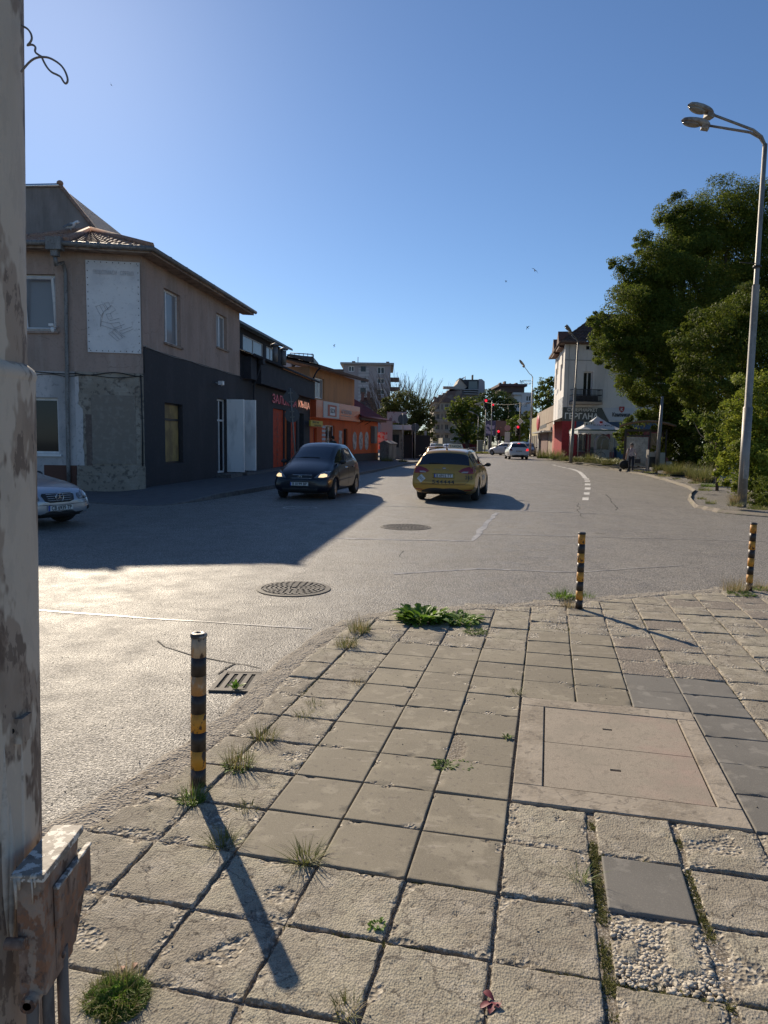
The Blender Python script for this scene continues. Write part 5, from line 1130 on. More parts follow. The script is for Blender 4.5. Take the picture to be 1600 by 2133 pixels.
# promotional tent
tc = Y(1241, 950, 55.5); tw = 3.55; tn = thing('market_tent', 'white pop-up tent with green trim and beer lettering in front of the supermarket', 'tent', (tc.x, tc.y, gz(tc.x, tc.y)), R(-4))
ez = Y(1241, 898, 55.5).z - gz(tc.x, tc.y); az = Y(1241, 867, 55.5).z - gz(tc.x, tc.y); hw = tw / 2
white_c = M('tent_white', (.74, .74, .74), .7, trans=.25)
m = MB(); n = 10
cs = [(-hw, -hw), (hw, -hw), (hw, hw), (-hw, hw)]
for k in range(4):
    a, b = cs[k], cs[(k + 1) % 4]
    for j in range(n):
        t0, t1 = j / n, (j + 1) / n; f = lambda t: ez + .05 + (az - ez - .05) * (t ** 1.35)
        m.quad((a[0] * (1 - t0), a[1] * (1 - t0), f(t0)), (b[0] * (1 - t0), b[1] * (1 - t0), f(t0)), (b[0] * (1 - t1), b[1] * (1 - t1), f(t1)), (a[0] * (1 - t1), a[1] * (1 - t1), f(t1)))
can = m.build('canopy', white_c, tn)
m = MB()
for k in range(4):
    a, b = cs[k], cs[(k + 1) % 4]
    for j in range(8):
        t0, t1, tm = j / 8, (j + 1) / 8, (j + .5) / 8; L_ = lambda t: (a[0] + (b[0] - a[0]) * t, a[1] + (b[1] - a[1]) * t)
        m.poly([(*L_(t0), ez + .04), (*L_(t0), ez - .17), (*L_(tm), ez - .25), (*L_(t1), ez - .17), (*L_(t1), ez + .04)])
m.build('valance', white_c, tn)
m = MB()
for k in range(4):
    a, b = cs[k], cs[(k + 1) % 4]; s = 1.003; m.quad((a[0] * s, a[1] * s, ez - .0), (b[0] * s, b[1] * s, ez - .0), (b[0] * s, b[1] * s, ez + .09), (a[0] * s, a[1] * s, ez + .09))
m.build('trim', M('tent_green', (.03, .10, .06), .6), tn)
for x, y in cs: MB().tube([(x * .97, y * .97, 0), (x * .97, y * .97, ez + .05)], .025, 6).build('leg', M('tent_leg', (.4, .4, .4), .4, .5), tn)
MB().box(-.02, .2, -hw * .56, -hw * .55, ez + .57, ez + .74).build('shield_mark', MATS['beer_red'], tn)
lettering('Каменица', .35, MATS['letter_navy'], tn, (.2, -hw * .78, ez + .42), 0, 1.5, .003, height=.2)
# bicycle by the tent
def bicycle(loc, rz, label, s=1.0):
    t = thing('bicycle', label, 'bicycle', loc, rz); bl = M('bike_black', (.02, .02, .022), .45)
    for x in (-.52, .52):
        wl = MB().lathe([(.31 + .02 * math.cos(a), .02 * math.sin(a)) for a in np.linspace(0, 2 * math.pi, 9)], 26, c=(x, 0, .33), axis='y', cap=False).build('wheel', bl, t); m = MB()
        for k in range(10): a = k * math.pi / 5; m.tube([(x, 0, .33), (x + .3 * math.cos(a), 0, .33 + .3 * math.sin(a))], .003, 3)
        m.build('spokes', zinc, wl)
    m = MB(); P = dict(a=(-.52, 0, .33), b=(-.08, 0, .28), c=(-.2, 0, .82), d=(.38, 0, .86), e=(.52, 0, .33), f=(.35, 0, .98))
    for p, q in ('ab', 'bc', 'ac', 'cd', 'bd', 'de', 'df'): m.tube([P[p], P[q]], .017, 6)
    m.build('bike_frame', M('bike_paint', (.06, .10, .07), .4, coat=.4), t); MB().ball((-.24, 0, .88), (.13, .07, .03)).build('saddle', bl, t); MB().tube([(.33, -.28, 1.0), (.38, -.1, 1.02), (.38, .1, 1.02), (.33, .28, 1.0)], .014, 6).build('handlebar', bl, t)
q = Y(1222, 955, 56.5); bicycle((q.x, q.y, gz(q.x, q.y)), R(8), 'bicycle parked under the left side of the tent')
q = Y(1238, 955, 56.8); bicycle((q.x, q.y, gz(q.x, q.y)), R(-20), 'dark bicycle parked behind the middle leg of the tent')
q = Y(1255, 955, 57.2)
dk = thing('arched_cooler', 'arched display cooler behind the tent in front of the market door', 'cooler', (q.x, q.y, gz(q.x, q.y)), 0)
pa = [(-.55, 0, 0), (.55, 0, 0), (.55, 0, 1.5)] + [(.55 * math.cos(a), 0, 1.5 + .5 * math.sin(a)) for a in np.linspace(.2, math.pi - .2, 8)] + [(-.55, 0, 1.5)]
fixn(MB().prism(pa, (0, .6, 0)).build('case', M('cooler_grey', (.30, .30, .29), .5), dk)); fixn(MB().prism([(x * .84, -.012, .75 + (z - .75) * .9) if z > .7 else (x * .84, -.012, .85) for x, y, z in pa], (0, .010, 0)).build('glass_door', glass, dk))
q = Y(1291, 955, 57.5)
wb = thing('wheelie_bin', 'blue plastic bin beside the supermarket wall right of the tent', 'bin', (q.x, q.y, gz(q.x, q.y)), 0)
blu = M('bin_blue', (.02, .07, .13), .5); fixn(MB().prism([(-.25, 0, .06), (.25, 0, .06), (.3, 0, .95), (-.3, 0, .95)], (0, .6, 0)).build('body', blu, wb)); MB().box(-.32, .32, -.03, .65, .953, 1.02).build('lid', blu, wb)
for x in (-.26, .26): MB().lathe([(.09, -.02), (.09, .02)], 12, c=(x, .55, .09), axis='x').build('wheel', black, wb)
# hoop rails at the kerb
m = None
q = Y(1262, 958, 53.0); hr = thing('hoop_rail', 'tall bent metal hoop standing among the weeds in front of the tent', 'rail', (q.x, q.y, gz(q.x, q.y)), 0)
hm = M('galvanised', (.30, .29, .27), .5, .4, layers=[('noise', 9, .45, .7, (.22, .2, .18))])
MB().tube([(-.38, 0, 0), (-.38, 0, 1.3), (-.27, 0, 1.62), (0, 0, 1.74), (.27, 0, 1.62), (.38, 0, 1.3), (.38, 0, 0)], .03, 8).build('hoop', hm, hr); MB().box(-.45, -.31, -.07, .07, 0, .02).build('foot', hm, hr); MB().box(.31, .45, -.07, .07, 0, .02).build('foot', hm, hr)

# ------------------------------------------------------------------ lamps, sign posts
galv = M('pole_grey', (.26, .245, .225), .55, .35, layers=[('noise', (5, 5, 1.5), .45, .7, (.19, .175, .155)), ('noise', 14, .58, .75, (.36, .33, .28), 5, .6)])
lampm = M('lamp_housing', (.30, .285, .25), .6, layers=[('noise', 5, .45, .62, (.15, .11, .08), 5, .9)]); lens = M('lamp_lens', (.22, .20, .17), .25, layers=[('noise', 6, .4, .7, (.13, .115, .10))], coat=.5)
def lamp_head(par, p, d, L=.75, w=.27, h=.135):
    """cobra head: p neck point, d unit direction away from the pole"""
    d = Vector(d).normalized(); s = d.cross(Vector((0, 0, 1))).normalized(); u = s.cross(d); mtx = Matrix(((d.x, s.x, u.x, p[0]), (d.y, s.y, u.y, p[1]), (d.z, s.z, u.z, p[2]), (0, 0, 0, 1)))
    prof = [(-.02, .03, .02), (.03, .07, .07), (.12, .10, .11), (.28, .13, .13), (.5, .155, .13), (.75, .15, .11), (.92, .11, .08), (1.0, .02, .02)]; vs = []; n = 14
    for t, a, b in prof:
        for k in range(n):
            th = 2 * math.pi * k / n; zz = b * math.sin(th) * (1.0 if math.sin(th) > 0 else .35); vs.append((t * L, a / .155 * w / 2 * math.cos(th), zz * h / .13 + .01))
    m = MB(); m.add(vs, [(i * n + k, i * n + (k + 1) % n, (i + 1) * n + (k + 1) % n, (i + 1) * n + k) for i in range(len(prof) - 1) for k in range(n)], 0, True); m.xf(mtx); o = m.build('lamp_head', lampm, par)
    m = MB(); m.box(.0, .26 * L, -.09, .09, -.16 * h / .2, -.01); m.xf(mtx); m.build('gear_box', lampm, o)
    m = MB(); m.ball((.62 * L, 0, -.03), (.33 * L, w * .42, .10 * h / .2), seg=14, rings=8); m.xf(mtx); m.build('lens', lens, o)
    return o
def street_lamp(base, H, top_r, bot_r, arms, label, group='street lamps', lean=(0, 0), headL=.75):
    """arms: list of (dx, dy, dz) from the pole top to the lamp neck"""
    t = thing('street_lamp', label, 'street lamp', base, 0, group); t.rotation_euler = (lean[0], lean[1], 0)
    m = MB(); m.tube([(0, 0, -.05), (0, 0, H * .28)], [bot_r, bot_r], 14); m.tube([(0, 0, H * .28), (0, 0, H * .285), (0, 0, H * .62)], [bot_r, bot_r * .78, bot_r * .76], 14, cap=False); m.tube([(0, 0, H * .62), (0, 0, H * .625), (0, 0, H)], [bot_r * .76, top_r * 1.1, top_r], 12); m.build('pole', galv, t)
    MB().box(-bot_r * .6, bot_r * .6, -bot_r - .008, -bot_r + .03, .7, 1.15).build('hatch', galv, t)
    for dx, dy, dz in arms:
        v = Vector((dx, dy, 0)); k = v.normalized(); Ln = v.length
        P = [Vector((0, 0, H - .25)), Vector((0, 0, H)) + k * .02, Vector((0, 0, H)) + k * .12 + Vector((0, 0, .16)), Vector((0, 0, H)) + k * .36 + Vector((0, 0, .30)), Vector((dx, dy, H + dz))]
        MB().tube(P, [top_r * .75] * 3 + [top_r * .6, top_r * .55], 9).build('arm', galv, t)
        dd = (P[-1] - P[-2]).normalized(); lamp_head(t, P[-1], dd, headL)
    return t
pb_ = G(1545, 1053, .12); Hl = Y(1594, 300, pb_.y).z
Lt = Y(1594, 300, pb_.y)
la1 = Y(1485, 239, pb_.y - .3) - Lt; la2 = Y(1478, 262, pb_.y + .25) - Lt
sl_ = street_lamp((pb_.x, pb_.y, .12), Hl - .12, .055, .115, [(la1.x, la1.y, la1.z), (la2.x, la2.y, la2.z)], 'tall grey street lamp with two cobra heads beside the bushes at the right edge', headL=.70)
MB().lathe([(.10, 0), (.10, .05)], 12, c=(0, 0, (Hl) * .66)).tube([(0, 0, Hl * .66 + .1), (-.45, 0, Hl * .66 + .12)], .012, 4).build('bracket', cable, sl_)
tp = (Lt.x - pb_.x) / Hl; sl_.rotation_euler = (0, math.atan(tp), 0)
q = G(1189, 963, .12); H2 = Y(1200, 706, q.y).z - q.z; hd = Y(1187, 699, q.y) - Y(1200, 716, q.y)
street_lamp((q.x, q.y, q.z), H2 - .2, .05, .12, [(hd.x - .2, -.5, hd.z), (hd.x, .3, hd.z + .05)], 'street lamp with paired heads in front of the supermarket corner', lean=(0, R(1.2)))
q = G(1104, 950, .12); H3 = Y(1108, 785, q.y).z - q.z; hd = Y(1090, 765, q.y) - Y(1108, 785, q.y)
street_lamp((q.x, q.y, q.z), H3, .05, .11, [(hd.x, -.3, hd.z)], 'single-headed street lamp on the right of the road beyond the white car', headL=.9)
for px, py, tpx, tpy, hx, y_, lb in [(1010, 938, 1010, 858, -10, 95, 'distant street lamp left of the billboard'), (995, 936, 995, 872, -9, 105, 'distant street lamp in front of the green tree left of the billboard'), (1083, 925, 1085, 852, 9, 110, 'distant street lamp curving right behind the priority sign')]:
    b = Y(px, py, y_); tt = Y(tpx, tpy, y_); street_lamp((b.x, y_, HT(b.x, y_)), tt.z, .05, .10, [(hx / FPX * y_, 0, .4)], lb, headL=.9)

def post(px, py, y, H, r=.035, label='', name='sign_post', cat='sign post', group=None, lean=(0, 0), z=None):
    b = Y(px, py, y); zz = (HT(b.x, y) + .12) if z is None else z; t = thing(name, label, cat, (b.x, y, zz), 0, group); t.rotation_euler = (lean[0], lean[1], 0)
    MB().tube([(0, 0, -.05), (0, 0, H)], r, 8).build('post', galv, t); return t
signback = M('sign_back', (.10, .10, .105), .55, .3); signw = M('sign_white_face', (.55, .55, .5), .5)
# leaning pair of sign backs in front of the pawn shop
b = G(620, 985, .12); y_ = 33.0; b = Y(618, 960, y_)
s = thing('road_sign', 'leaning sign post seen from behind in front of the black pawn shop, diamond above disc', 'road sign', (b.x, y_, .12), 0); s.rotation_euler = (0, R(-4.5), 0)
MB().tube([(0, 0, -.05), (0, 0, 3.95)], .035, 8).build('post', galv, s)
m = MB(); m.prism([(-.40, .03, 3.55), (0, .03, 3.1), (.40, .03, 3.55), (0, .03, 4.02)], (0, .02, 0)); fixn(m.build('diamond_plate', signback, s)); m = MB(); m.lathe([(.34, .03), (.34, .05)], 24, c=(0, 0, 2.72), axis='y'); m.build('round_plate', signback, s)
m = MB(); [m.box(-.1, .1, -.03, .03, z, z + .05) for z in (2.6, 2.85, 3.3, 3.7)]; m.build('clamps', galv, s)
# arrows board
q = G(1224, 960, .12); s = thing('lane_board', 'square white lane board with two black up arrows in front of the tent', 'road sign', (q.x, q.y, q.z), R(2))
zt, zb = Y(1224, 878, q.y).z - q.z, Y(1224, 902, q.y).z - q.z; wd = 10.2 / FPX * q.y
MB().tube([(0, .02, 0), (0, .02, zt - .05)], .03, 8).build('post', galv, s); MB().box(-wd, wd, -.03, -.005, zb, zt).build('plate', M('board_white', (.78, .76, .68), .5), s)
m = MB(); m.box(-wd, wd, -.036, -.031, zb, zb + .03); m.box(-wd, wd, -.036, -.031, zt - .03, zt); m.box(-wd, -wd + .03, -.036, -.031, zb + .03, zt - .03); m.box(wd - .03, wd, -.036, -.031, zb + .03, zt - .03)
for x in (-wd * .5, wd * .5): m.box(x - .025, x + .025, -.04, -.031, zb + .1, zt - .22); m.add([(x - .07, -.036, zt - .24), (x + .07, -.036, zt - .24), (x, -.036, zt - .06)], [(0, 1, 2)])
for k in range(6): m.box(-.035, .035, -.04, -.031, zb + .08 + k * (zt - zb - .16) / 6, zb + .08 + k * (zt - zb - .16) / 6 + .05)
m.build('arrows', black, s)
# pole by the shelter
q = G(1371, 990, .12); y_ = 40.5; b = Y(1369, 960, y_); s = thing('steel_pole', 'plain steel pole standing by the bin in front of the bus shelter', 'pole', (b.x, y_, gz(b.x, y_)), 0); s.rotation_euler = (0, R(1.5), 0)
hh = Y(1372, 832, y_).z; MB().tube([(0, 0, -.05), (0, 0, hh * .45), (0, 0, hh * .46), (0, 0, hh)], [.145, .11, .109, .07], 12).build('shaft', galv, s); MB().lathe([(.16, 0), (.16, .03), (.12, .06)], 12).build('collar', galv, s)
# ------------------------------------------------------------------ bus shelter
y_ = 42.5; b = Y(1345, 960, y_); shl = thing('bus_shelter', 'old bus shelter with a curved rusty roof and a whitewashed side panel with scribbles', 'bus shelter', (b.x, y_, gz(b.x, y_)), R(-19))
X = lambda px: Y(px, 930, y_).x - b.x
Z = lambda py: Y(1345, py, y_).z - gz(b.x, y_)
fr = M('shelter_frame', (.035, .028, .022), .6); 
zr0, zr1 = Z(894), Z(879)
x0, x1, x2, x3 = X(1304), X(1353), X(1372), X(1385)
for x, yy in ((x0, 0), (x1, .0), (x0 + .05, 2.4), (x3, .4), (x3 - .1, 2.4)): MB().box(x - .05, x + .05, yy - .05, yy + .05, 0, zr0).build('post', fr, shl)
m = MB()
m.box(x0, x1, -.03, .03, zr0 - .14, zr0); m.box(x0, x1, -.03, .03, zr0 - .42, zr0 - .34); m.box(x0, x1, -.03, .03, .12, .2); m.box(x1, x3, 2.37, 2.43, zr0 - .12, zr0); m.box(x0, x0 + .05, 0, 2.4, zr0 - .1, zr0)
m.build('frame_rails', fr, shl)
MB().box(x0 + .09, x1 - .09, -.008, .008, .24, zr0 - .46).build('side_panel', M('whitewash', (.48, .47, .40), .8, layers=[('noise', (3, 3, 2), .45, .7, (.36, .35, .29)), ('noise', (12, 12, 12), .58, .66, (.24, .23, .2), 5, .7)]), shl)
gl_ = M('shelter_glass', (.30, .29, .25), .35, alpha=.7, layers=[('noise', 2, .4, .7, (.22, .2, .16))])
MB().box(x1 + .06, x2 + .1, 2.395, 2.41, .5, zr0 - .2).build('back_panel', gl_, shl); MB().box(x2 + .3, x3 - .12, 2.395, 2.41, .5, zr0 - .2).build('back_panel', gl_, shl)
MB().box(x3 - .32, x3 - .02, .3, .32, .3, 1.05).build('notice_board', M('notice_mint', (.36, .44, .40), .6), shl)
MB().box(x1 - .4, x3 - .3, 1.4, 1.8, .42, .48).build('bench', M('bench_pale', (.4, .36, .3), .7), shl)
MB().tube([(x1 + .1, .3, zr0 - .45), (x1 + .5, 1.2, 1.3)], .035, 6).build('brace', hm, shl)
V = []; na = 18
for i in range(na + 1):
    t = i / na; x = x0 - .35 + (x3 + .5 - x0 + .35) * t; z = zr0 + .04 + (zr1 - zr0) * math.sin(math.pi * (t * .86 + .07)) ** .8
    for yy in (-.55, 2.7): V += [(x, yy, z), (x, yy, z + .05)]
Fq = []
for i in range(na): a = i * 4; c = a + 4; Fq += [(a + 1, c + 1, c + 3, a + 3), (a, a + 2, c + 2, c), (a, c, c + 1, a + 1), (a + 2, a + 3, c + 3, c + 2)]
Fq += [(0, 1, 3, 2), (na * 4, na * 4 + 2, na * 4 + 3, na * 4 + 1)]
link('roof', fastmesh('roof', np.array(V), np.array(Fq), M('shelter_roof', (.22, .165, .12), .8, layers=[('noise', 3, .4, .65, (.13, .09, .065)), ('noise', 12, .6, .7, (.36, .3, .24), 4, .7)])), shl)
q = thing('litter_bin', 'grey litter bin on a frame between the shelter panel and the steel pole', 'bin', (Y(1358, 960, 40.8).x, 40.8, gz(16, 40.8)), 0)
m = MB(); m.box(-.27, -.22, -.2, .2, 0, 1.25); m.box(.2, .25, -.2, .2, 0, 1.2); m.build('frame', galv, q); MB().box(-.21, .19, -.17, .17, .85, 1.1).build('hood', M('bin_pale', (.35, .33, .3), .6), q); MB().box(-.2, .18, -.16, .16, .25, .85).build('bucket', M('bin_dark', (.03, .03, .03), .6), q)
# ------------------------------------------------------------------ big trees on the right
tree('tree', 'huge dark green tree behind the bus shelter, its crown against the sky', [(1500, 455, 85, 50), (1430, 500, 62, 48), (1570, 440, 62, 50), (1375, 570, 70, 46), (1315, 640, 62, 45), (1283, 705, 52, 45), (1262, 735, 34, 44), (1440, 600, 105, 49), (1540, 560, 110, 51),
    (1390, 700, 90, 46), (1292, 552, 26, 47), (1300, 770, 42, 44.5), (1345, 800, 52, 45), (1250, 668, 26, 45), (1600, 520, 80, 50), (1480, 700, 100, 48), (1400, 800, 70, 46), (1480, 830, 90, 47), (1410, 440, 40, 49), (1345, 505, 30, 47), (1640, 640, 120, 50), (1375, 860, 40, 46), (1335, 590, 48, 47), (1350, 650, 60, 46), (1320, 720, 55, 45), (1405, 530, 60, 48), (1450, 470, 50, 49), (1310, 600, 26, 46.5)],
    (Y(1450, 900, 49).x, 49, .4), .14, L_mid, 1.9, 3, .2, .5)
tree('tree', 'nearer dark tree with drooping leaves behind the tall street lamp', [(1560, 640, 60, 35), (1490, 690, 62, 34), (1430, 735, 42, 33), (1550, 740, 85, 34), (1470, 800, 62, 33), (1590, 690, 60, 34), (1420, 790, 30, 33), (1540, 850, 70, 33), (1610, 800, 80, 34), (1400, 700, 18, 34)],
    (Y(1560, 900, 35).x, 35, .25), .135, L_dark, 1.8, 5, 1.0, .25)
tree('bush', 'bright yellow-green bush surrounding the foot of the tall street lamp', [(1580, 800, 44, 23), (1540, 850, 44, 22.5), (1595, 870, 60, 22.5), (1560, 920, 58, 22), (1525, 965, 42, 22), (1590, 960, 60, 21.6), (1545, 1010, 40, 21.3), (1600, 1020, 52, 21), (1515, 900, 30, 22.5), (1640, 900, 90, 22.5)],
    (Y(1570, 1040, 22).x, 22, .13), .095, L_yel, 1.5, 7, .3, .06, cat='bush', aspect=1.7)
tree('bush', 'broad-leaved green bush reaching out left of the yellow-green bush', [(1490, 900, 30, 26), (1470, 880, 22, 26), (1500, 935, 30, 26), (1440, 870, 22, 28), (1515, 860, 30, 26), (1485, 945, 24, 25.5)],
    (Y(1495, 1000, 26).x, 26, .13), .13, L_bri, 1.5, 8, .8, .06, cat='bush', aspect=2.2)
tree('bush', 'light green bush peeping out above and left of the bus shelter', [(1308, 885, 22, 46), (1330, 868, 20, 46), (1350, 865, 18, 46), (1293, 905, 15, 46), (1298, 930, 16, 46.3), (1320, 900, 20, 46.5), (1375, 862, 22, 46), (1400, 875, 20, 46)],
    (Y(1330, 970, 46.3).x, 46.3, .4), .16, L_bri, 1.6, 9, .3, .07, cat='bush', limbs=True)
def hedge(label, pb, base, leaf, mat, dens, seed): return tree('hedge', label, pb, base, leaf, mat, dens, seed, .2, .08, None, 'hedge', limbs=True, inner=.8)
hedge('dense dark hedge in deep shade right of the bus shelter', [(1400, 930, 34, 44), (1430, 900, 40, 43), (1440, 950, 36, 42), (1475, 930, 46, 40), (1420, 965, 24, 42), (1395, 895, 34, 45), (1500, 960, 36, 36), (1530, 900, 50, 38), (1465, 880, 36, 42), (1415, 850, 36, 46), (1560, 940, 60, 34)], (Y(1440, 960, 42).x, 42, .3), .17, L_dark, 1.6, 12)
tree('bush', 'dark leafy undergrowth with pale flowers at the foot of the tall street lamp', [(1565, 1045, 30, 19.6), (1600, 1040, 34, 19.2), (1590, 1010, 26, 19.8), (1635, 1050, 40, 19), (1580, 1065, 20, 19)], (Y(1590, 1080, 19.2).x, 19.2, .13), .05, L_mid, 1.1, 13, .2, .03, cat='bush', limbs=False)
m = MB()
for k in range(16): c = Y(1585 + random.uniform(-20, 22), 1005 + random.uniform(-8, 25), 19.0); m.ball(c, .028, seg=6, rings=4)

# weeds and low plants along the far kerb
def weedclump(px, py, y, rpx, h, mat1, mat2, label, name='weed_clump', n=260):
    c = Y(px, py, y); r = rpx / FPX * y; parts = [(blades(n, h, r, .5, .012 * y / 20, .4), mat1), (leaves(int(n * .4), h * .35, r, .05 * y / 30, .8), mat2)]
    return plant(name, parts, (c.x, y, gz(c.x, y)), label, 'weeds', 'weeds along the far kerb')
for a in [(1135, 955, 60, 16, .9, 'tall green weeds beside the pink shop wall left of the red pillar'), (1160, 955, 58, 12, .9, 'yellowish weeds at the foot of the red corner pillar'), (1180, 962, 54, 12, .5, 'low weeds left of the twin-headed street lamp'), (1203, 962, 52, 12, .45, 'low weeds right of the twin-headed street lamp'),
          (1228, 960, 51, 10, .8, 'green weed bush below the lane board'), (1248, 965, 50, 10, .45, 'small weeds left of the metal hoop'), (1265, 968, 48, 10, .4, 'small weeds under the metal hoop'), (1279, 962, 50, 8, .5, 'weeds right of the metal hoop')]:
    weedclump(*a[:5], grassy, grassg, a[5])
for a in [(1412, 965, 38, 22, .8, 'dry grass clump under the dark hedge'), (1375, 985, 40, 13, .6, 'weeds round the foot of the steel pole'), (1395, 978, 39, 10, .7, 'brown weeds right of the steel pole'), (1470, 975, 30, 22, .9, 'tall yellowing grass at the left end of the bushes'), (1450, 960, 33, 15, .8, 'dry yellow grass beside the dark hedge')]:
    weedclump(*a[:5], grassy, drygr, a[5], n=420)
for k, (px, py) in enumerate([(1330, 986), (1352, 990), (1380, 998), (1410, 1004), (1445, 1014), (1466, 1030), (1462, 1050), (1480, 1060), (1530, 1066), (1300, 976)]):
    pos = ['left of the trolley', 'below the bus shelter', 'below the steel pole', 'before the broken slab', 'below the dark hedge', 'at the kerb bend', 'at the kerb corner', 'right of the kerb corner', 'below the yellow-green bush', 'behind the trolley'][k]
    g_0 = G(px, py); weedclump(px, py, g_0.y + .2, 9 + 3 * (k % 3), .10 + .05 * (k % 3), grassy, grassg if k % 2 else drygr, 'small weeds growing out of the broken kerb ' + pos, n=90)
weedclump(1537, 1050, 18.6, 14, .45, drygr, grassy, 'straw-coloured grass below the yellow-green bush', n=260); weedclump(1585, 1074, 17.4, 28, .10, grassy, grassg, 'low green grass at the kerb beneath the bushes', n=420); weedclump(1478, 1000, 27, 16, .18, grassg, grassg, 'patch of grass round the short stone post', n=260)
c = G(1491, 1007, .12); t = thing('stone_post', 'short stone post standing in the grass at the kerb before the bushes', 'post', (c.x, c.y, .12), .3); MB().lathe([(.12, -.05), (.11, .55), (.09, .6), (.02, .61)], 8).build('shaft', conc, t)
m = MB()
c = G(1425, 986, .12); t = thing('concrete_slab', 'broken concrete slab lying at the edge of the dry grass', 'slab', (c.x, c.y, .14), .2); o = MB().box(-1.3, 1.1, -.5, .5, 0, .14).build('slab', conc, t); MB().box(1.0, 1.5, -.7, .1, .0, .28).build('broken_piece', conc, t)

# ------------------------------------------------------------------ left middle distance
tree('tree', 'round olive-green tree with bare twigs rising above it, beyond the red-roofed house', [(815, 850, 28, 76), (845, 835, 32, 76), (875, 848, 28, 76), (800, 865, 20, 75), (890, 875, 22, 76), (840, 870, 36, 76), (865, 890, 26, 76), (815, 838, 18, 75), (895, 905, 18, 77)],
     (Y(842, 920, 76).x, 76, 0), .20, L_olv, 1.5, 21, .1, .25, inner=.2)
bt_ = thing('bare_tree', 'leafless twiggy branches fanning up behind the round olive tree', 'tree', (Y(835, 900, 79).x, 79, 0)); m = MB(); tw = random.Random(5)
def grow(p, d, L, r, lv):
    q = p + d * L; mid = p + d * L * .5 + Vector((tw.uniform(-.1, .1), 0, tw.uniform(-.05, .05))) * L * .4
    m.tube([p, mid, q], [r, r * .8, r * .6], 4, cap=False)
    if lv:
        for _ in range(tw.choice((2, 3, 3))): grow(p.lerp(q, tw.uniform(.5, 1)), (d + Vector((tw.uniform(-.32, .32), tw.uniform(-.3, .3), .12))).normalized(), L * tw.uniform(.6, .85), r * .62, lv - 1)
for k in range(17): a = -.75 + 1.5 * k / 16; grow(Vector((a * .8, 0, 1.0)), Vector((a * .85 + tw.uniform(-.05, .05), tw.uniform(-.2, .2), 1)).normalized(), 3.5, .075, 3)
m.build('branches', M('twig', (.10, .08, .065), .9), bt_); MB().tube([(0, 0, 0), (0, 0, 1.6)], [.3, .25], 8).build('trunk', bark, bt_)
def blockhouse(name, label, px0, px1, pyt, y, dep, mat, wins=(), wm=None, base_z=0, rz=0.0, roof=None, rt=None, gm=glass, cat='building', fm=pvc):
    """far building: front from px0 to px1 at distance y; wins (px0, py0, px1, py1)"""
    a, b = Y(px0, pyt, y), Y(px1, pyt, y); f = Frame((a.x, a.y), (b.x, b.y)) if rz == 0 else Frame((a.x, a.y), (a.x + (b.x - a.x), a.y + (b.x - a.x) * math.tan(rz)))
    t = thing(name, label, cat, (a.x, a.y, 0), f.rz); zt = max(f.at(px0, pyt)[1], .5); hs = []
    L = f.at(px1, pyt)[0]
    for w_ in wins:
        s0, s1_, z0, z1 = f.box(*w_); s0, s1_ = max(.05, s0), min(L - .05, s1_); z1 = min(z1, zt - .05)
        if s1_ > s0 and z1 > z0: hs.append((s0, s1_, z0, z1))
    m = MB(); wall(m, 0, L, base_z, zt, hs, 0, .25)
    for x in (0, L): m.poly([(x, 0, base_z), (x, dep, base_z), (x, dep, zt), (x, 0, zt)])
    m.poly([(0, dep, base_z), (L, dep, base_z), (L, dep, zt), (0, dep, zt)]); m.poly([(0, 0, zt), (L, 0, zt), (L, dep, zt), (0, dep, zt)]); m.build('wall', mat, t)
    for h_ in hs: window(t, h_, fm, gm, 0, .25, 2, 1, .12)
    return t, f, L, zt
ag = M('block_grey', (.36, .32, .32), .9, layers=[('noise', .4, .4, .7, (.30, .27, .275))]); aw = M('block_pale', (.44, .42, .42), .9, layers=[('wave', (0, 0, .5), .45, .55, (.30, .28, .28), 0, .7)])
wn_ = [(726, 762, 738, 774), (786, 764, 801, 779), (786, 788, 801, 799), (728, 806, 737, 818), (752, 763, 762, 774), (752, 787, 762, 797), (751, 808, 762, 820), (786, 810, 801, 822)]
t, f, L, zt = blockhouse('apartment_block', 'grey five-storey apartment block with a pale quoined stair bay on the left skyline', 716, 814, 759, 130, 14, ag, wn_)
a0, a1 = f.at(747, 760)[0], f.at(769, 760)[0]; MB().box(a0, a1, -.12, -.004, 0, zt - .6).build('stair_bay', aw, t); hs = [h for h in [f.box(752, 763, 762, 774, -.12), f.box(752, 787, 762, 797, -.12), f.box(751, 808, 762, 820, -.12)]]
for h_ in hs: MB().box(h_[0], h_[1], -.16, -.125, h_[2], h_[3]).build('bay_window', glass, t)
MB().box(-.6, L + .6, -.5, 14.5, zt, zt + .35).build('roof', M('parapet_grey', (.30, .29, .28), .8), t)
m = MB(); [m.box(f.at(p, 745)[0] - .3, f.at(p, 745)[0] + .3, 3, 5, zt + .35, zt + .95) for p in (735, 808)]; m.build('chimney', M('chimney_brown', (.2, .13, .1), .9), t); MB().tube([(f.at(745, 740)[0], 2, zt), (f.at(745, 740)[0], 2, zt + 1.6)], .06, 4).build('aerial', cable, t)
MB().box(f.at(716, 760)[0] - 3.2, f.at(716, 760)[0] - .02, .5, 12, 0, zt - .8).build('side_bay', M('block_side', (.13, .10, .085), .9, layers=[('wave', (0, 0, .45), .45, .55, (.34, .30, .27), 0, .8)]), t)
for k, py in enumerate((792, 812)): MB().box(L + .0, L + 1.6, 1, 4, f.at(814, py)[1], f.at(814, py - 7)[1]).build('balcony', M('balcony_brown', (.16, .11, .09), .9), t)
t, f, L, zt = blockhouse('tiled_cottage', 'small old house with a weathered tile roof between the orange house and the apartment block', 742, 784, 868, 84, 6, M('cottage_wall', (.3, .27, .24), .9), cat='house')
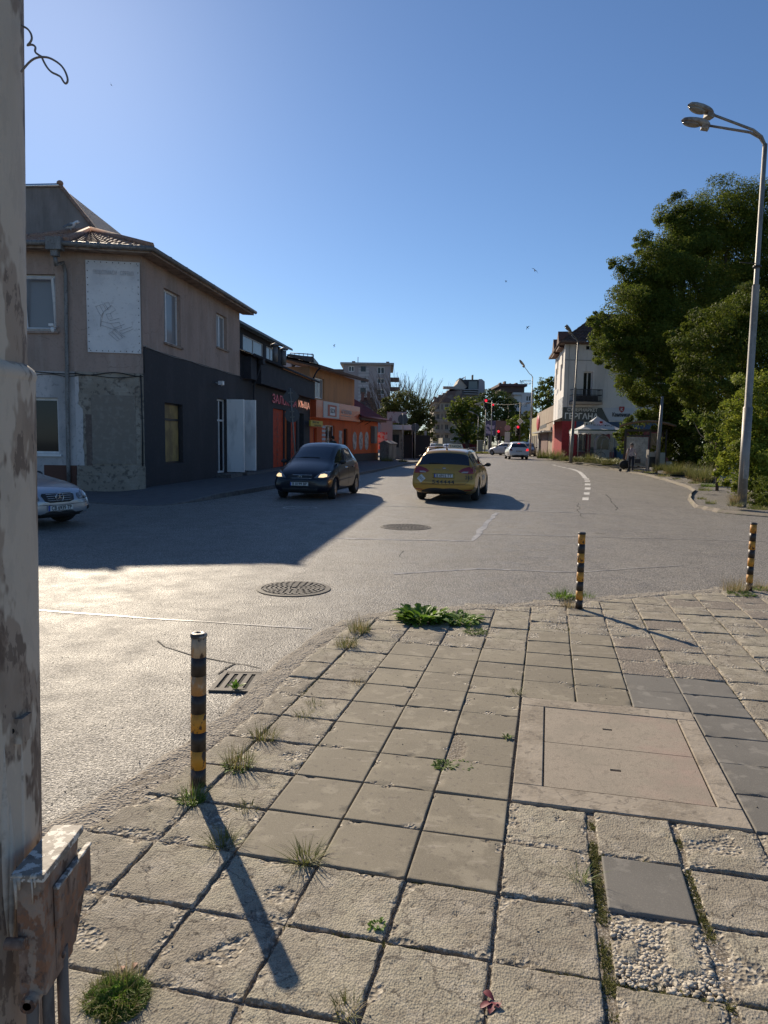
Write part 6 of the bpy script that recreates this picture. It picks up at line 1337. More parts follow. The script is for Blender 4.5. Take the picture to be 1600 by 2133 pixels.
m = MB(); tiled_roof(m, (-.6, -.5, zt), (L + .6, -.5, zt), (L * .75, 3, zt + 2.4), (L * .25, 3, zt + 2.4), 22, 0, .07, 8); m.build('roof', M('old_tiles', (.19, .10, .075), .9, layers=[('noise', 4, .45, .6, (.30, .27, .25), 5, .7), ('noise', 2, .5, .7, (.09, .06, .05))]), t); m = MB(); m.box(L * .2, L * .36, 2.2, 3, zt + 1.2, zt + 3.0); m.box(L * .5, L * .66, 2.4, 3.2, zt + 1.2, zt + 3.1); m.build('chimney', M('chimney_red', (.15, .08, .065), .9), t)
# grey lock-up, kiosk with white canopy
lg = M('lockup_grey', (.33, .31, .30), .9, layers=[('noise', (1, 1, .5), .4, .7, (.17, .16, .155))])
t, f, L, zt = blockhouse('garage', 'low grey building with a flat top next to the orange house', 793, 818, 877, 67, 7, lg)
t, f, L, zt = blockhouse('kiosk', 'low street kiosk with a white canopy on thin posts', 806, 842, 893, 70, 5, M('kiosk_wall', (.36, .31, .26), .9, layers=[('noise', 1.5, .45, .7, (.15, .12, .1))]), [(818, 905, 831, 932)], fm=M('kiosk_frame', (.06, .05, .05), .6), gm=M('kiosk_dark', (.03, .028, .028), .6))
xe = f.at(870, 900)[0]; z_ = f.at(820, 893)[1]; MB().box(.4, xe, -1.2, 4, z_ - .1, z_ + .35).build('canopy', M('canopy_white', (.62, .60, .59), .7), t)
[MB().box(x, x + .22, yy, yy + .22, 0, z_ - .1).build('canopy_post', M('post_white', (.38, .37, .37), .7), t) for x, yy in ((L + .8, -1), (xe - .5, -1), (xe - .5, 3.6), (L + 2.2, 3.6))]; MB().box(L, L + 2.6, .4, 1.0, 0, 2.4).build('dark_stall', M('stall_dark', (.03, .028, .03), .8), t)
sb = thing('fence_banner', 'pale banner with dark red blotches propped above the kiosk roof', 'banner', (Y(825, 880, 69).x, 69, z_ + .35), R(-8)); MB().box(-.85, .95, 0, .05, .2, 1.25).build('face', M('banner_print', (.34, .31, .32), .6, layers=[('noise', (2.2, 2, 1.5), .53, .58, (.16, .06, .07), 2, .8)]), sb); MB().box(-.9, -.84, 0, .06, 0, 1.3).box(.96, 1.02, 0, .06, 0, 1.3).build('frame', galv, sb)
ad = thing('red_white_panel', 'small white panel with red spots behind the utility cabinet', 'panel', (Y(797, 930, 62).x, 62, .12), 0); MB().box(-.45, .4, 0, .05, .9, 2.4).build('face', M('panel_spots', (.42, .40, .40), .6, layers=[('vor', 3.2, .12, .2, (.42, .40, .40)), ('noise', (3, 3, 3), .57, .6, (.45, .04, .04), 1, .9)]), ad); MB().box(-.45, -.4, -.003, .05, 0, .89).box(.35, .4, -.003, .05, 0, .89).build('legs', galv, ad)
t, f, L, zt = blockhouse('roadside_shed', 'narrow beige wall and shed beyond the kiosk canopy', 872, 884, 903, 78, 8, M('shed_beige', (.30, .26, .2), .9))
def backsign(px, pyt, pyb, pyc, rpx, y, label, shape='round'):
    q = Y(px, pyb, y); hz_ = Y(px, pyt, y).z; s = thing('road_sign', label, 'road sign', (q.x, y, .12), 0, None); MB().tube([(0, 0, -.05), (0, 0, hz_)], .04, 8).build('post', galv, s); r = rpx / FPX * y; zc = Y(px, pyc, y).z - .12
    m = MB(); m.lathe([(r, .05), (r, .07)], 24 if shape == 'round' else 4, c=(0, 0, zc), axis='y', smooth=False); m.build('plate', signback, s); return s
backsign(838, 864, 966, 873, 10.5, 56, 'tall pole with a round sign seen from behind, beside the kiosk')
backsign(864, 885, 960, 890, 8.5, 62, 'round sign on a pole at the far end of the kiosk canopy, seen from behind')
s = Y(868, 966, 54)
for a in [(806, 968, 57, 12, .5, 'weeds and rubble at the kerb before the kiosk'), (840, 968, 56, 10, .3, 'thin weeds at the foot of the sign pole beside the kiosk')]: weedclump(*a[:5], grassy, drygr, a[5], n=120)

# ------------------------------------------------------------------ far centre
stucco = M('stucco_tan', (.45, .385, .31), .9, layers=[('noise', .5, .4, .7, (.36, .31, .25))])
dwin = M('window_dark_far', (.035, .03, .03), .4)
ws = []
for r_, y0 in enumerate((842, 862, 884, 905)):
    for c_, x0 in enumerate((909, 919, 927)): ws.append((x0, y0, x0 + (7 if c_ != 1 else 4), y0 + 11))
t, f, L, zt = blockhouse('apartment_house', 'tan apartment house with stacked balconies left of the green street tree', 905, 962, 838, 150, 16, stucco, ws, gm=dwin, fm=M('frame_tan', (.3, .26, .22), .7))
for r_, py in enumerate((853, 875, 897)): MB().box(f.at(904, py)[0], f.at(916, py)[0], -1.3, -.003, f.at(910, py + 5)[1], f.at(910, py)[1]).build('balcony', M('balcony_tan', (.34, .29, .25), .9), t); MB().box(f.at(925, py)[0], f.at(940, py)[0], -1.3, -.003, f.at(930, py + 5)[1], f.at(930, py)[1]).build('balcony', MATS['balcony_tan'], t)
m = MB(); x_ = [f.at(p, 830)[0] for p in (900, 912, 925, 938)]
m.prism([(x_[0], -.5, zt), (L, -.5, zt), (L, -.5, f.at(960, 812)[1]), (x_[3], -.5, f.at(938, 815)[1]), (x_[2], -.5, f.at(925, 820)[1]), (x_[1], -.5, f.at(912, 827)[1])], (0, 14, 0)); fixn(m.build('roof', M('roof_brown_far', (.14, .10, .09), .9, layers=[('noise', .8, .5, .6, (.2, .17, .15))]), t))
m = MB(); [m.box(f.at(p, 820)[0] - .25, f.at(p, 820)[0] + .25, 2, 4, zt, f.at(p, r_)[1]) for p, r_ in ((909, 825), (918, 821), (927, 817), (936, 812))]; m.build('chimney', MATS['chimney_brown'], t)
t, f, L, zt = blockhouse('corner_tower_block', 'taller apartment block with a steep gabled attic and dormer behind the green street tree', 936, 1003, 811, 158, 14, M('tower_grey', (.40, .38, .37), .9, layers=[('noise', .5, .4, .7, (.33, .31, .3))]), [(940, 817 + 14, 948, 838), (953, 831, 961, 839)], gm=M('blue_glass', (.12, .15, .2), .3))
P = lambda px, py, d=0: (f.at(px, py)[0], d, f.at(px, py)[1])
m = MB(); m.prism([P(935, 826), P(935, 812), P(944, 806), P(952, 800), P(957, 789), P(975, 805), P(965, 812), P(962, 826)], (0, 9, 0)); fixn(m.build('gable_attic', M('attic_tan', (.46, .40, .33), .9), t))
m = MB(); m.prism([P(958, 787, -.4), P(963, 791, -.4), P(998, 791, -.4), P(1000, 812, -.4), P(978, 812, -.4)], (0, 9, 0)); fixn(m.build('roof', M('roof_slate', (.05, .05, .055), .8), t))
m = MB(); m.prism([P(976, 795, -1), P(993, 795, -1), P(994, 811, -1), P(975, 811, -1)], (0, 3, 0)); fixn(m.build('dormer', M('dormer_glass', (.16, .19, .18), .4), t))
m = MB(); m.prism([P(997, 790, -.6), P(1003, 790, -.6), P(1009, 795, -.6), P(1010, 826, -.6), P(995, 826, -.6)], (0, 9, 0)); fixn(m.build('end_wall', M('end_grey', (.36, .35, .36), .9), t)); m = MB(); m.box(P(1004, 0)[0], P(1006.5, 0)[0], 0, 1.5, P(1005, 795)[2], P(1005, 781)[2]); m.build('chimney', black, t)
m = MB()
for py in (812, 816.5, 821): m.box(P(964, py)[0], P(995, py)[0], -2, -.003, P(970, py + 1.3)[2], P(970, py)[2])
m.build('balcony', M('balcony_grey', (.40, .41, .43), .8), t); m = MB(); m.box(P(940, 0)[0], P(963, 0)[0], -1.5, -.003, P(950, 811)[2], P(950, 806)[2]); m.build('terrace', MATS['balcony_tan'], t)
m = MB(); m.prism([P(960, 788, .5), P(968, 785, .5), P(971, 783, .5), P(963, 792, .5)], (0, .3, 0)); m.tube([P(970, 795, 1), P(970, 783, 1)], .1, 4); fixn(m.build('solar_panel', M('panel_white', (.6, .6, .6), .4), t))
lowb = blockhouse('glass_pavilion', 'low pavilion with window bands below the tan apartment house', 922, 975, 912, 135, 10, M('pavilion_tan', (.25, .22, .17), .9), [(938, 900 + 13, 947, 918)])
t, f, L, zt = blockhouse('white_block', 'white apartment house with a brown attic storey under the blue rooftop letters', 1072, 1113, 817, 150, 12, M('block_white', (.6, .58, .58), .9), [(1083, 824, 1087, 834), (1096, 824, 1106, 836), (1092, 843, 1098, 849)], gm=dwin)
z2 = f.at(1090, 806)[1]; MB().box(f.at(1066, 0)[0], f.at(1118, 0)[0], -.5, 12, zt, z2).build('attic_storey', M('attic_brown', (.15, .105, .095), .9, layers=[('vor', .6, .1, .3, (.06, .045, .045), 2, .5)]), t)
m = MB(); m.box(f.at(1061, 0)[0], f.at(1122, 0)[0], -1.5, 12.5, z2, z2 + .5); m.build('roof', M('roof_maroon', (.09, .05, .05), .8), t); m = MB(); [m.box(f.at(p, 0)[0], f.at(p + w, 0)[0], 2, 4, z2 + .5, z2 + .5 + h) for p, w, h in ((1068, 4, .5), (1078, 4, .8), (1090, 3, .4), (1103, 5, .5))]; m.build('chimney', MATS['chimney_brown'], t)
MB().box(f.at(1092, 0)[0], f.at(1111, 0)[0], -1.2, -.003, f.at(1100, 823)[1], f.at(1100, 818.5)[1]).build('balcony', M('balcony_white', (.5, .5, .5), .8), t)
q = Y(1095, 796, 149); rs_t = thing('rooftop_letters', 'blue rooftop advertising letters with a round owl-like emblem above the white block', 'sign', (q.x, q.y, q.z), 0); ink2 = M('roof_sign_blue', (.03, .10, .17), .5); u_ = 149 / FPX
lettering('ФРАЗЕРС', 2, ink2, rs_t, (4 * u_, 0, 2.6 * u_ * 1.1), 0, 14.5 * u_, .05, height=3.4 * u_, bold=.03); lettering('АКУШЕР', 2, ink2, rs_t, (4 * u_, 0, -2.6 * u_), 0, 14.5 * u_, .05, height=3.4 * u_, bold=.03)
m = MB()
for sx in (-1, 1): m.lathe([(1.35 * u_, -.05), (1.35 * u_, .05), (2.3 * u_, .05), (2.3 * u_, -.05), (1.35 * u_, -.05)], 16, c=(-8 * u_ + sx * 1.6 * u_, 0, -.1 * u_), axis='y', cap=False)
m.box(-12 * u_, -9 * u_, -.04, .04, 2.0 * u_, 3.5 * u_); m.box(-7 * u_, -4 * u_, -.04, .04, 2.0 * u_, 3.5 * u_); m.build('emblem', ink2, rs_t); MB().box(-8.2 * u_, -7.8 * u_, -.05, .05, -9 * u_, -2 * u_).box(3 * u_, 3.3 * u_, -.05, .05, -9 * u_, -4 * u_).build('support', cable, rs_t)

tree('tree', 'rounded street tree lit yellow-green on its left side, in the middle of the far street', [(965, 842, 20, 112), (945, 850, 16, 112), (938, 868, 11, 111), (985, 845, 20, 113), (970, 870, 26, 112), (945, 895, 9, 110), (975, 900, 26, 112), (990, 875, 20, 113), (953, 870, 16, 112), (990, 915, 18, 112), (947, 915, 6, 110)], (Y(975, 930, 112).x, 112, .1), 0.42, L_mid, 1.7, 31, .2, .4)
tree('tree', 'dark tall tree directly behind the traffic lights', [(1023, 825, 18, 135), (1045, 830, 22, 137), (1012, 850, 20, 135), (1035, 855, 28, 136), (1065, 845, 18, 138), (1060, 870, 26, 136), (1020, 885, 26, 134), (1005, 830, 12, 136), (1075, 865, 14, 138), (1040, 900, 28, 134), (1005, 905, 22, 133), (1080, 890, 16, 137)], (Y(1040, 930, 135).x, 135, .1), 0.42, L_far, 1.7, 32, .1, .5)
tree('tree', 'yellow-green leafy tree behind the priority sign', [(1060, 885, 14, 104), (1075, 877, 14, 104), (1092, 885, 14, 104), (1055, 900, 12, 103), (1085, 900, 20, 104), (1070, 915, 20, 103), (1098, 905, 12, 104), (1050, 915, 8, 103)], (Y(1075, 930, 104).x, 104, .36), 0.34, L_bri, 1.7, 33, .1, .3)
tree('tree', 'sunlit green tree against the sky left of the white corner building', [(1148, 793, 12, 118), (1135, 800, 15, 118), (1125, 820, 16, 118), (1145, 825, 20, 119), (1120, 840, 12, 117), (1135, 850, 18, 117), (1110, 862, 12, 116), (1152, 850, 14, 118), (1120, 870, 12, 116), (1155, 800, 10, 118)], (Y(1135, 920, 118).x, 118, .36), 0.36, L_mid, 1.7, 34, .1, .4)
tree('tree', 'grey-green low tree behind the far street lamps on the right', [(1097, 862, 8, 125), (1105, 868, 8, 125), (1092, 872, 8, 125)], (Y(1098, 920, 125).x, 125, .36), 0.36, L_olv, 1.7, 35, .1, .25)
tree('tree', 'small dark street tree left of the traffic lights beyond the kiosk', [(886, 905, 16, 95), (895, 890, 12, 95), (880, 920, 14, 94), (893, 925, 10, 95), (905, 935, 8, 96)], (Y(888, 940, 95).x, 95, 0), 0.30, L_far, 1.7, 36, .1, .2)
tree('bush', 'olive bush left of the grey cabinet in front of the green street tree', [(1000, 905, 9, 105), (1006, 895, 8, 105), (995, 918, 9, 104), (1003, 915, 9, 104)], (Y(1001, 935, 105).x, 105, .1), 0.26, L_olv, 1.7, 37, .1, .1, cat='bush')
V, F = blades(2600, .5, 1, .5, .06); V = np.array(V); V[:, 0] = V[:, 0] * 12 + Y(1030, 930, 96).x; V[:, 1] = V[:, 1] * 3.5 + 96; V[:, 2] += .15
struct(link('grass', fastmesh('grass', V, np.array(F), grassy)), 'sunlit grass on the traffic island under the billboard', 'stuff')
V, F = blades(1500, .35, 1, .5, .03); V = np.array(V); V[:, 0] = V[:, 0] * 1.6 + 15.2; V[:, 1] = V[:, 1] * 11 + 54; V[:, 2] += .46
struct(link('grass', fastmesh('grass', V, np.array(F), grassy)), 'rough grass along the pavement edge before the supermarket', 'stuff')
# right low shops beyond the supermarket
A_ = Y(1151, 920, 73); B_ = Y(1104, 920, 100); Fp = Frame((B_.x, B_.y), (A_.x, A_.y)); lp = thing('beige_shop_row', 'row of low beige shops with a sloping parapet beyond the supermarket', 'building', (B_.x, B_.y, 0), Fp.rz)
bz_ = M('beige_render', (.34, .27, .20), .9, layers=[('noise', (.7, .7, .4), .4, .7, (.27, .215, .16))]); zA, zB = Fp.at(1151, 845)[1], Fp.at(1118, 862)[1]; m = MB(); sB = Fp.at(1118, 900)[0]; sC = Fp.at(1126, 900)[0]
m.prism([(sB, 0, 0), (Fp.L, 0, 0), (Fp.L, 0, zA), (sB, 0, zB)], (0, 6, 0)); fixn(m.build('wall', bz_, lp)); m = MB(); z_ = Fp.at(1110, 872)[1]; m.box(0, sB - .02, 0, 5, 0, z_); m.build('lower_wall', M('shop_yellowish', (.42, .35, .2), .9), lp)
for k in range(4): MB().box(.8 + k * 2.6, 2.3 + k * 2.6, -.05, -.003, .6, 2.8).build('shop_window', M('shop_grey', (.16, .15, .15), .5), lp)
MB().box(sC, Fp.L - 4, -.05, -.003, .4, 2.9).build('shutter', M('shutter_rust', (.17, .09, .075), .8, layers=[('wave', (0, 0, 5), .3, .7, (.10, .06, .05), 0, .6)]), lp); m = MB(); m.box(Fp.L * .5, Fp.L - .4, -.9, -.003, 2.95, 3.1); m.build('canopy', M('canopy_grey', (.3, .3, .3), .7), lp)
m = MB(); q_ = Fp.L - 3.2; m.ball((q_, -1.2, 3.9), (1.35, .15, .85)); m.build('red_roundel', M('round_red', (.45, .035, .05), .6), lp); m = MB(); m.box(sC + .1, sC + 1.3, -.3, -.06, .9, 3.2); m.build('notice_case', M('case_pale', (.32, .31, .30), .6, layers=[('noise', 3, .5, .55, (.12, .11, .1), 2, .8)]), lp)
# billboards, containers, cabinet
q = Y(1021, 930, 100); u_ = 100 / FPX; bb_ = thing('billboard', 'double billboard on one post, dark blue poster left and brown poster right', 'billboard', (q.x, 100, .3), 0); zc = Y(1021, 892, 100).z - .3
MB().box(-11 * u_, 10 * u_, -.1, .1, zc - 15.5 * u_, zc + 15.5 * u_).build('blue_poster', M('poster_blue', (.06, .055, .13), .5, layers=[('noise', (.8, .8, 1.1), .58, .62, (.45, .36, .48), 2, .9)]), bb_); MB().box(10.3 * u_, 32 * u_, -.1, .1, zc - 15.5 * u_, zc + 15.5 * u_).build('brown_poster', M('poster_brown', (.16, .08, .07), .5, layers=[('noise', (.7, .7, .6), .52, .6, (.50, .27, .13), 2, .9)]), bb_)
MB().box(-.25, .25, .12, .45, 0, zc - 15.5 * u_).box(16 * u_, 23 * u_, .12, .5, 0, zc).build('post', M('billboard_post', (.12, .12, .14), .7), bb_); MB().box(-5 * u_, 0, -.6, -.1, zc + 15.6 * u_, zc + 16.4 * u_).box(14 * u_, 19 * u_, -.6, -.1, zc + 15.6 * u_, zc + 16.4 * u_).build('floodlights', lampm, bb_)
q = Y(956, 930, 112); u_ = 112 / FPX; rc = thing('red_container', 'long dark red container beyond the junction under the green tree', 'container', (q.x, 112, 0), 0); m = MB(); zt = Y(970, 924, 112).z
for k in range(26): m.box(k * 1.4 * u_, (k * 1.4 + .9) * u_, -.06, 0, .15, zt - .1)
m.box(0, 36.6 * u_, .001, 2.4, .1, zt); m.build('body', M('container_red', (.20, .025, .03), .7, layers=[('noise', (1, 1, .5), .55, .62, (.5, .45, .42), 3, .5)]), rc); MB().box(0, .3, -.08, -.061, .1, zt).box(36.3 * u_, 36.6 * u_, -.08, -.061, .1, zt).build('door_bars', MATS['container_red'], rc)
q = Y(1001, 930, 101); gk = thing('grey_cabinet', 'pale grey-green steel kiosk left of the billboard post', 'kiosk', (q.x, 101, .2), 0); zt = Y(1000, 918, 101).z; MB().box(-.45, .3, -.3, .3, 0, zt - .2).build('body', M('kiosk_green', (.22, .23, .2), .7), gk); MB().box(-.5, .36, -.36, .36, zt - .2, zt - .12).build('roof', M('kiosk_roof', (.5, .5, .5), .6), gk)

# ------------------------------------------------------------------ traffic lights and priority sign
tlb = M('signal_black', (.02, .02, .02), .6); tlr = M('signal_red', (.7, .02, .03), .4, emit=(1, .02, .05), emits=.9); tlo = M('signal_off', (.03, .03, .03), .3)
def signal(par, x, z, s, lit=0, back=True):
    o = MB().box(x - .16 * s, x + .16 * s, -.1 * s, .14 * s, z - .48 * s, z + .48 * s).build('signal_head', tlb, par)
    for k in range(3):
        zz = z + (.30 - .30 * k) * s; MB().lathe([(.001, -.115 * s), (.115 * s, -.115 * s), (.12 * s, -.10 * s)], 14, c=(x, 0, zz), axis='y', cap=False).build('lens', tlr if k == lit else tlo, o)
        m = MB(); m.lathe([(.13 * s, -.28 * s), (.13 * s, -.1 * s)], 12, c=(x, 0, zz), axis='y', cap=False); m.build('visor', tlb, o)
def sig_at(name_px, label, y, heads, pole_px, pole_top, overhead=False, sgn=None):
    b = Y(pole_px, 935, y); t = thing('traffic_light', label, 'traffic light', (b.x, y, HT(b.x, y) + .02), 0, None); zt = Y(pole_px, pole_top, y).z - HT(b.x, y)
    MB().tube([(0, 0, -.05), (0, 0, zt)], .07, 8).build('pole', tlb if not overhead else galv, t)
    for px, py, s in heads:
        x = Y(px, py, y).x - b.x; z = Y(px, py, y).z - HT(b.x, y); signal(t, x, z - .30 * s, s)
        if overhead and abs(x) > .3: MB().tube([(0, .1, z + .1), (x, .1, z + .1)], .05, 6).build('mast_arm', galv, t)
    return t, b
t, b = sig_at(1080, 'traffic light showing red under a priority diamond, near the white car', 74, [(1078.5, 890, 1.15)], 1081.5, 838)
zc = Y(1080, 878, 74).z - HT(b.x, 74); MB().prism([(x * .33, -.12, zc + z * .33) for x, z in ((0, -1), (1, 0), (0, 1), (-1, 0))], (0, .02, 0)).build('diamond_sign', M('diamond_white', (.5, .5, .48), .5), t); MB().prism([(x * .2, -.135, zc + z * .2) for x, z in ((0, -1), (1, 0), (0, 1), (-1, 0))], (0, .012, 0)).build('diamond_centre', M('diamond_grey', (.33, .32, .28), .5), t)
sig_at(1038, 'low traffic light showing red in front of the brown poster', 92, [(1038, 899, 1.4)], 1038.5, 905)
m = None
t, b = sig_at(1022, 'tall mast with two red traffic lights and crossed signs high above the junction', 98, [(1012, 835, 1.6), (1027, 843.5, 1.15)], 1022.5, 836, True)
MB().prism([(Y(p, 0, 98).x - b.x, -.06, Y(p, q_, 98).z) for p, q_ in ((1015, 846), (1040, 838), (1041, 841), (1016, 849))], (0, .05, 0)).build('sign_blade', M('blade_pale', (.35, .3, .22), .6), t)
s = post(1056, 935, 82, 2.6, .035, 'pole with a round red sign above a white board, left of the white car', 'road_sign', 'road sign'); r_ = .35; MB().lathe([(r_, -.06), (r_, -.04)], 20, c=(0, 0, 3.0), axis='y', smooth=False).build('disc', M('sign_pinkish', (.3, .17, .18), .5), s); MB().box(-.3, .3, -.06, -.04, 1.35, 2.55).build('plate', M('plate_grey', (.42, .42, .40), .5), s)
s = post(1040, 940, 88, 1.6, .12, 'black and white banded post with small round signs on the traffic island', 'island_post', 'post')
for k in range(4): MB().lathe([(.17, .2 + k * .38), (.17, .38 + k * .38)], 10).build('band', signw if k % 2 else tlb, s)
t = thing('traffic_light', 'unlit black traffic light seen from behind beside the kiosk end', 'traffic light', (Y(902, 935, 90).x, 90, .12), 0); signal(t, 0, 4.3, 1.3, 9); signal(t, -.6, 4.0, 1.2, 9); MB().tube([(0, .1, 0), (0, .1, 5.6)], .06, 8).build('pole', galv, t)
# overhead wires
def wire(a, b, sag, r, label):
    m = MB(); A_, B_ = Vector(a), Vector(b); m.tube([A_.lerp(B_, i / 12) + Vector((0, 0, -sag * 4 * (i / 12) * (1 - i / 12))) for i in range(13)], r, 4); o = m.build('overhead_wire', cable); tag(o, label, 'wire', 'overhead wires across the far street')
wire(Y(895, 868, 90), Y(1010, 868, 96), .4, .02, 'thin overhead wire crossing in front of the tan apartment house'); wire(Y(1012, 838, 97), Y(1100, 838, 85), .3, .02, 'thin overhead wire from the signal mast to the right-hand lamp')
# ------------------------------------------------------------------ cars
rub = M('tyre_rubber', (.018, .018, .018), .85, bumps=[('noise', 60, .3, .004)]); blackp = M('black_plastic', (.02, .02, .021), .55)
cglass = M('car_glass', (.05, .058, .068), .05, .6, spec=.6, coat=.3); chrome = M('chrome', (.55, .55, .56), .15, .95); rimm = M('alloy_rim', (.34, .34, .34), .35, .8)
platem = M('plate_white', (.58, .58, .55), .5); pink_ = M('plate_ink', (.02, .02, .025), .6); eub = M('plate_blue_band', (.03, .06, .3), .5)
redl = M('tail_red', (.22, .008, .01), .15, coat=1); redl2 = M('tail_dark', (.10, .01, .012), .12, coat=1); headl = M('head_glass', (.25, .26, .27), .08, coat=1, layers=[('vor', 14, .2, .5, (.08, .08, .09), 2, .8)]); amber = M('lamp_amber', (.45, .16, .03), .2, coat=1)
hlit = M('head_lit', (.8, .6, .4), .3, emit=(1.0, .72, .38), emits=.9); blit = M('brake_lit', (.7, .03, .03), .3, emit=(1, .03, .03), emits=.9)
def carbody(st, R_, axles, hw, level=2):
    """st: front to rear stations (y, kind, zb, w, zs, ws, zt, wt, sideflag)"""
    rings = []
    for s in st:
        y, k, zb, w, zs, ws, zt = s[:7]; wt = s[7] if len(s) > 7 else 0
        lo = [(0, zb), (w * .80, zb), (w * .965, zb + .10 * min(1, (zs - zb) / .4)), (w, zb + (zs - zb) * .52), (ws, zs - .02)]
        if k == 'c': up = [(ws - .03, zs + .02), (wt, zt - .07), (wt - .07, zt - .018), (wt * .5, zt + .012), (0, zt + .022)]
        else: up = [(ws - .05, zs + .015), (ws * .86, zs + (zt - zs) * .55 + .01), (ws * .70, zs + (zt - zs) * .8), (ws * .36, zs + (zt - zs) * .96), (0, zt)]
        rings.append([(x, y, z) for x, z in lo + up])
    def cap(r, dy): 
        zc = sum(p[2] for p in r) / len(r); return [(p[0] * .72, p[1] + dy, zc + (p[2] - zc) * .72) for p in r]
    rings = [cap(rings[0], .025)] + rings + [cap(rings[-1], -.02)]
    kinds = [st[0]] + list(st) + [st[-1]]; K = 10; V = []; F = []; MI = []
    for r in rings: V += r + [(-p[0], p[1], p[2]) for p in r[1:-1][::-1]]
    n = 2 * K - 2
    for i in range(len(rings) - 1):
        a, b = kinds[i], kinds[i + 1]
        for k in range(n):
            kk = k if k < K - 1 else n - 1 - k; side = 0 if k < K - 1 else 1; mi = 0
            if a[1] == 'h' and b[1] == 'c': mi = 2 if kk in (7, 8) else (4 if kk == 5 else 0)
            elif a[1] == 'c' and b[1] == 'h': mi = 3 if kk in (7, 8) or (kk == 6 and a[-1] == 'wide') else 0
            elif a[1] == 'c' and b[1] == 'c' and kk == 5 and abs(a[0] - b[0]) > .12: mi = 4
            elif a[1] == 'c' and b[1] == 'c' and kk == 5: mi = 1
            elif kk in (0,): mi = 1
            F.append((i * n + k, i * n + (k + 1) % n, (i + 1) * n + (k + 1) % n, (i + 1) * n + k)); MI.append(mi)
    F.append(tuple(range(n))); MI.append(0); F.append(tuple((len(rings) - 1) * n + k for k in range(n))[::-1]); MI.append(0)
    me = bpy.data.meshes.new('shell'); me.from_pydata(V, [], F)
    for _ in range(6): me.materials.append(blackp)
    me.polygons.foreach_set('material_index', MI); me.update(); o = link('shell', me); fixn(o)
    sd = o.modifiers.new('s', 'SUBSURF'); sd.levels = level; sd.render_levels = level
    cuts = []
    for ya in axles:
        for sx in (-1, 1):
            m = MB().lathe([(R_ + .045, -.14), (R_ + .045, .14)], 28, c=(sx * (hw - .07), ya, R_), axis='x'); c = fixn(m.build('cut', blackp)); bl = o.modifiers.new('b', 'BOOLEAN'); bl.operation = 'DIFFERENCE'; bl.object = c; bl.solver = 'EXACT'; cuts.append(c)
    dg = bpy.context.evaluated_depsgraph_get(); me2 = bpy.data.meshes.new_from_object(o.evaluated_get(dg))
    for c in cuts: bpy.data.objects.remove(c)
    bpy.data.objects.remove(o); return me2
def pick(me, idxs, name, mats, remap=None, off=0.0):
    bm = bmesh.new(); bm.from_mesh(me); bmesh.ops.delete(bm, geom=[f for f in bm.faces if f.material_index not in idxs], context='FACES')
    for f in bm.faces: f.material_index = remap[f.material_index] if remap else 0; f.smooth = True
    out = bpy.data.meshes.new(name); bm.to_mesh(out); bm.free(); [out.materials.append(m) for m in mats]
    return out
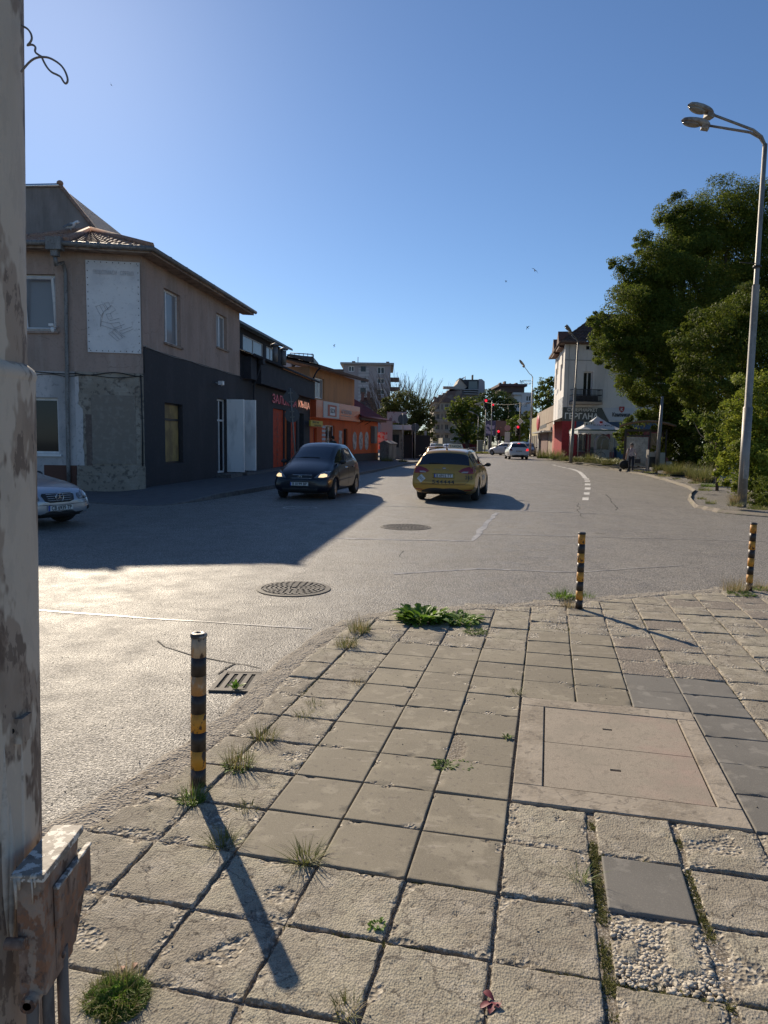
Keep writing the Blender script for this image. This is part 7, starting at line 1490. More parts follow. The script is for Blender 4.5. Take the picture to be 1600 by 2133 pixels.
class Car:
    def __init__(s, name, label, loc, rz, spec, paint, group=None, level=2, plate=None, front=True):
        s.t = thing(name, label, 'car', loc, rz, group); s.sp = spec; st = spec['st']; me = carbody(st, spec['R'], spec['ax'], spec['w'], level)
        bm = bmesh.new(); bm.from_mesh(me); s.bvh = BVHTree.FromBMesh(bm); bm.free()
        s.body = link('body', pick(me, (0, 1, 5), 'body', [paint, blackp], {0: 0, 1: 1, 5: 1}), s.t)
        for p in s.body.data.polygons: pass
        link('windscreen', pick(me, (2,), 'windscreen', [cglass]), s.t); link('rear_window', pick(me, (3,), 'rear_window', [cglass]), s.t)
        g = pick(me, (4,), 'side_glass', [cglass]); bm = bmesh.new(); bm.from_mesh(g); seen = set(); k = 0
        bm.verts.ensure_lookup_table(); islands = []
        for v in bm.verts:
            if v.index in seen: continue
            q = [v]; isl = set(); seen.add(v.index)
            while q:
                a = q.pop(); isl.add(a.index)
                for e in a.link_edges:
                    b = e.other_vert(a)
                    if b.index not in seen: seen.add(b.index); q.append(b)
            islands.append(isl)
        for isl in islands:
            vs = sorted(isl); mp = {v: i for i, v in enumerate(vs)}; fs = [[mp[v.index] for v in f.verts] for f in bm.faces if f.verts[0].index in isl]
            if len(fs) < 4: continue
            m = MB(); m.add([bm.verts[i].co for i in vs], fs, 0, True); m.build('side_window', cglass, s.t)
        bm.free()
        R_, hw = spec['R'], spec['w']; s.steer = spec.get('steer', 0)
        for ya in spec['ax']:
            for sx in (-1, 1):
                w0 = .10; m = MB(); m.lathe([(R_ * .62, -w0), (R_ * .9, -w0 - .005), (R_ * .985, -w0 + .02), (R_, -w0 + .05), (R_, w0 - .05), (R_ * .985, w0 - .02), (R_ * .9, w0 + .005), (R_ * .62, w0)], 28, axis='x', cap=False)
                o = m.build('wheel', rub, s.t, (sx * (hw - w0 - .025), ya, R_)); 
                if ya == max(spec['ax']) and s.steer: o.rotation_euler = (0, 0, s.steer)
                m = MB(); m.lathe([(R_ * .64, sx * .04), (R_ * .64, sx * .095), (R_ * .60, sx * .095), (R_ * .56, sx * .06), (.001, sx * .05)], 24, axis='x', cap=False); m.lathe([(.001, sx * .10), (R_ * .16, sx * .095), (R_ * .18, sx * .06)], 12, axis='x', cap=False)
                for k in range(spec.get('spokes', 7)):
                    a = 2 * math.pi * k / spec.get('spokes', 7); c, d = math.cos(a), math.sin(a); r0, r1, e = R_ * .1, R_ * .61, .024
                    m.add([(sx * .092, r0 * c - e * d, r0 * d + e * c), (sx * .092, r0 * c + e * d, r0 * d - e * c), (sx * .088, r1 * c + e * d, r1 * d - e * c), (sx * .088, r1 * c - e * d, r1 * d + e * c)], [(0, 1, 2, 3)])
                m.build('rim', rimm, o)
        for sx in (-1, 1):
            x, y, z = spec['mir']; m = MB(); m.ball((sx * (x + .10), y, z - .02), (.10, .055, .06), seg=12, rings=8); m.tube([(sx * (x - .03), y - .03, z - .05), (sx * (x + .08), y, z - .03)], .025, 6); m.build('mirror', spec.get('mirm', blackp), s.t)
    def hit(s, x, z, d):
        """d=+1 front seen, -1 rear seen, 'l'/'r' sides: x is then y"""
        if d in (1, -1): h = s.bvh.ray_cast(Vector((x, 6 * d, z)), Vector((0, -d, 0)))
        else: sg = 1 if d == 'r' else -1; h = s.bvh.ray_cast(Vector((4 * sg, x, z)), Vector((-sg, 0, 0)))
        return h[0], h[1]
    def patch(s, pts, d, mat, name, parent=None, off=.006, rings=4, sub=3):
        P = []
        for a, b in zip(pts, pts[1:] + pts[:1]):
            for k in range(sub): P.append((a[0] + (b[0] - a[0]) * k / sub, a[1] + (b[1] - a[1]) * k / sub))
        cx = sum(p[0] for p in P) / len(P); cz = sum(p[1] for p in P) / len(P); V = []; n = len(P); last = None
        dirv = {1: Vector((0, 1, 0)), -1: Vector((0, -1, 0)), 'r': Vector((1, 0, 0)), 'l': Vector((-1, 0, 0))}[d]
        def pt(x, z, o):
            nonlocal last
            h, nn = s.hit(x, z, d)
            if h is None: h = last if last is not None else Vector((0, 0, 0)); return Vector((x, h.y, z)) if d in (1, -1) else Vector((h.x, x, z))
            last = h; return h + dirv * o
        V.append(pt(cx, cz, off))
        for r in range(1, rings + 1):
            for x, z in P: t = r / rings; V.append(pt(cx + (x - cx) * t, cz + (z - cz) * t, off if r < rings else off * .9))
        for x, z in P: V.append(pt(x, z, -.01))
        F = [(0, 1 + k, 1 + (k + 1) % n) for k in range(n)]
        for r in range(rings): F += [(1 + r * n + k, 1 + (r + 1) * n + k, 1 + (r + 1) * n + (k + 1) % n, 1 + r * n + (k + 1) % n) for k in range(n)]
        m = MB(); m.add(V, F, 0, True); return fixn(m.build(name, mat, parent or s.t))
    def line(s, pts, d, r=.005, mat=None, name='panel_line'):
        P = []
        for a, b in zip(pts, pts[1:]):
            for k in range(8): h, _ = s.hit(a[0] + (b[0] - a[0]) * k / 8, a[1] + (b[1] - a[1]) * k / 8, d); P += [h] if h is not None else []
        if len(P) > 2: MB().tube(P, r, 4).build(name, mat or blackp, s.t)
    def write(s, txt, x, z, d, w, h, mat, bold=.01, name='lettering', rot=None):
        me = text_mesh(txt, .3, 0, 1, bold); me.materials.clear(); me.materials.append(mat); xs = [v.co.x for v in me.vertices]; zs = [v.co.z for v in me.vertices]; x0, x1, z0, z1 = min(xs), max(xs), min(zs), max(zs)
        for v in me.vertices:
            a = ((v.co.x - x0) / (x1 - x0) - .5) * w; b = ((v.co.z - z0) / (z1 - z0) - .5) * h
            if rot: a, b = a * math.cos(rot) - b * math.sin(rot), a * math.sin(rot) + b * math.cos(rot)
            if d == -1: hh, _ = s.hit(x + a, z + b, -1); v.co = (x + a, (hh.y if hh else 0) - .012, z + b)
            elif d == 1: hh, _ = s.hit(x - a, z + b, 1); v.co = (x - a, (hh.y if hh else 0) + .012, z + b)
            else: sg = 1 if d == 'r' else -1; hh, _ = s.hit(x + a * sg, z + b, d); v.co = ((hh.x if hh else 0) + .01 * sg, x + a * sg, z + b)
        return link(name, me, s.t)
    def plate(s, txt, z, d, x=0.0, w=.52, off=.015):
        h, _ = s.hit(x, z, d); y = h.y + d * off; o = MB().box(x - w / 2, x + w / 2, y - .008, y + .008, z - .055, z + .055).build('number_plate', platem, s.t)
        yy = y + d * .0095; e = -w / 2 if d == -1 else w / 2; q = MB(); q.box(x + e, x + e * .86, yy - .001, yy + .001, z - .052, z + .052); q.build('blue_band', eub, o)
        m = MB()
        for zz in (-.05, .05): m.box(x - w / 2, x + w / 2, yy - .0015, yy + .0015, z + zz - .004, z + zz + .004)
        m.build('plate_rim', pink_, o)
        l = lettering(txt, .1, pink_, o, (x - e * .06 if d == -1 else x - e * .06, y + d * .012, z), 0 if d == -1 else math.pi, w * .80, .0, height=.078, bold=.002)
WAG = dict(w=.905, R=.325, ax=(1.38, -1.28), mir=(.86, .62, 1.0), spokes=8, st=[(2.35, 'h', .30, .62, .55, .58, .63), (2.26, 'h', .2, .80, .66, .76, .74), (1.95, 'h', .17, .89, .76, .83, .86), (1.45, 'h', .17, .905, .86, .85, .95), (1.02, 'h', .17, .905, .92, .85, 1.02), (.30, 'c', .17, .905, .97, .85, 1.42, .62), (-.22, 'c', .17, .905, .98, .86, 1.47, .64), (-.30, 'c', .17, .905, .98, .86, 1.47, .64), (-1.12, 'c', .17, .905, 1.0, .86, 1.46, .64), (-1.20, 'c', .17, .905, 1.0, .86, 1.46, .64), (-1.80, 'c', .18, .90, 1.02, .85, 1.43, .62), (-2.05, 'c', .2, .90, 1.02, .84, 1.40, .62, 'wide'), (-2.25, 'h', .24, .88, .96, .84, 1.02), (-2.31, 'h', .28, .885, .72, .87, .80), (-2.35, 'h', .32, .86, .56, .84, .60)])
ACL = dict(w=.86, R=.30, ax=(1.08, -1.34), mir=(.80, .58, 1.06), spokes=7, steer=.12, st=[(1.80, 'h', .26, .62, .52, .58, .60), (1.73, 'h', .19, .79, .64, .73, .73), (1.48, 'h', .17, .85, .74, .79, .88), (1.10, 'h', .17, .86, .84, .80, 1.02), (.82, 'h', .17, .86, .90, .80, 1.10), (.12, 'c', .17, .86, .99, .80, 1.53, .59), (-.30, 'c', .17, .86, 1.0, .81, 1.58, .60), (-.38, 'c', .17, .86, 1.0, .81, 1.58, .60), (-1.0, 'c', .17, .86, 1.04, .81, 1.56, .59), (-1.08, 'c', .17, .86, 1.05, .81, 1.55, .59), (-1.50, 'c', .18, .85, 1.08, .79, 1.48, .56), (-1.70, 'h', .22, .84, .98, .79, 1.06), (-1.77, 'h', .24, .83, .74, .80, .82), (-1.80, 'h', .30, .78, .56, .76, .60)])
CPE = dict(w=.87, R=.31, ax=(1.45, -1.26), mir=(.80, .58, .92), spokes=7, steer=.25, st=[(2.32, 'h', .24, .60, .46, .55, .54), (2.24, 'h', .19, .78, .58, .70, .68), (1.98, 'h', .17, .86, .68, .79, .79), (1.45, 'h', .17, .87, .76, .81, .89), (.88, 'h', .17, .87, .84, .80, .97), (.10, 'c', .17, .87, .89, .80, 1.35, .55), (-.75, 'c', .17, .87, .91, .81, 1.38, .56), (-.83, 'c', .17, .87, .91, .81, 1.38, .56), (-1.30, 'c', .17, .87, .92, .80, 1.27, .53), (-1.80, 'h', .18, .86, .90, .80, .98), (-2.2, 'h', .22, .82, .80, .76, .92), (-2.32, 'h', .3, .72, .58, .66, .64)])
HAT = dict(ACL, w=.85, mir=(.80, .5, .98), ax=(1.25, -1.22), steer=0, st=[(1.95, 'h', .26, .60, .52, .56, .60), (1.88, 'h', .19, .78, .62, .72, .70), (1.6, 'h', .17, .84, .72, .79, .83), (1.25, 'h', .17, .85, .80, .80, .93), (.9, 'h', .17, .85, .88, .80, 1.0), (.25, 'c', .17, .85, .94, .80, 1.42, .58), (-.25, 'c', .17, .85, .95, .81, 1.48, .59), (-.33, 'c', .17, .85, .95, .81, 1.48, .59), (-1.0, 'c', .17, .85, .98, .81, 1.46, .59), (-1.08, 'c', .17, .85, .98, .81, 1.46, .59), (-1.55, 'c', .18, .84, 1.0, .80, 1.40, .57, 'wide'), (-1.83, 'h', .22, .84, .93, .81, 1.0), (-1.92, 'h', .26, .84, .70, .81, .76), (-1.96, 'h', .32, .80, .54, .78, .58)])
def star(par, c, r, d=1):
    m = MB(); m.lathe([(r, -.006), (r * 1.0, .006), (r * .86, .006), (r * .86, -.006), (r, -.006)], 24, c=c, axis='y', cap=False)
    for k in range(3):
        a = math.pi / 2 + k * 2 * math.pi / 3; e = r * .10; m.add([(c[0] - e * math.sin(a), c[1] + .006 * d, c[2] + e * math.cos(a)), (c[0] + e * math.sin(a), c[1] + .006 * d, c[2] - e * math.cos(a)), (c[0] + r * .9 * math.cos(a), c[1] + .004 * d, c[2] + r * .9 * math.sin(a))], [(0, 1, 2)])
    m.build('emblem', chrome, par)
mir = lambda pts: [(-x, z) for x, z in pts]
# gold estate taxi, rear seen
gold = M('gold_paint', (.43, .235, .03), .35, .35, coat=.6, layers=[('noise', 1.5, .4, .7, (.39, .21, .03))])
tx = Car('taxi_estate', 'gold estate taxi driving away in the middle of the junction', (2.15, 21.85, 0), R(-13), WAG, gold)
for sg in (1, -1):
    f_ = (lambda p: p) if sg == 1 else mir
    tx.patch(f_([(.40, .86), (.50, .93), (.66, .985), (.845, 1.0), (.86, .90), (.82, .80), (.62, .795), (.48, .82)]), -1, redl, 'tail_lamp'); tx.patch(f_([(.48, .83), (.55, .86), (.68, .86), (.66, .815), (.5, .815)]), -1, M('tail_clear', (.35, .30, .3), .2, coat=1), 'reversing_lamp', off=.012)
    tx.patch(f_([(.58, .335), (.80, .345), (.80, .375), (.58, .36)]), -1, redl, 'reflector', off=.01, rings=2)
    for q in ('r',) if sg == 1 else ('l',): tx.patch([(-2.15, .80), (-2.25, .86), (-2.22, .96), (-2.0, .98), (-2.0, .90)], q, redl, 'tail_lamp_side', off=.004)
tx.patch([(-.74, .20), (.74, .20), (.78, .27), (.70, .315), (-.70, .315), (-.78, .27)], -1, blackp, 'bumper_lower', off=.008, rings=5)
tx.patch([(-.30, .66), (.30, .66), (.31, .80), (-.31, .80)], -1, M('gold_recess', (.30, .20, .03), .4, .3), 'plate_recess', off=.003)
tx.plate('B 6915 TT', .735, -1)
tx.line([(-.66, .90), (-.70, .62), (-.60, .52), (0, .505), (.60, .52), (.70, .62), (.66, .90)], -1, .006); tx.line([(-.86, .50), (0, .48), (.86, .50)], -1, .005)
tx.write('544444', 0, .565, -1, .62, .095, blackp, .004); tx.write('265', .70, .70, -1, .20, .10, blackp, .002)
tx.patch([(-.62, .53), (-.50, .65), (-.62, .77), (-.74, .65)], -1, platem, 'diamond_sticker', off=.010); tx.write('ЕКО', -.62, .65, -1, .13, .07, pink_, .004, rot=-.7)
tx.patch([(-.05, .93), (.05, .93), (.05, .955), (-.05, .955)], -1, chrome, 'badge', off=.012, rings=1); tx.write('Favorit', -.06, .905, -1, .40, .045, M('badge_dull', (.3, .26, .15), .4, .6), .0)
MB().tube([tx.hit(x, z, -1)[0] + Vector((0, -.02, 0)) for x, z in ((-.05, 1.06), (-.2, 1.08), (-.42, 1.075))], .010, 5).build('wiper', blackp, tx.t)
for sg, q in ((1, 'r'), (-1, 'l')):
    tx.line([(.95, .35), (.98, .70), (.95, .98)], q); tx.line([(-.26, .32), (-.28, .70), (-.26, .98)], q); tx.line([(-1.0, .36), (-1.16, .62), (-1.16, 1.0)], q); tx.line([(.95, .32), (-.95, .32)], q); tx.line([(1.0, .99), (-1.9, 1.035)], q, .008, chrome, 'window_trim')
    for yy in (-.08, -.95): tx.patch([(yy - .1, .80), (yy + .1, .80), (yy + .1, .835), (yy - .1, .835)], q, gold, 'door_handle', off=.03, rings=1)
    MB().tube([(sg * .60, .25, 1.475), (sg * .60, .1, 1.505), (sg * .605, -1.6, 1.495), (sg * .60, -1.85, 1.45)], .014, 6).build('roof_rail', blackp, tx.t)
tx.write('ТАКСИ', -.1, .62, 'r', .9, .16, platem, .008)
MB().tube([(0, -1.75, 1.45), (0, -1.80, 1.50), (0, -1.98, 1.66)], [.03, .012, .006], 6).build('aerial', blackp, tx.t)
def taxisign(car, y, z):
    o = thing_part = MB().prism([(-.24, y, z), (.24, y, z), (.19, y, z + .14), (-.19, y, z + .14)], (0, .14, 0)); s_ = fixn(o.build('roof_sign', M('taxi_sign_cream', (.62, .56, .42), .4, coat=.3), car.t)); lettering('ТАКСИ', .1, blackp, s_, (0, y - .004, z + .07), 0, .34, .001, height=.075, bold=.002); lettering('ТАКСИ', .1, blackp, s_, (0, y + .144, z + .07), math.pi, .34, .001, height=.075, bold=.002)
taxisign(tx, .0, 1.47)
# second gold taxi, front seen
q = Y(900, 960, 37); t2 = Car('taxi_car', 'gold taxi coming towards us, half hidden behind the gold estate taxi', (q.x + .35, 37.0, 0), R(176), HAT, gold, level=2)
for f_ in (lambda p: p, mir): t2.patch(f_([(.44, .62), (.60, .74), (.78, .80), (.79, .68), (.62, .58)]), 1, headl, 'headlamp')
t2.patch([(-.38, .56), (.38, .56), (.40, .68), (-.40, .68)], 1, blackp, 'grille'); t2.patch([(-.6, .28), (.6, .28), (.6, .38), (-.6, .38)], 1, blackp, 'lower_grille'); t2.plate('B 3402 TX', .48, 1); taxisign(t2, .0, 1.47)
# dark blue hatchback
navy = M('navy_paint', (.003, .005, .012), .3, 0, coat=.35, spec=.4)
hb_ = Car('dark_hatchback', 'dark blue high-roofed hatchback with lit headlamps turning out of the shade', (-1.98, 21.45, 0), R(168), ACL, navy)
for sg in (1, -1):
    f_ = (lambda p: p) if sg == 1 else mir
    hb_.patch(f_([(.40, .615), (.52, .72), (.66, .80), (.755, .80), (.775, .70), (.76, .635), (.60, .61)]), 1, headl, 'headlamp', off=.008); hb_.patch(f_([(.53, .64), (.57, .72), (.66, .74), (.73, .71), (.74, .655), (.66, .635)]), 1, hlit, 'headlamp_glow', off=.016)
    hb_.line([(.70, .35), (.72, .8), (.70, 1.0)], 'l' if sg < 0 else 'r'); hb_.line([(-.34, .30), (-.34, 1.0)], 'l' if sg < 0 else 'r'); hb_.line([(-1.0, .60), (-1.06, 1.05)], 'l' if sg < 0 else 'r'); hb_.line([(.75, .52), (-1.0, .56)], 'l' if sg < 0 else 'r', .012)
    for yy in (-.14, -.86): hb_.patch([(yy - .09, .86), (yy + .09, .86), (yy + .09, .89), (yy - .09, .89)], 'l' if sg < 0 else 'r', chrome if yy == -.14 else navy, 'door_handle', off=.03, rings=1)
    hb_.line([(.75, .995), (-1.4, 1.08)], 'l' if sg < 0 else 'r', .006, chrome, 'window_trim')
hb_.patch([(-.36, .60), (.36, .60), (.36, .69), (-.37, .69)], 1, blackp, 'grille', off=.004)
for z in (.605, .695): hb_.line([(-.34, z), (.34, z)], 1, .007, chrome, 'grille_bar')
h, _ = hb_.hit(0, .65, 1); star(hb_.t, (0, h.y + .018, .65), .052)
hb_.line([(-.80, .55), (0, .52), (.80, .55)], 1, .006); hb_.patch([(-.5, .23), (.5, .23), (.52, .33), (-.52, .33)], 1, blackp, 'lower_grille', off=.004); hb_.plate('B 0199 BP', .45, 1, .0)
P_ = [hb_.hit(x, z, 1)[0] + Vector((0, .02, .0)) for x, z in ((.62, 1.13), (.2, 1.17), (-.25, 1.16))]; MB().tube(P_, .010, 5).build('wiper', blackp, hb_.t)
# silver coupe
silver = M('silver_paint', (.40, .42, .45), .3, .6, coat=.9)
az_ = R(117); F_ = Vector((-5.86, 12.75, 0)); hd_ = Vector((math.sin(az_), math.cos(az_), 0)); c_ = F_ - hd_ * 2.32
cp = Car('silver_coupe', 'silver coupe nosing out of the side street behind the painted pole', (c_.x, c_.y, 0), -az_, CPE, silver)
for sg in (1, -1):
    f_ = (lambda p: p) if sg == 1 else mir
    def oval(cx, cz, rx, rz_, tilt=0): return [(cx + rx * math.cos(a) * math.cos(tilt) - rz_ * math.sin(a) * math.sin(tilt), cz + rx * math.cos(a) * math.sin(tilt) + rz_ * math.sin(a) * math.cos(tilt)) for a in np.linspace(0, 2 * math.pi, 13)[:-1]]
    cp.patch(f_(oval(.60, .60, .125, .085, .3)), 1, headl, 'headlamp', off=.012); cp.patch(f_(oval(.455, .565, .065, .06)), 1, headl, 'inner_headlamp', off=.012)
    cp.patch(f_(oval(.60, .60, .085, .055, .3)), 1, M('lens_inner', (.35, .3, .28), .15, coat=1), 'headlamp_core', off=.02)
    cp.line([(.55, .30), (.58, .6), (.5, .86)], 'l' if sg < 0 else 'r'); cp.line([(-.80, .35), (-.8, .9)], 'l' if sg < 0 else 'r')
    cp.patch(f_([(.62, .30), (.75, .32), (.74, .38), (.62, .37)]), 1, blackp, 'fog_recess', off=.004, rings=2)
cp.patch([(-.30, .50), (-.20, .47), (.20, .47), (.30, .50), (.34, .60), (.30, .635), (-.30, .635), (-.34, .60)], 1, blackp, 'grille', off=.006)
for z in (.508, .545, .582, .618): cp.line([(-.31, z), (.31, z)], 1, .0075, chrome, 'grille_bar')
h, _ = cp.hit(0, .56, 1); star(cp.t, (0, h.y + .03, .56), .085)
cp.line([(-.80, .44), (0, .425), (.80, .44)], 1, .005); cp.patch([(-.46, .24), (.46, .24), (.52, .285), (-.52, .285)], 1, blackp, 'lower_grille', off=.006, rings=2); cp.plate('CB 6939 TP', .375, 1)
# white hatch with brake lights and far parked cars
q = G(1071, 957); wh_ = Car('white_hatchback', 'white hatchback with brake lights on, waiting at the far traffic lights', (q.x + .45, q.y + 1.6, HT(q.x, q.y)), R(-3), HAT, M('white_car_paint', (.55, .55, .56), .35, coat=.8))
for f_ in (lambda p: p, mir): wh_.patch(f_([(.55, .72), (.62, .90), (.80, .93), (.82, .74)]), -1, redl2 if f_ is mir else blit, 'tail_lamp')
wh_.patch([(-.10, 1.33), (.10, 1.33), (.10, 1.37), (-.10, 1.37)], -1, blit, 'high_brake_lamp', off=.03, rings=1); wh_.plate('B 5120 HK', .70, -1); wh_.patch([(-.7, .24), (.7, .24), (.74, .36), (-.74, .36)], -1, blackp, 'bumper_lower')
for px, y, rz, col, lb in [(1100, 78, 170, (.03, .03, .035), 'black car parked right of the white hatchback'), (1052, 82, 40, (.5, .5, .5), 'pale car half hidden left of the white hatchback'), (936, 62, 178, (.35, .37, .4), 'small silver car behind the gold taxis'), (905, 84, 185, (.5, .5, .48), 'distant light car beside the tan apartment house')]:
    b = Y(px, 935, y); c = Car('parked_car', lb, (b.x, y, HT(b.x, y)), R(rz), HAT, M('far_paint_%d' % px, col, .35, coat=.7), None, 1)
    for f_ in (lambda p: p, mir): c.patch(f_([(.5, .62), (.60, .74), (.76, .78), (.76, .64)]), 1, headl, 'headlamp'); c.patch(f_([(.58, .72), (.62, .88), (.78, .9), (.8, .74)]), -1, redl, 'tail_lamp')

# ------------------------------------------------------------------ people
def person(label, loc, rz, J, R_, colz, hair, mats, extra=None, scale=1.0):
    """J: joints dict, E edges; one continuous skinned body, clothes by region"""
    t = thing('person', label, 'person', loc, rz); names = list(J); ed = [('pelvis', 'waist'), ('waist', 'chest'), ('chest', 'neck'), ('neck', 'head'), ('head', 'crown')]
    for s in 'lr': ed += [('chest', 'sh' + s), ('sh' + s, 'el' + s), ('el' + s, 'wr' + s), ('wr' + s, 'ha' + s), ('pelvis', 'hi' + s), ('hi' + s, 'kn' + s), ('kn' + s, 'an' + s), ('an' + s, 'to' + s)]
    me = bpy.data.meshes.new('body'); V = [J[n] for n in names]; E = [(names.index(a), names.index(b)) for a, b in ed]; rad = [R_[n.rstrip('lr') if n[:-1] in R_ else n] if n in R_ else R_[n[:-1]] for n in names]
    for s in 'lr':
        w_ = Vector(J['wr' + s]); h_ = Vector(J['ha' + s]); dd = (h_ - w_).normalized(); sd = dd.cross(Vector((0, 1, 0))).normalized(); sd = sd if sd.length > .1 else Vector((0, 1, 0)); sd = Vector((0, 1, 0))
        for k in range(5):
            o = (k - 1.5) * .02 if k < 4 else -.045; b = len(V); L_ = (.075, .085, .08, .065, .055)[k]
            p0 = h_ + sd * o; V += [tuple(p0), tuple(p0 + dd * L_ * .55), tuple(p0 + dd * L_ * .9 + Vector((.012, 0, .01)))]; rad += [.010, .009, .008]; E += [(names.index('ha' + s) if k < 4 else names.index('wr' + s), b), (b, b + 1), (b + 1, b + 2)]
    me.from_pydata(V, E, []); o = link('body', me); sk = o.modifiers.new('sk', 'SKIN'); sk.use_smooth_shade = True
    for i, r in enumerate(rad): me.skin_vertices[0].data[i].radius = (r, r * .85) if i < len(names) and names[i] in ('chest', 'waist', 'pelvis') else (r, r)
    me.skin_vertices[0].data[0].use_root = True; sb_ = o.modifiers.new('ss', 'SUBSURF'); sb_.levels = 2; sb_.render_levels = 2
    dg = bpy.context.evaluated_depsgraph_get(); m2 = bpy.data.meshes.new_from_object(o.evaluated_get(dg)); bpy.data.objects.remove(o); m2.materials.clear(); [m2.materials.append(m) for m in mats]
    for p in m2.polygons:
        c = p.center; p.material_index = colz(c); p.use_smooth = True
    b = link('body', m2, t); hd = Vector(J['head'])
    m = MB(); m.ball((hd.x - .012, hd.y, hd.z + .055), (.105, .10, .115), seg=14, rings=9, rough=.06); v2 = [(x, y, z) for x, y, z in m.v]; m.v = [(x if (x < hd.x + .045 or z > hd.z + .10) else hd.x + .045, y, z) for x, y, z in v2]; m.build('hair', hair, t)
    fm_ = MB(); fx = hd.x + .088
    fm_.ball((fx + .012, hd.y, hd.z + .0), (.02, .014, .026), seg=8, rings=6); fm_.ball((fx - .004, hd.y, hd.z - .045), (.012, .026, .006), 1, 8, 5)
    for sy in (-1, 1): fm_.ball((fx - .002, hd.y + sy * .032, hd.z + .025), (.010, .013, .008), 1, 8, 5); fm_.ball((hd.x, hd.y + sy * .092, hd.z + .005), (.02, .012, .03), 0, 8, 5)
    fm_.build('face', [mats[0], M('eye_dark', (.05, .03, .025), .5)], t); return t
RD = dict(pelvis=.15, waist=.135, chest=.155, neck=.055, head=.095, crown=.07, sh=.062, el=.045, wr=.031, ha=.032, hi=.10, kn=.062, an=.042, to=.038)
skin = M('skin', (.42, .25, .17), .6); 
J = dict(pelvis=(0, 0, .92), waist=(0, 0, 1.06), chest=(.01, 0, 1.27), neck=(.03, 0, 1.45), head=(.05, 0, 1.56), crown=(.04, 0, 1.64), shl=(.01, .18, 1.37), shr=(.01, -.18, 1.37), ell=(-.06, .25, 1.10), wrl=(.10, .24, .93), hal=(.16, .24, .88), elr=(-.08, -.27, 1.11), wrr=(-.16, -.30, .86), har=(-.18, -.30, .79),
         hil=(0, .09, .86), hir=(0, -.09, .86), knl=(.16, .10, .48), knr=(-.04, -.10, .47), anl=(.13, .10, .09), anr=(-.32, -.10, .16), tol=(.30, .11, .045), tor=(-.20, -.11, .05))
blouse = M('blouse_print', (.50, .42, .40), .8, layers=[('noise', 12, .5, .56, (.26, .20, .22), 3, .8)]); trou = M('trousers_navy', (.02, .022, .035), .85); shoe = M('shoe_dark', (.03, .03, .03), .6)
def cz(c): return 3 if c.z < .10 else 2 if c.z < .97 and abs(c.y) < .21 else 1 if 0.94 < c.z < 1.44 and (abs(c.y) < .24 or c.z > 1.12) else 0
pq = G(1314, 984); pd = person('woman in a pale printed blouse and dark trousers walking with a black shopping trolley', (pq.x, pq.y, HT(pq.x, pq.y)), R(-110), J, RD, cz, M('hair_grey', (.14, .11, .09), .8), [skin, blouse, trou, shoe])
MB().tube([(.13, -.04, 1.60), (.135, .04, 1.60)], .014, 6).build('glasses', blackp, pd)
hb2 = thing('handbag', 'dark handbag hanging from the woman\'s arm', 'bag', (pq.x + .33, pq.y - .12, HT(pq.x, pq.y) + .55), R(-20)); MB().box(-.16, .16, -.06, .06, 0, .24).build('bag', M('bag_dark', (.035, .03, .03), .6), hb2); MB().tube([(-.13, 0, .22), (-.08, 0, .38), (.08, 0, .38), (.13, 0, .22)], .010, 5).build('strap', M('bag_strap', (.05, .04, .04), .6), hb2)
tq = G(1300, 982); tr = thing('shopping_trolley', 'black two-wheeled shopping trolley pulled beside the woman', 'trolley', (tq.x, tq.y - .1, HT(tq.x, tq.y)), R(0)); bk_ = M('trolley_black', (.015, .015, .015), .8, bumps=[('noise', 20, .4, .01)])
m = MB(); m.ball((-.02, 0, .42), (.34, .2, .27), seg=14, rings=9); m.v = [(x, y, max(.17, z)) for x, y, z in m.v]; m.build('bag', bk_, tr); MB().tube([(.22, 0, .5), (.34, .0, .78), (.30, .02, .88)], .014, 6).build('handle', hm, tr)
for x in (-.26, .24):
    MB().lathe([(.09, -.02), (.09, .02)], 14, c=(x, 0, .09), axis='y').build('wheel', blackp, tr)
MB().tube([(-.26, 0, .09), (-.22, 0, .25)], .012, 5).tube([(.24, 0, .09), (.2, 0, .25)], .012, 5).build('axle', hm, tr)
# man by the orange shop
RD2 = dict(RD, chest=.185, waist=.16, sh=.075, el=.055, pelvis=.16); J2 = {k: (x * .5, y * 1.1, z * 1.07) for k, (x, y, z) in J.items()}; J2['knr'] = (0, -.11, .5); J2['anr'] = (-.02, -.11, .09); J2['tor'] = (.14, -.12, .045); J2['knl'] = (.02, .11, .5); J2['anl'] = (0, .11, .09); J2['tol'] = (.16, .12, .045)
q = Y(694, 925, 41); person('man in a dark green jacket seen from behind in front of the orange shop window', (q.x, 41, .135), R(140), J2, RD2, lambda c: 3 if c.z < .1 else 2 if c.z < .98 and abs(c.y) < .22 else 1 if c.z < 1.56 and c.z > .92 else 0, M('hair_black', (.015, .012, .01), .8), [skin, M('jacket_green', (.035, .04, .03), .85), trou, shoe])

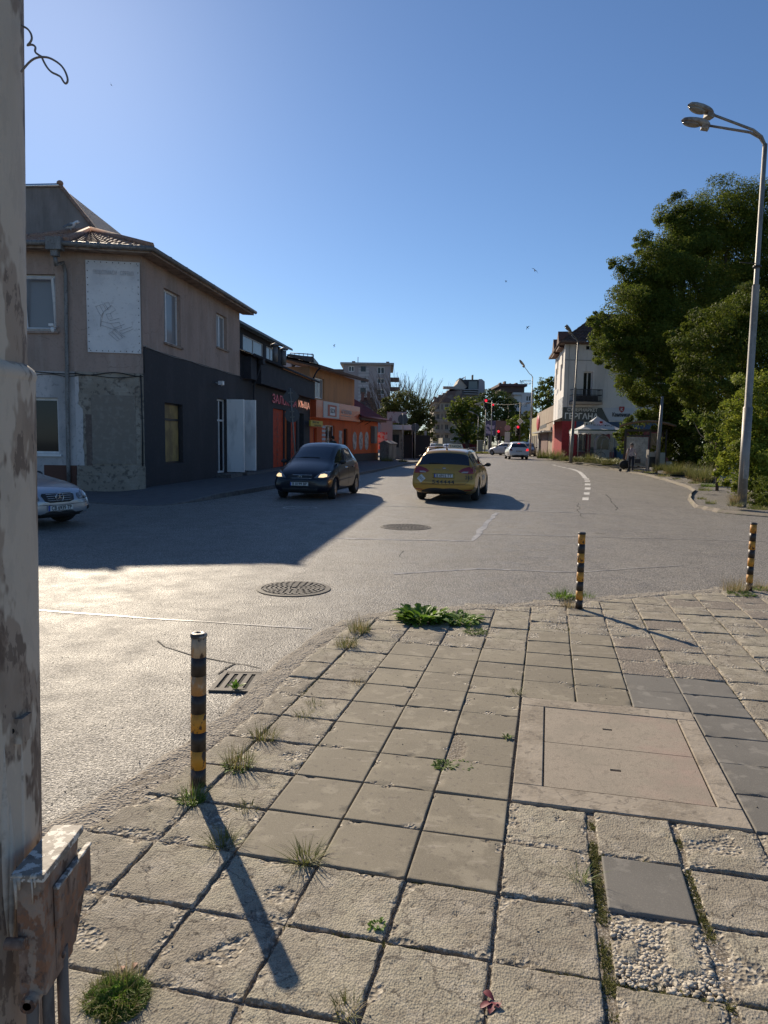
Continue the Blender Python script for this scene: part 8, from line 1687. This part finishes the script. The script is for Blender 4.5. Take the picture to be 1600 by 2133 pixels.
# ------------------------------------------------------------------ near painted steel pole with its rusty box
pm = M('old_pole_paint', (.36, .285, .22), .78, layers=[('noise', (9, 9, 2.4), .42, .6, (.26, .20, .15), 6, .85), ('noise', (14, 14, 4.5), .53, .58, (.16, .11, .08), 8, .8), ('noise', (40, 40, 16), .55, .6, (.12, .085, .065), 6, .7), ('noise', (6, 6, 2.2), .57, .60, (.60, .52, .42), 5, .75)], bumps=[('noise', (18, 18, 6), .5, .010), ('noise', (70, 70, 40), .3, .003)])
pr, yp = .10, 1.03
def edge_x(px, py, r, y=yp):
    """centre x of an upright tube of radius r at distance y whose right edge is seen at that pixel"""
    d = ray(px, py); az = math.atan2(d.x, d.y); cx = -.5
    for _ in range(30): ds = math.hypot(cx, y); cx = y * math.tan(az - math.asin(r / ds))
    k = math.sqrt(cx * cx + y * y - r * r) / math.hypot(d.x, d.y); return cx, CAMH + d.z * k
xa_, za_ = edge_x(88, 1730, pr); xb_, zb_ = edge_x(75, 790, pr); ln = (xb_ - xa_) / (zb_ - za_); x0p = xa_ - ln * za_; zc = edge_x(62, 765, pr)[1]
pl = thing('painted_pole', 'mottled grey painted steel pole close at the left edge, wider below a collar', 'pole', (x0p, yp, 0), 0); pl.rotation_euler = (0, math.atan(ln), 0)
def rad_at(px, py):
    r = pr
    for _ in range(40):
        cx, z = edge_x(px, py, r); r += (cx - x0p - ln * z) * .6
    return r, z
(r1, z1_), (r2, z2_) = rad_at(57, 745), rad_at(50, 10)
m = MB(); m.lathe([(pr, 0), (pr, zc - .02)], 48, cap=False); m.lathe([(pr, zc - .02), (pr + .002, zc - .012), (pr - .002, zc - .003), (r1, zc + .004)], 48, cap=False); m.build('lower_tube', pm, pl)
MB().lathe([(r1, zc), (r2, z2_), (r2 + (r2 - r1) * .8, 5.2)], 48, cap=False).build('upper_tube', pm, pl)
paintd = M('paint_drip', (.55, .49, .41), .65, layers=[('noise', 30, .5, .7, (.38, .33, .27))], bumps=[('noise', 25, .4, .01)])
m = MB()
for k in range(7):
    a = -1.05 + k * .15 + .04 * math.sin(k * 9); z1 = 1.05 + .30 * abs(math.sin(k * 2.3)); z0 = .86 + .06 * math.sin(k * 3.1); w_ = .012 + .006 * math.sin(k * 5)
    m.tube([((pr - .004) * math.cos(a), (pr - .004) * math.sin(a), z) for z in np.linspace(z0, z1, 6)], [.003, w_ * .4, w_ * .5, w_ * .45, w_ * .3, .003], 6)
m.build('paint_runs', paintd, pl)
zt_ = Y(80, 1487, yp).z; m = MB(); m.box(pr - .03, pr + .004, -.04, -.012, zt_ - .028, zt_ + .01); bk = m.build('bracket', pm, pl); MB().lathe([(.001, -.042), (.005, -.042), (.005, -.038)], 10, c=(pr - .012, 0, zt_ - .008), axis='y').build('bolt_hole', black, bk)
def chaikin(P):
    for _ in range(2): P = [P[0]] + [x for a, b in zip(P, P[1:]) for x in (a * .75 + b * .25, a * .25 + b * .75)] + [P[-1]]
    return P
fixr = Matrix.Rotation(-math.atan(ln), 4, 'Y'); ow = Vector((x0p, yp, 0)); m = MB()
for PP in (((44, 52), (49, 55), (58, 60), (65, 70), (67, 82), (60, 92), (55, 95), (66, 92), (75, 97), (72, 108), (80, 114), (87, 118)), ((44, 150), (50, 142), (60, 130), (72, 121), (87, 118), (104, 120), (125, 133), (135, 146), (141, 162), (141, 171), (136, 175), (131, 168), (127, 160), (118, 155), (108, 151), (99, 142), (92, 130), (87, 119))):
    m.tube([fixr @ p for p in chaikin([Y(a, b, yp) - ow for a, b in PP])], .0014, 6)
m.build('wire', M('loose_wire', (.22, .19, .17), .5, .5), pl)
# rusty switch box on the near side of the pole
rust = M('rusty_steel', (.19, .115, .08), .8, .05, layers=[('noise', (18, 18, 9), .42, .6, (.30, .21, .155), 6, .9), ('noise', (30, 30, 14), .5, .6, (.075, .04, .028), 7, .9), ('noise', 60, .56, .62, (.30, .13, .06), 5, .6), ('noise', (14, 14, 8), .60, .63, (.44, .36, .28), 5, .5)], bumps=[('noise', 30, .5, .008), ('noise', 120, .3, .003)])
topd = M('box_top_dirty', (.24, .21, .175), .65, layers=[('noise', 26, .5, .7, (.12, .095, .08), 5, .7), ('noise', 75, .55, .59, (.66, .62, .55), 4, .95)], bumps=[('noise', 60, .4, .004)])
zt = Y(88, 1822, .93).z; xr = Y(88, 1822, .93).x; xl = Y(22, 1822, .93).x; yn, yf = .93, 1.055; zb = Y(60, 2078, .93).z
bx = thing('switch_box', 'rusty tapered steel switch box with white paint drips strapped to the near pole', 'box', (xl, yn, 0), 0)
W = xr - xl; D = yf - yn
def hexa(m, x0, x1, y0, y1, z0, z1, tx=0.0, ty=0.0):
    vs = [(x0, y0, z0), (x1 - tx, y0, z0), (x1 - tx, y1 - ty, z0), (x0, y1 - ty, z0), (x0, y0, z1), (x1, y0, z1), (x1, y1, z1), (x0, y1, z1)]
    return m.add(vs, [(0, 3, 2, 1), (4, 5, 6, 7), (0, 1, 5, 4), (1, 2, 6, 5), (2, 3, 7, 6), (3, 0, 4, 7)])
B = []
B.append(hexa(MB(), .004, W - .002, .004, D - .004, zb, zt - .012, .0, .03).build('case', rust, bx)); B.append(hexa(MB(), 0, W + .003, -.002, D + .004, zt - .011, zt).build('top_plate', topd, bx))
xd = Y(121, 1853, .962).x - xl; zd0, zd1 = Y(127, 1934, .962).z, Y(121, 1853, .962).z; dr1_ = hexa(MB(), W - .001, xd, .032, D + .02, zd0, zd1).build('door', rust, bx); B.append(dr1_)
B.append(hexa(MB(), W - .001, xd + .002, .030, D + .022, zd1 + .0005, zd1 + .005).build('door_lip', topd, dr1_))
B.append(hexa(MB(), W - .001, xd - .006, .036, D + .01, zb + .012, zd0 - .002, .004, .035).build('lower_door', rust, bx))
for b in B: bv = b.modifiers.new('bevel', 'BEVEL'); bv.width = .0015; bv.segments = 2
m = MB()
for x, z1, w_ in ((.007, .050, .0030), (.012, .022, .0036), (.030, .042, .0014), (.034, .018, .002)):
    m.tube([(x, -.003, zt - .002), (x + .001, -.004, zt - z1 * .5), (x, .000, zt - z1)], [w_, w_ * .7, w_ * .35], 8); m.ball((x, -.001, zt - .002), (w_ * 1.7, .006, .003), seg=8, rings=5)
m.v = [(x, y * .35 - .002 if y < 0 else y, z) for x, y, z in m.v]; m.build('paint_drips', paintd, bx)
m = MB(); m.lathe([(.011, -.016), (.011, .02), (.006, .02), (.006, -.016)], 16, c=(.022, .004, zb - .004), axis='y'); m.build('hinge', rust, bx); MB().lathe([(.008, -.012), (.008, .015)], 14, c=(.004, -.004, zt - .10), axis='x').build('latch', rust, bx)
cdm = M('conduit_paint', (.22, .165, .125), .75, layers=[('noise', (20, 20, 6), .45, .6, (.11, .075, .055), 6, .8)])
for dx, dy, zt2 in ((.008, .03, .03), (.024, .045, .03), (.037, .065, .03)): MB().tube([(dx, dy, zb + zt2), (dx, dy, .0)], .0085, 12).build('conduit', cdm, bx)
for k in range(2): MB().ball((xd - .001, .045 + .0, zd1 - .02 - k * .09), (.003, .005, .005), seg=10, rings=6).build('bolt', rust, dr1_)
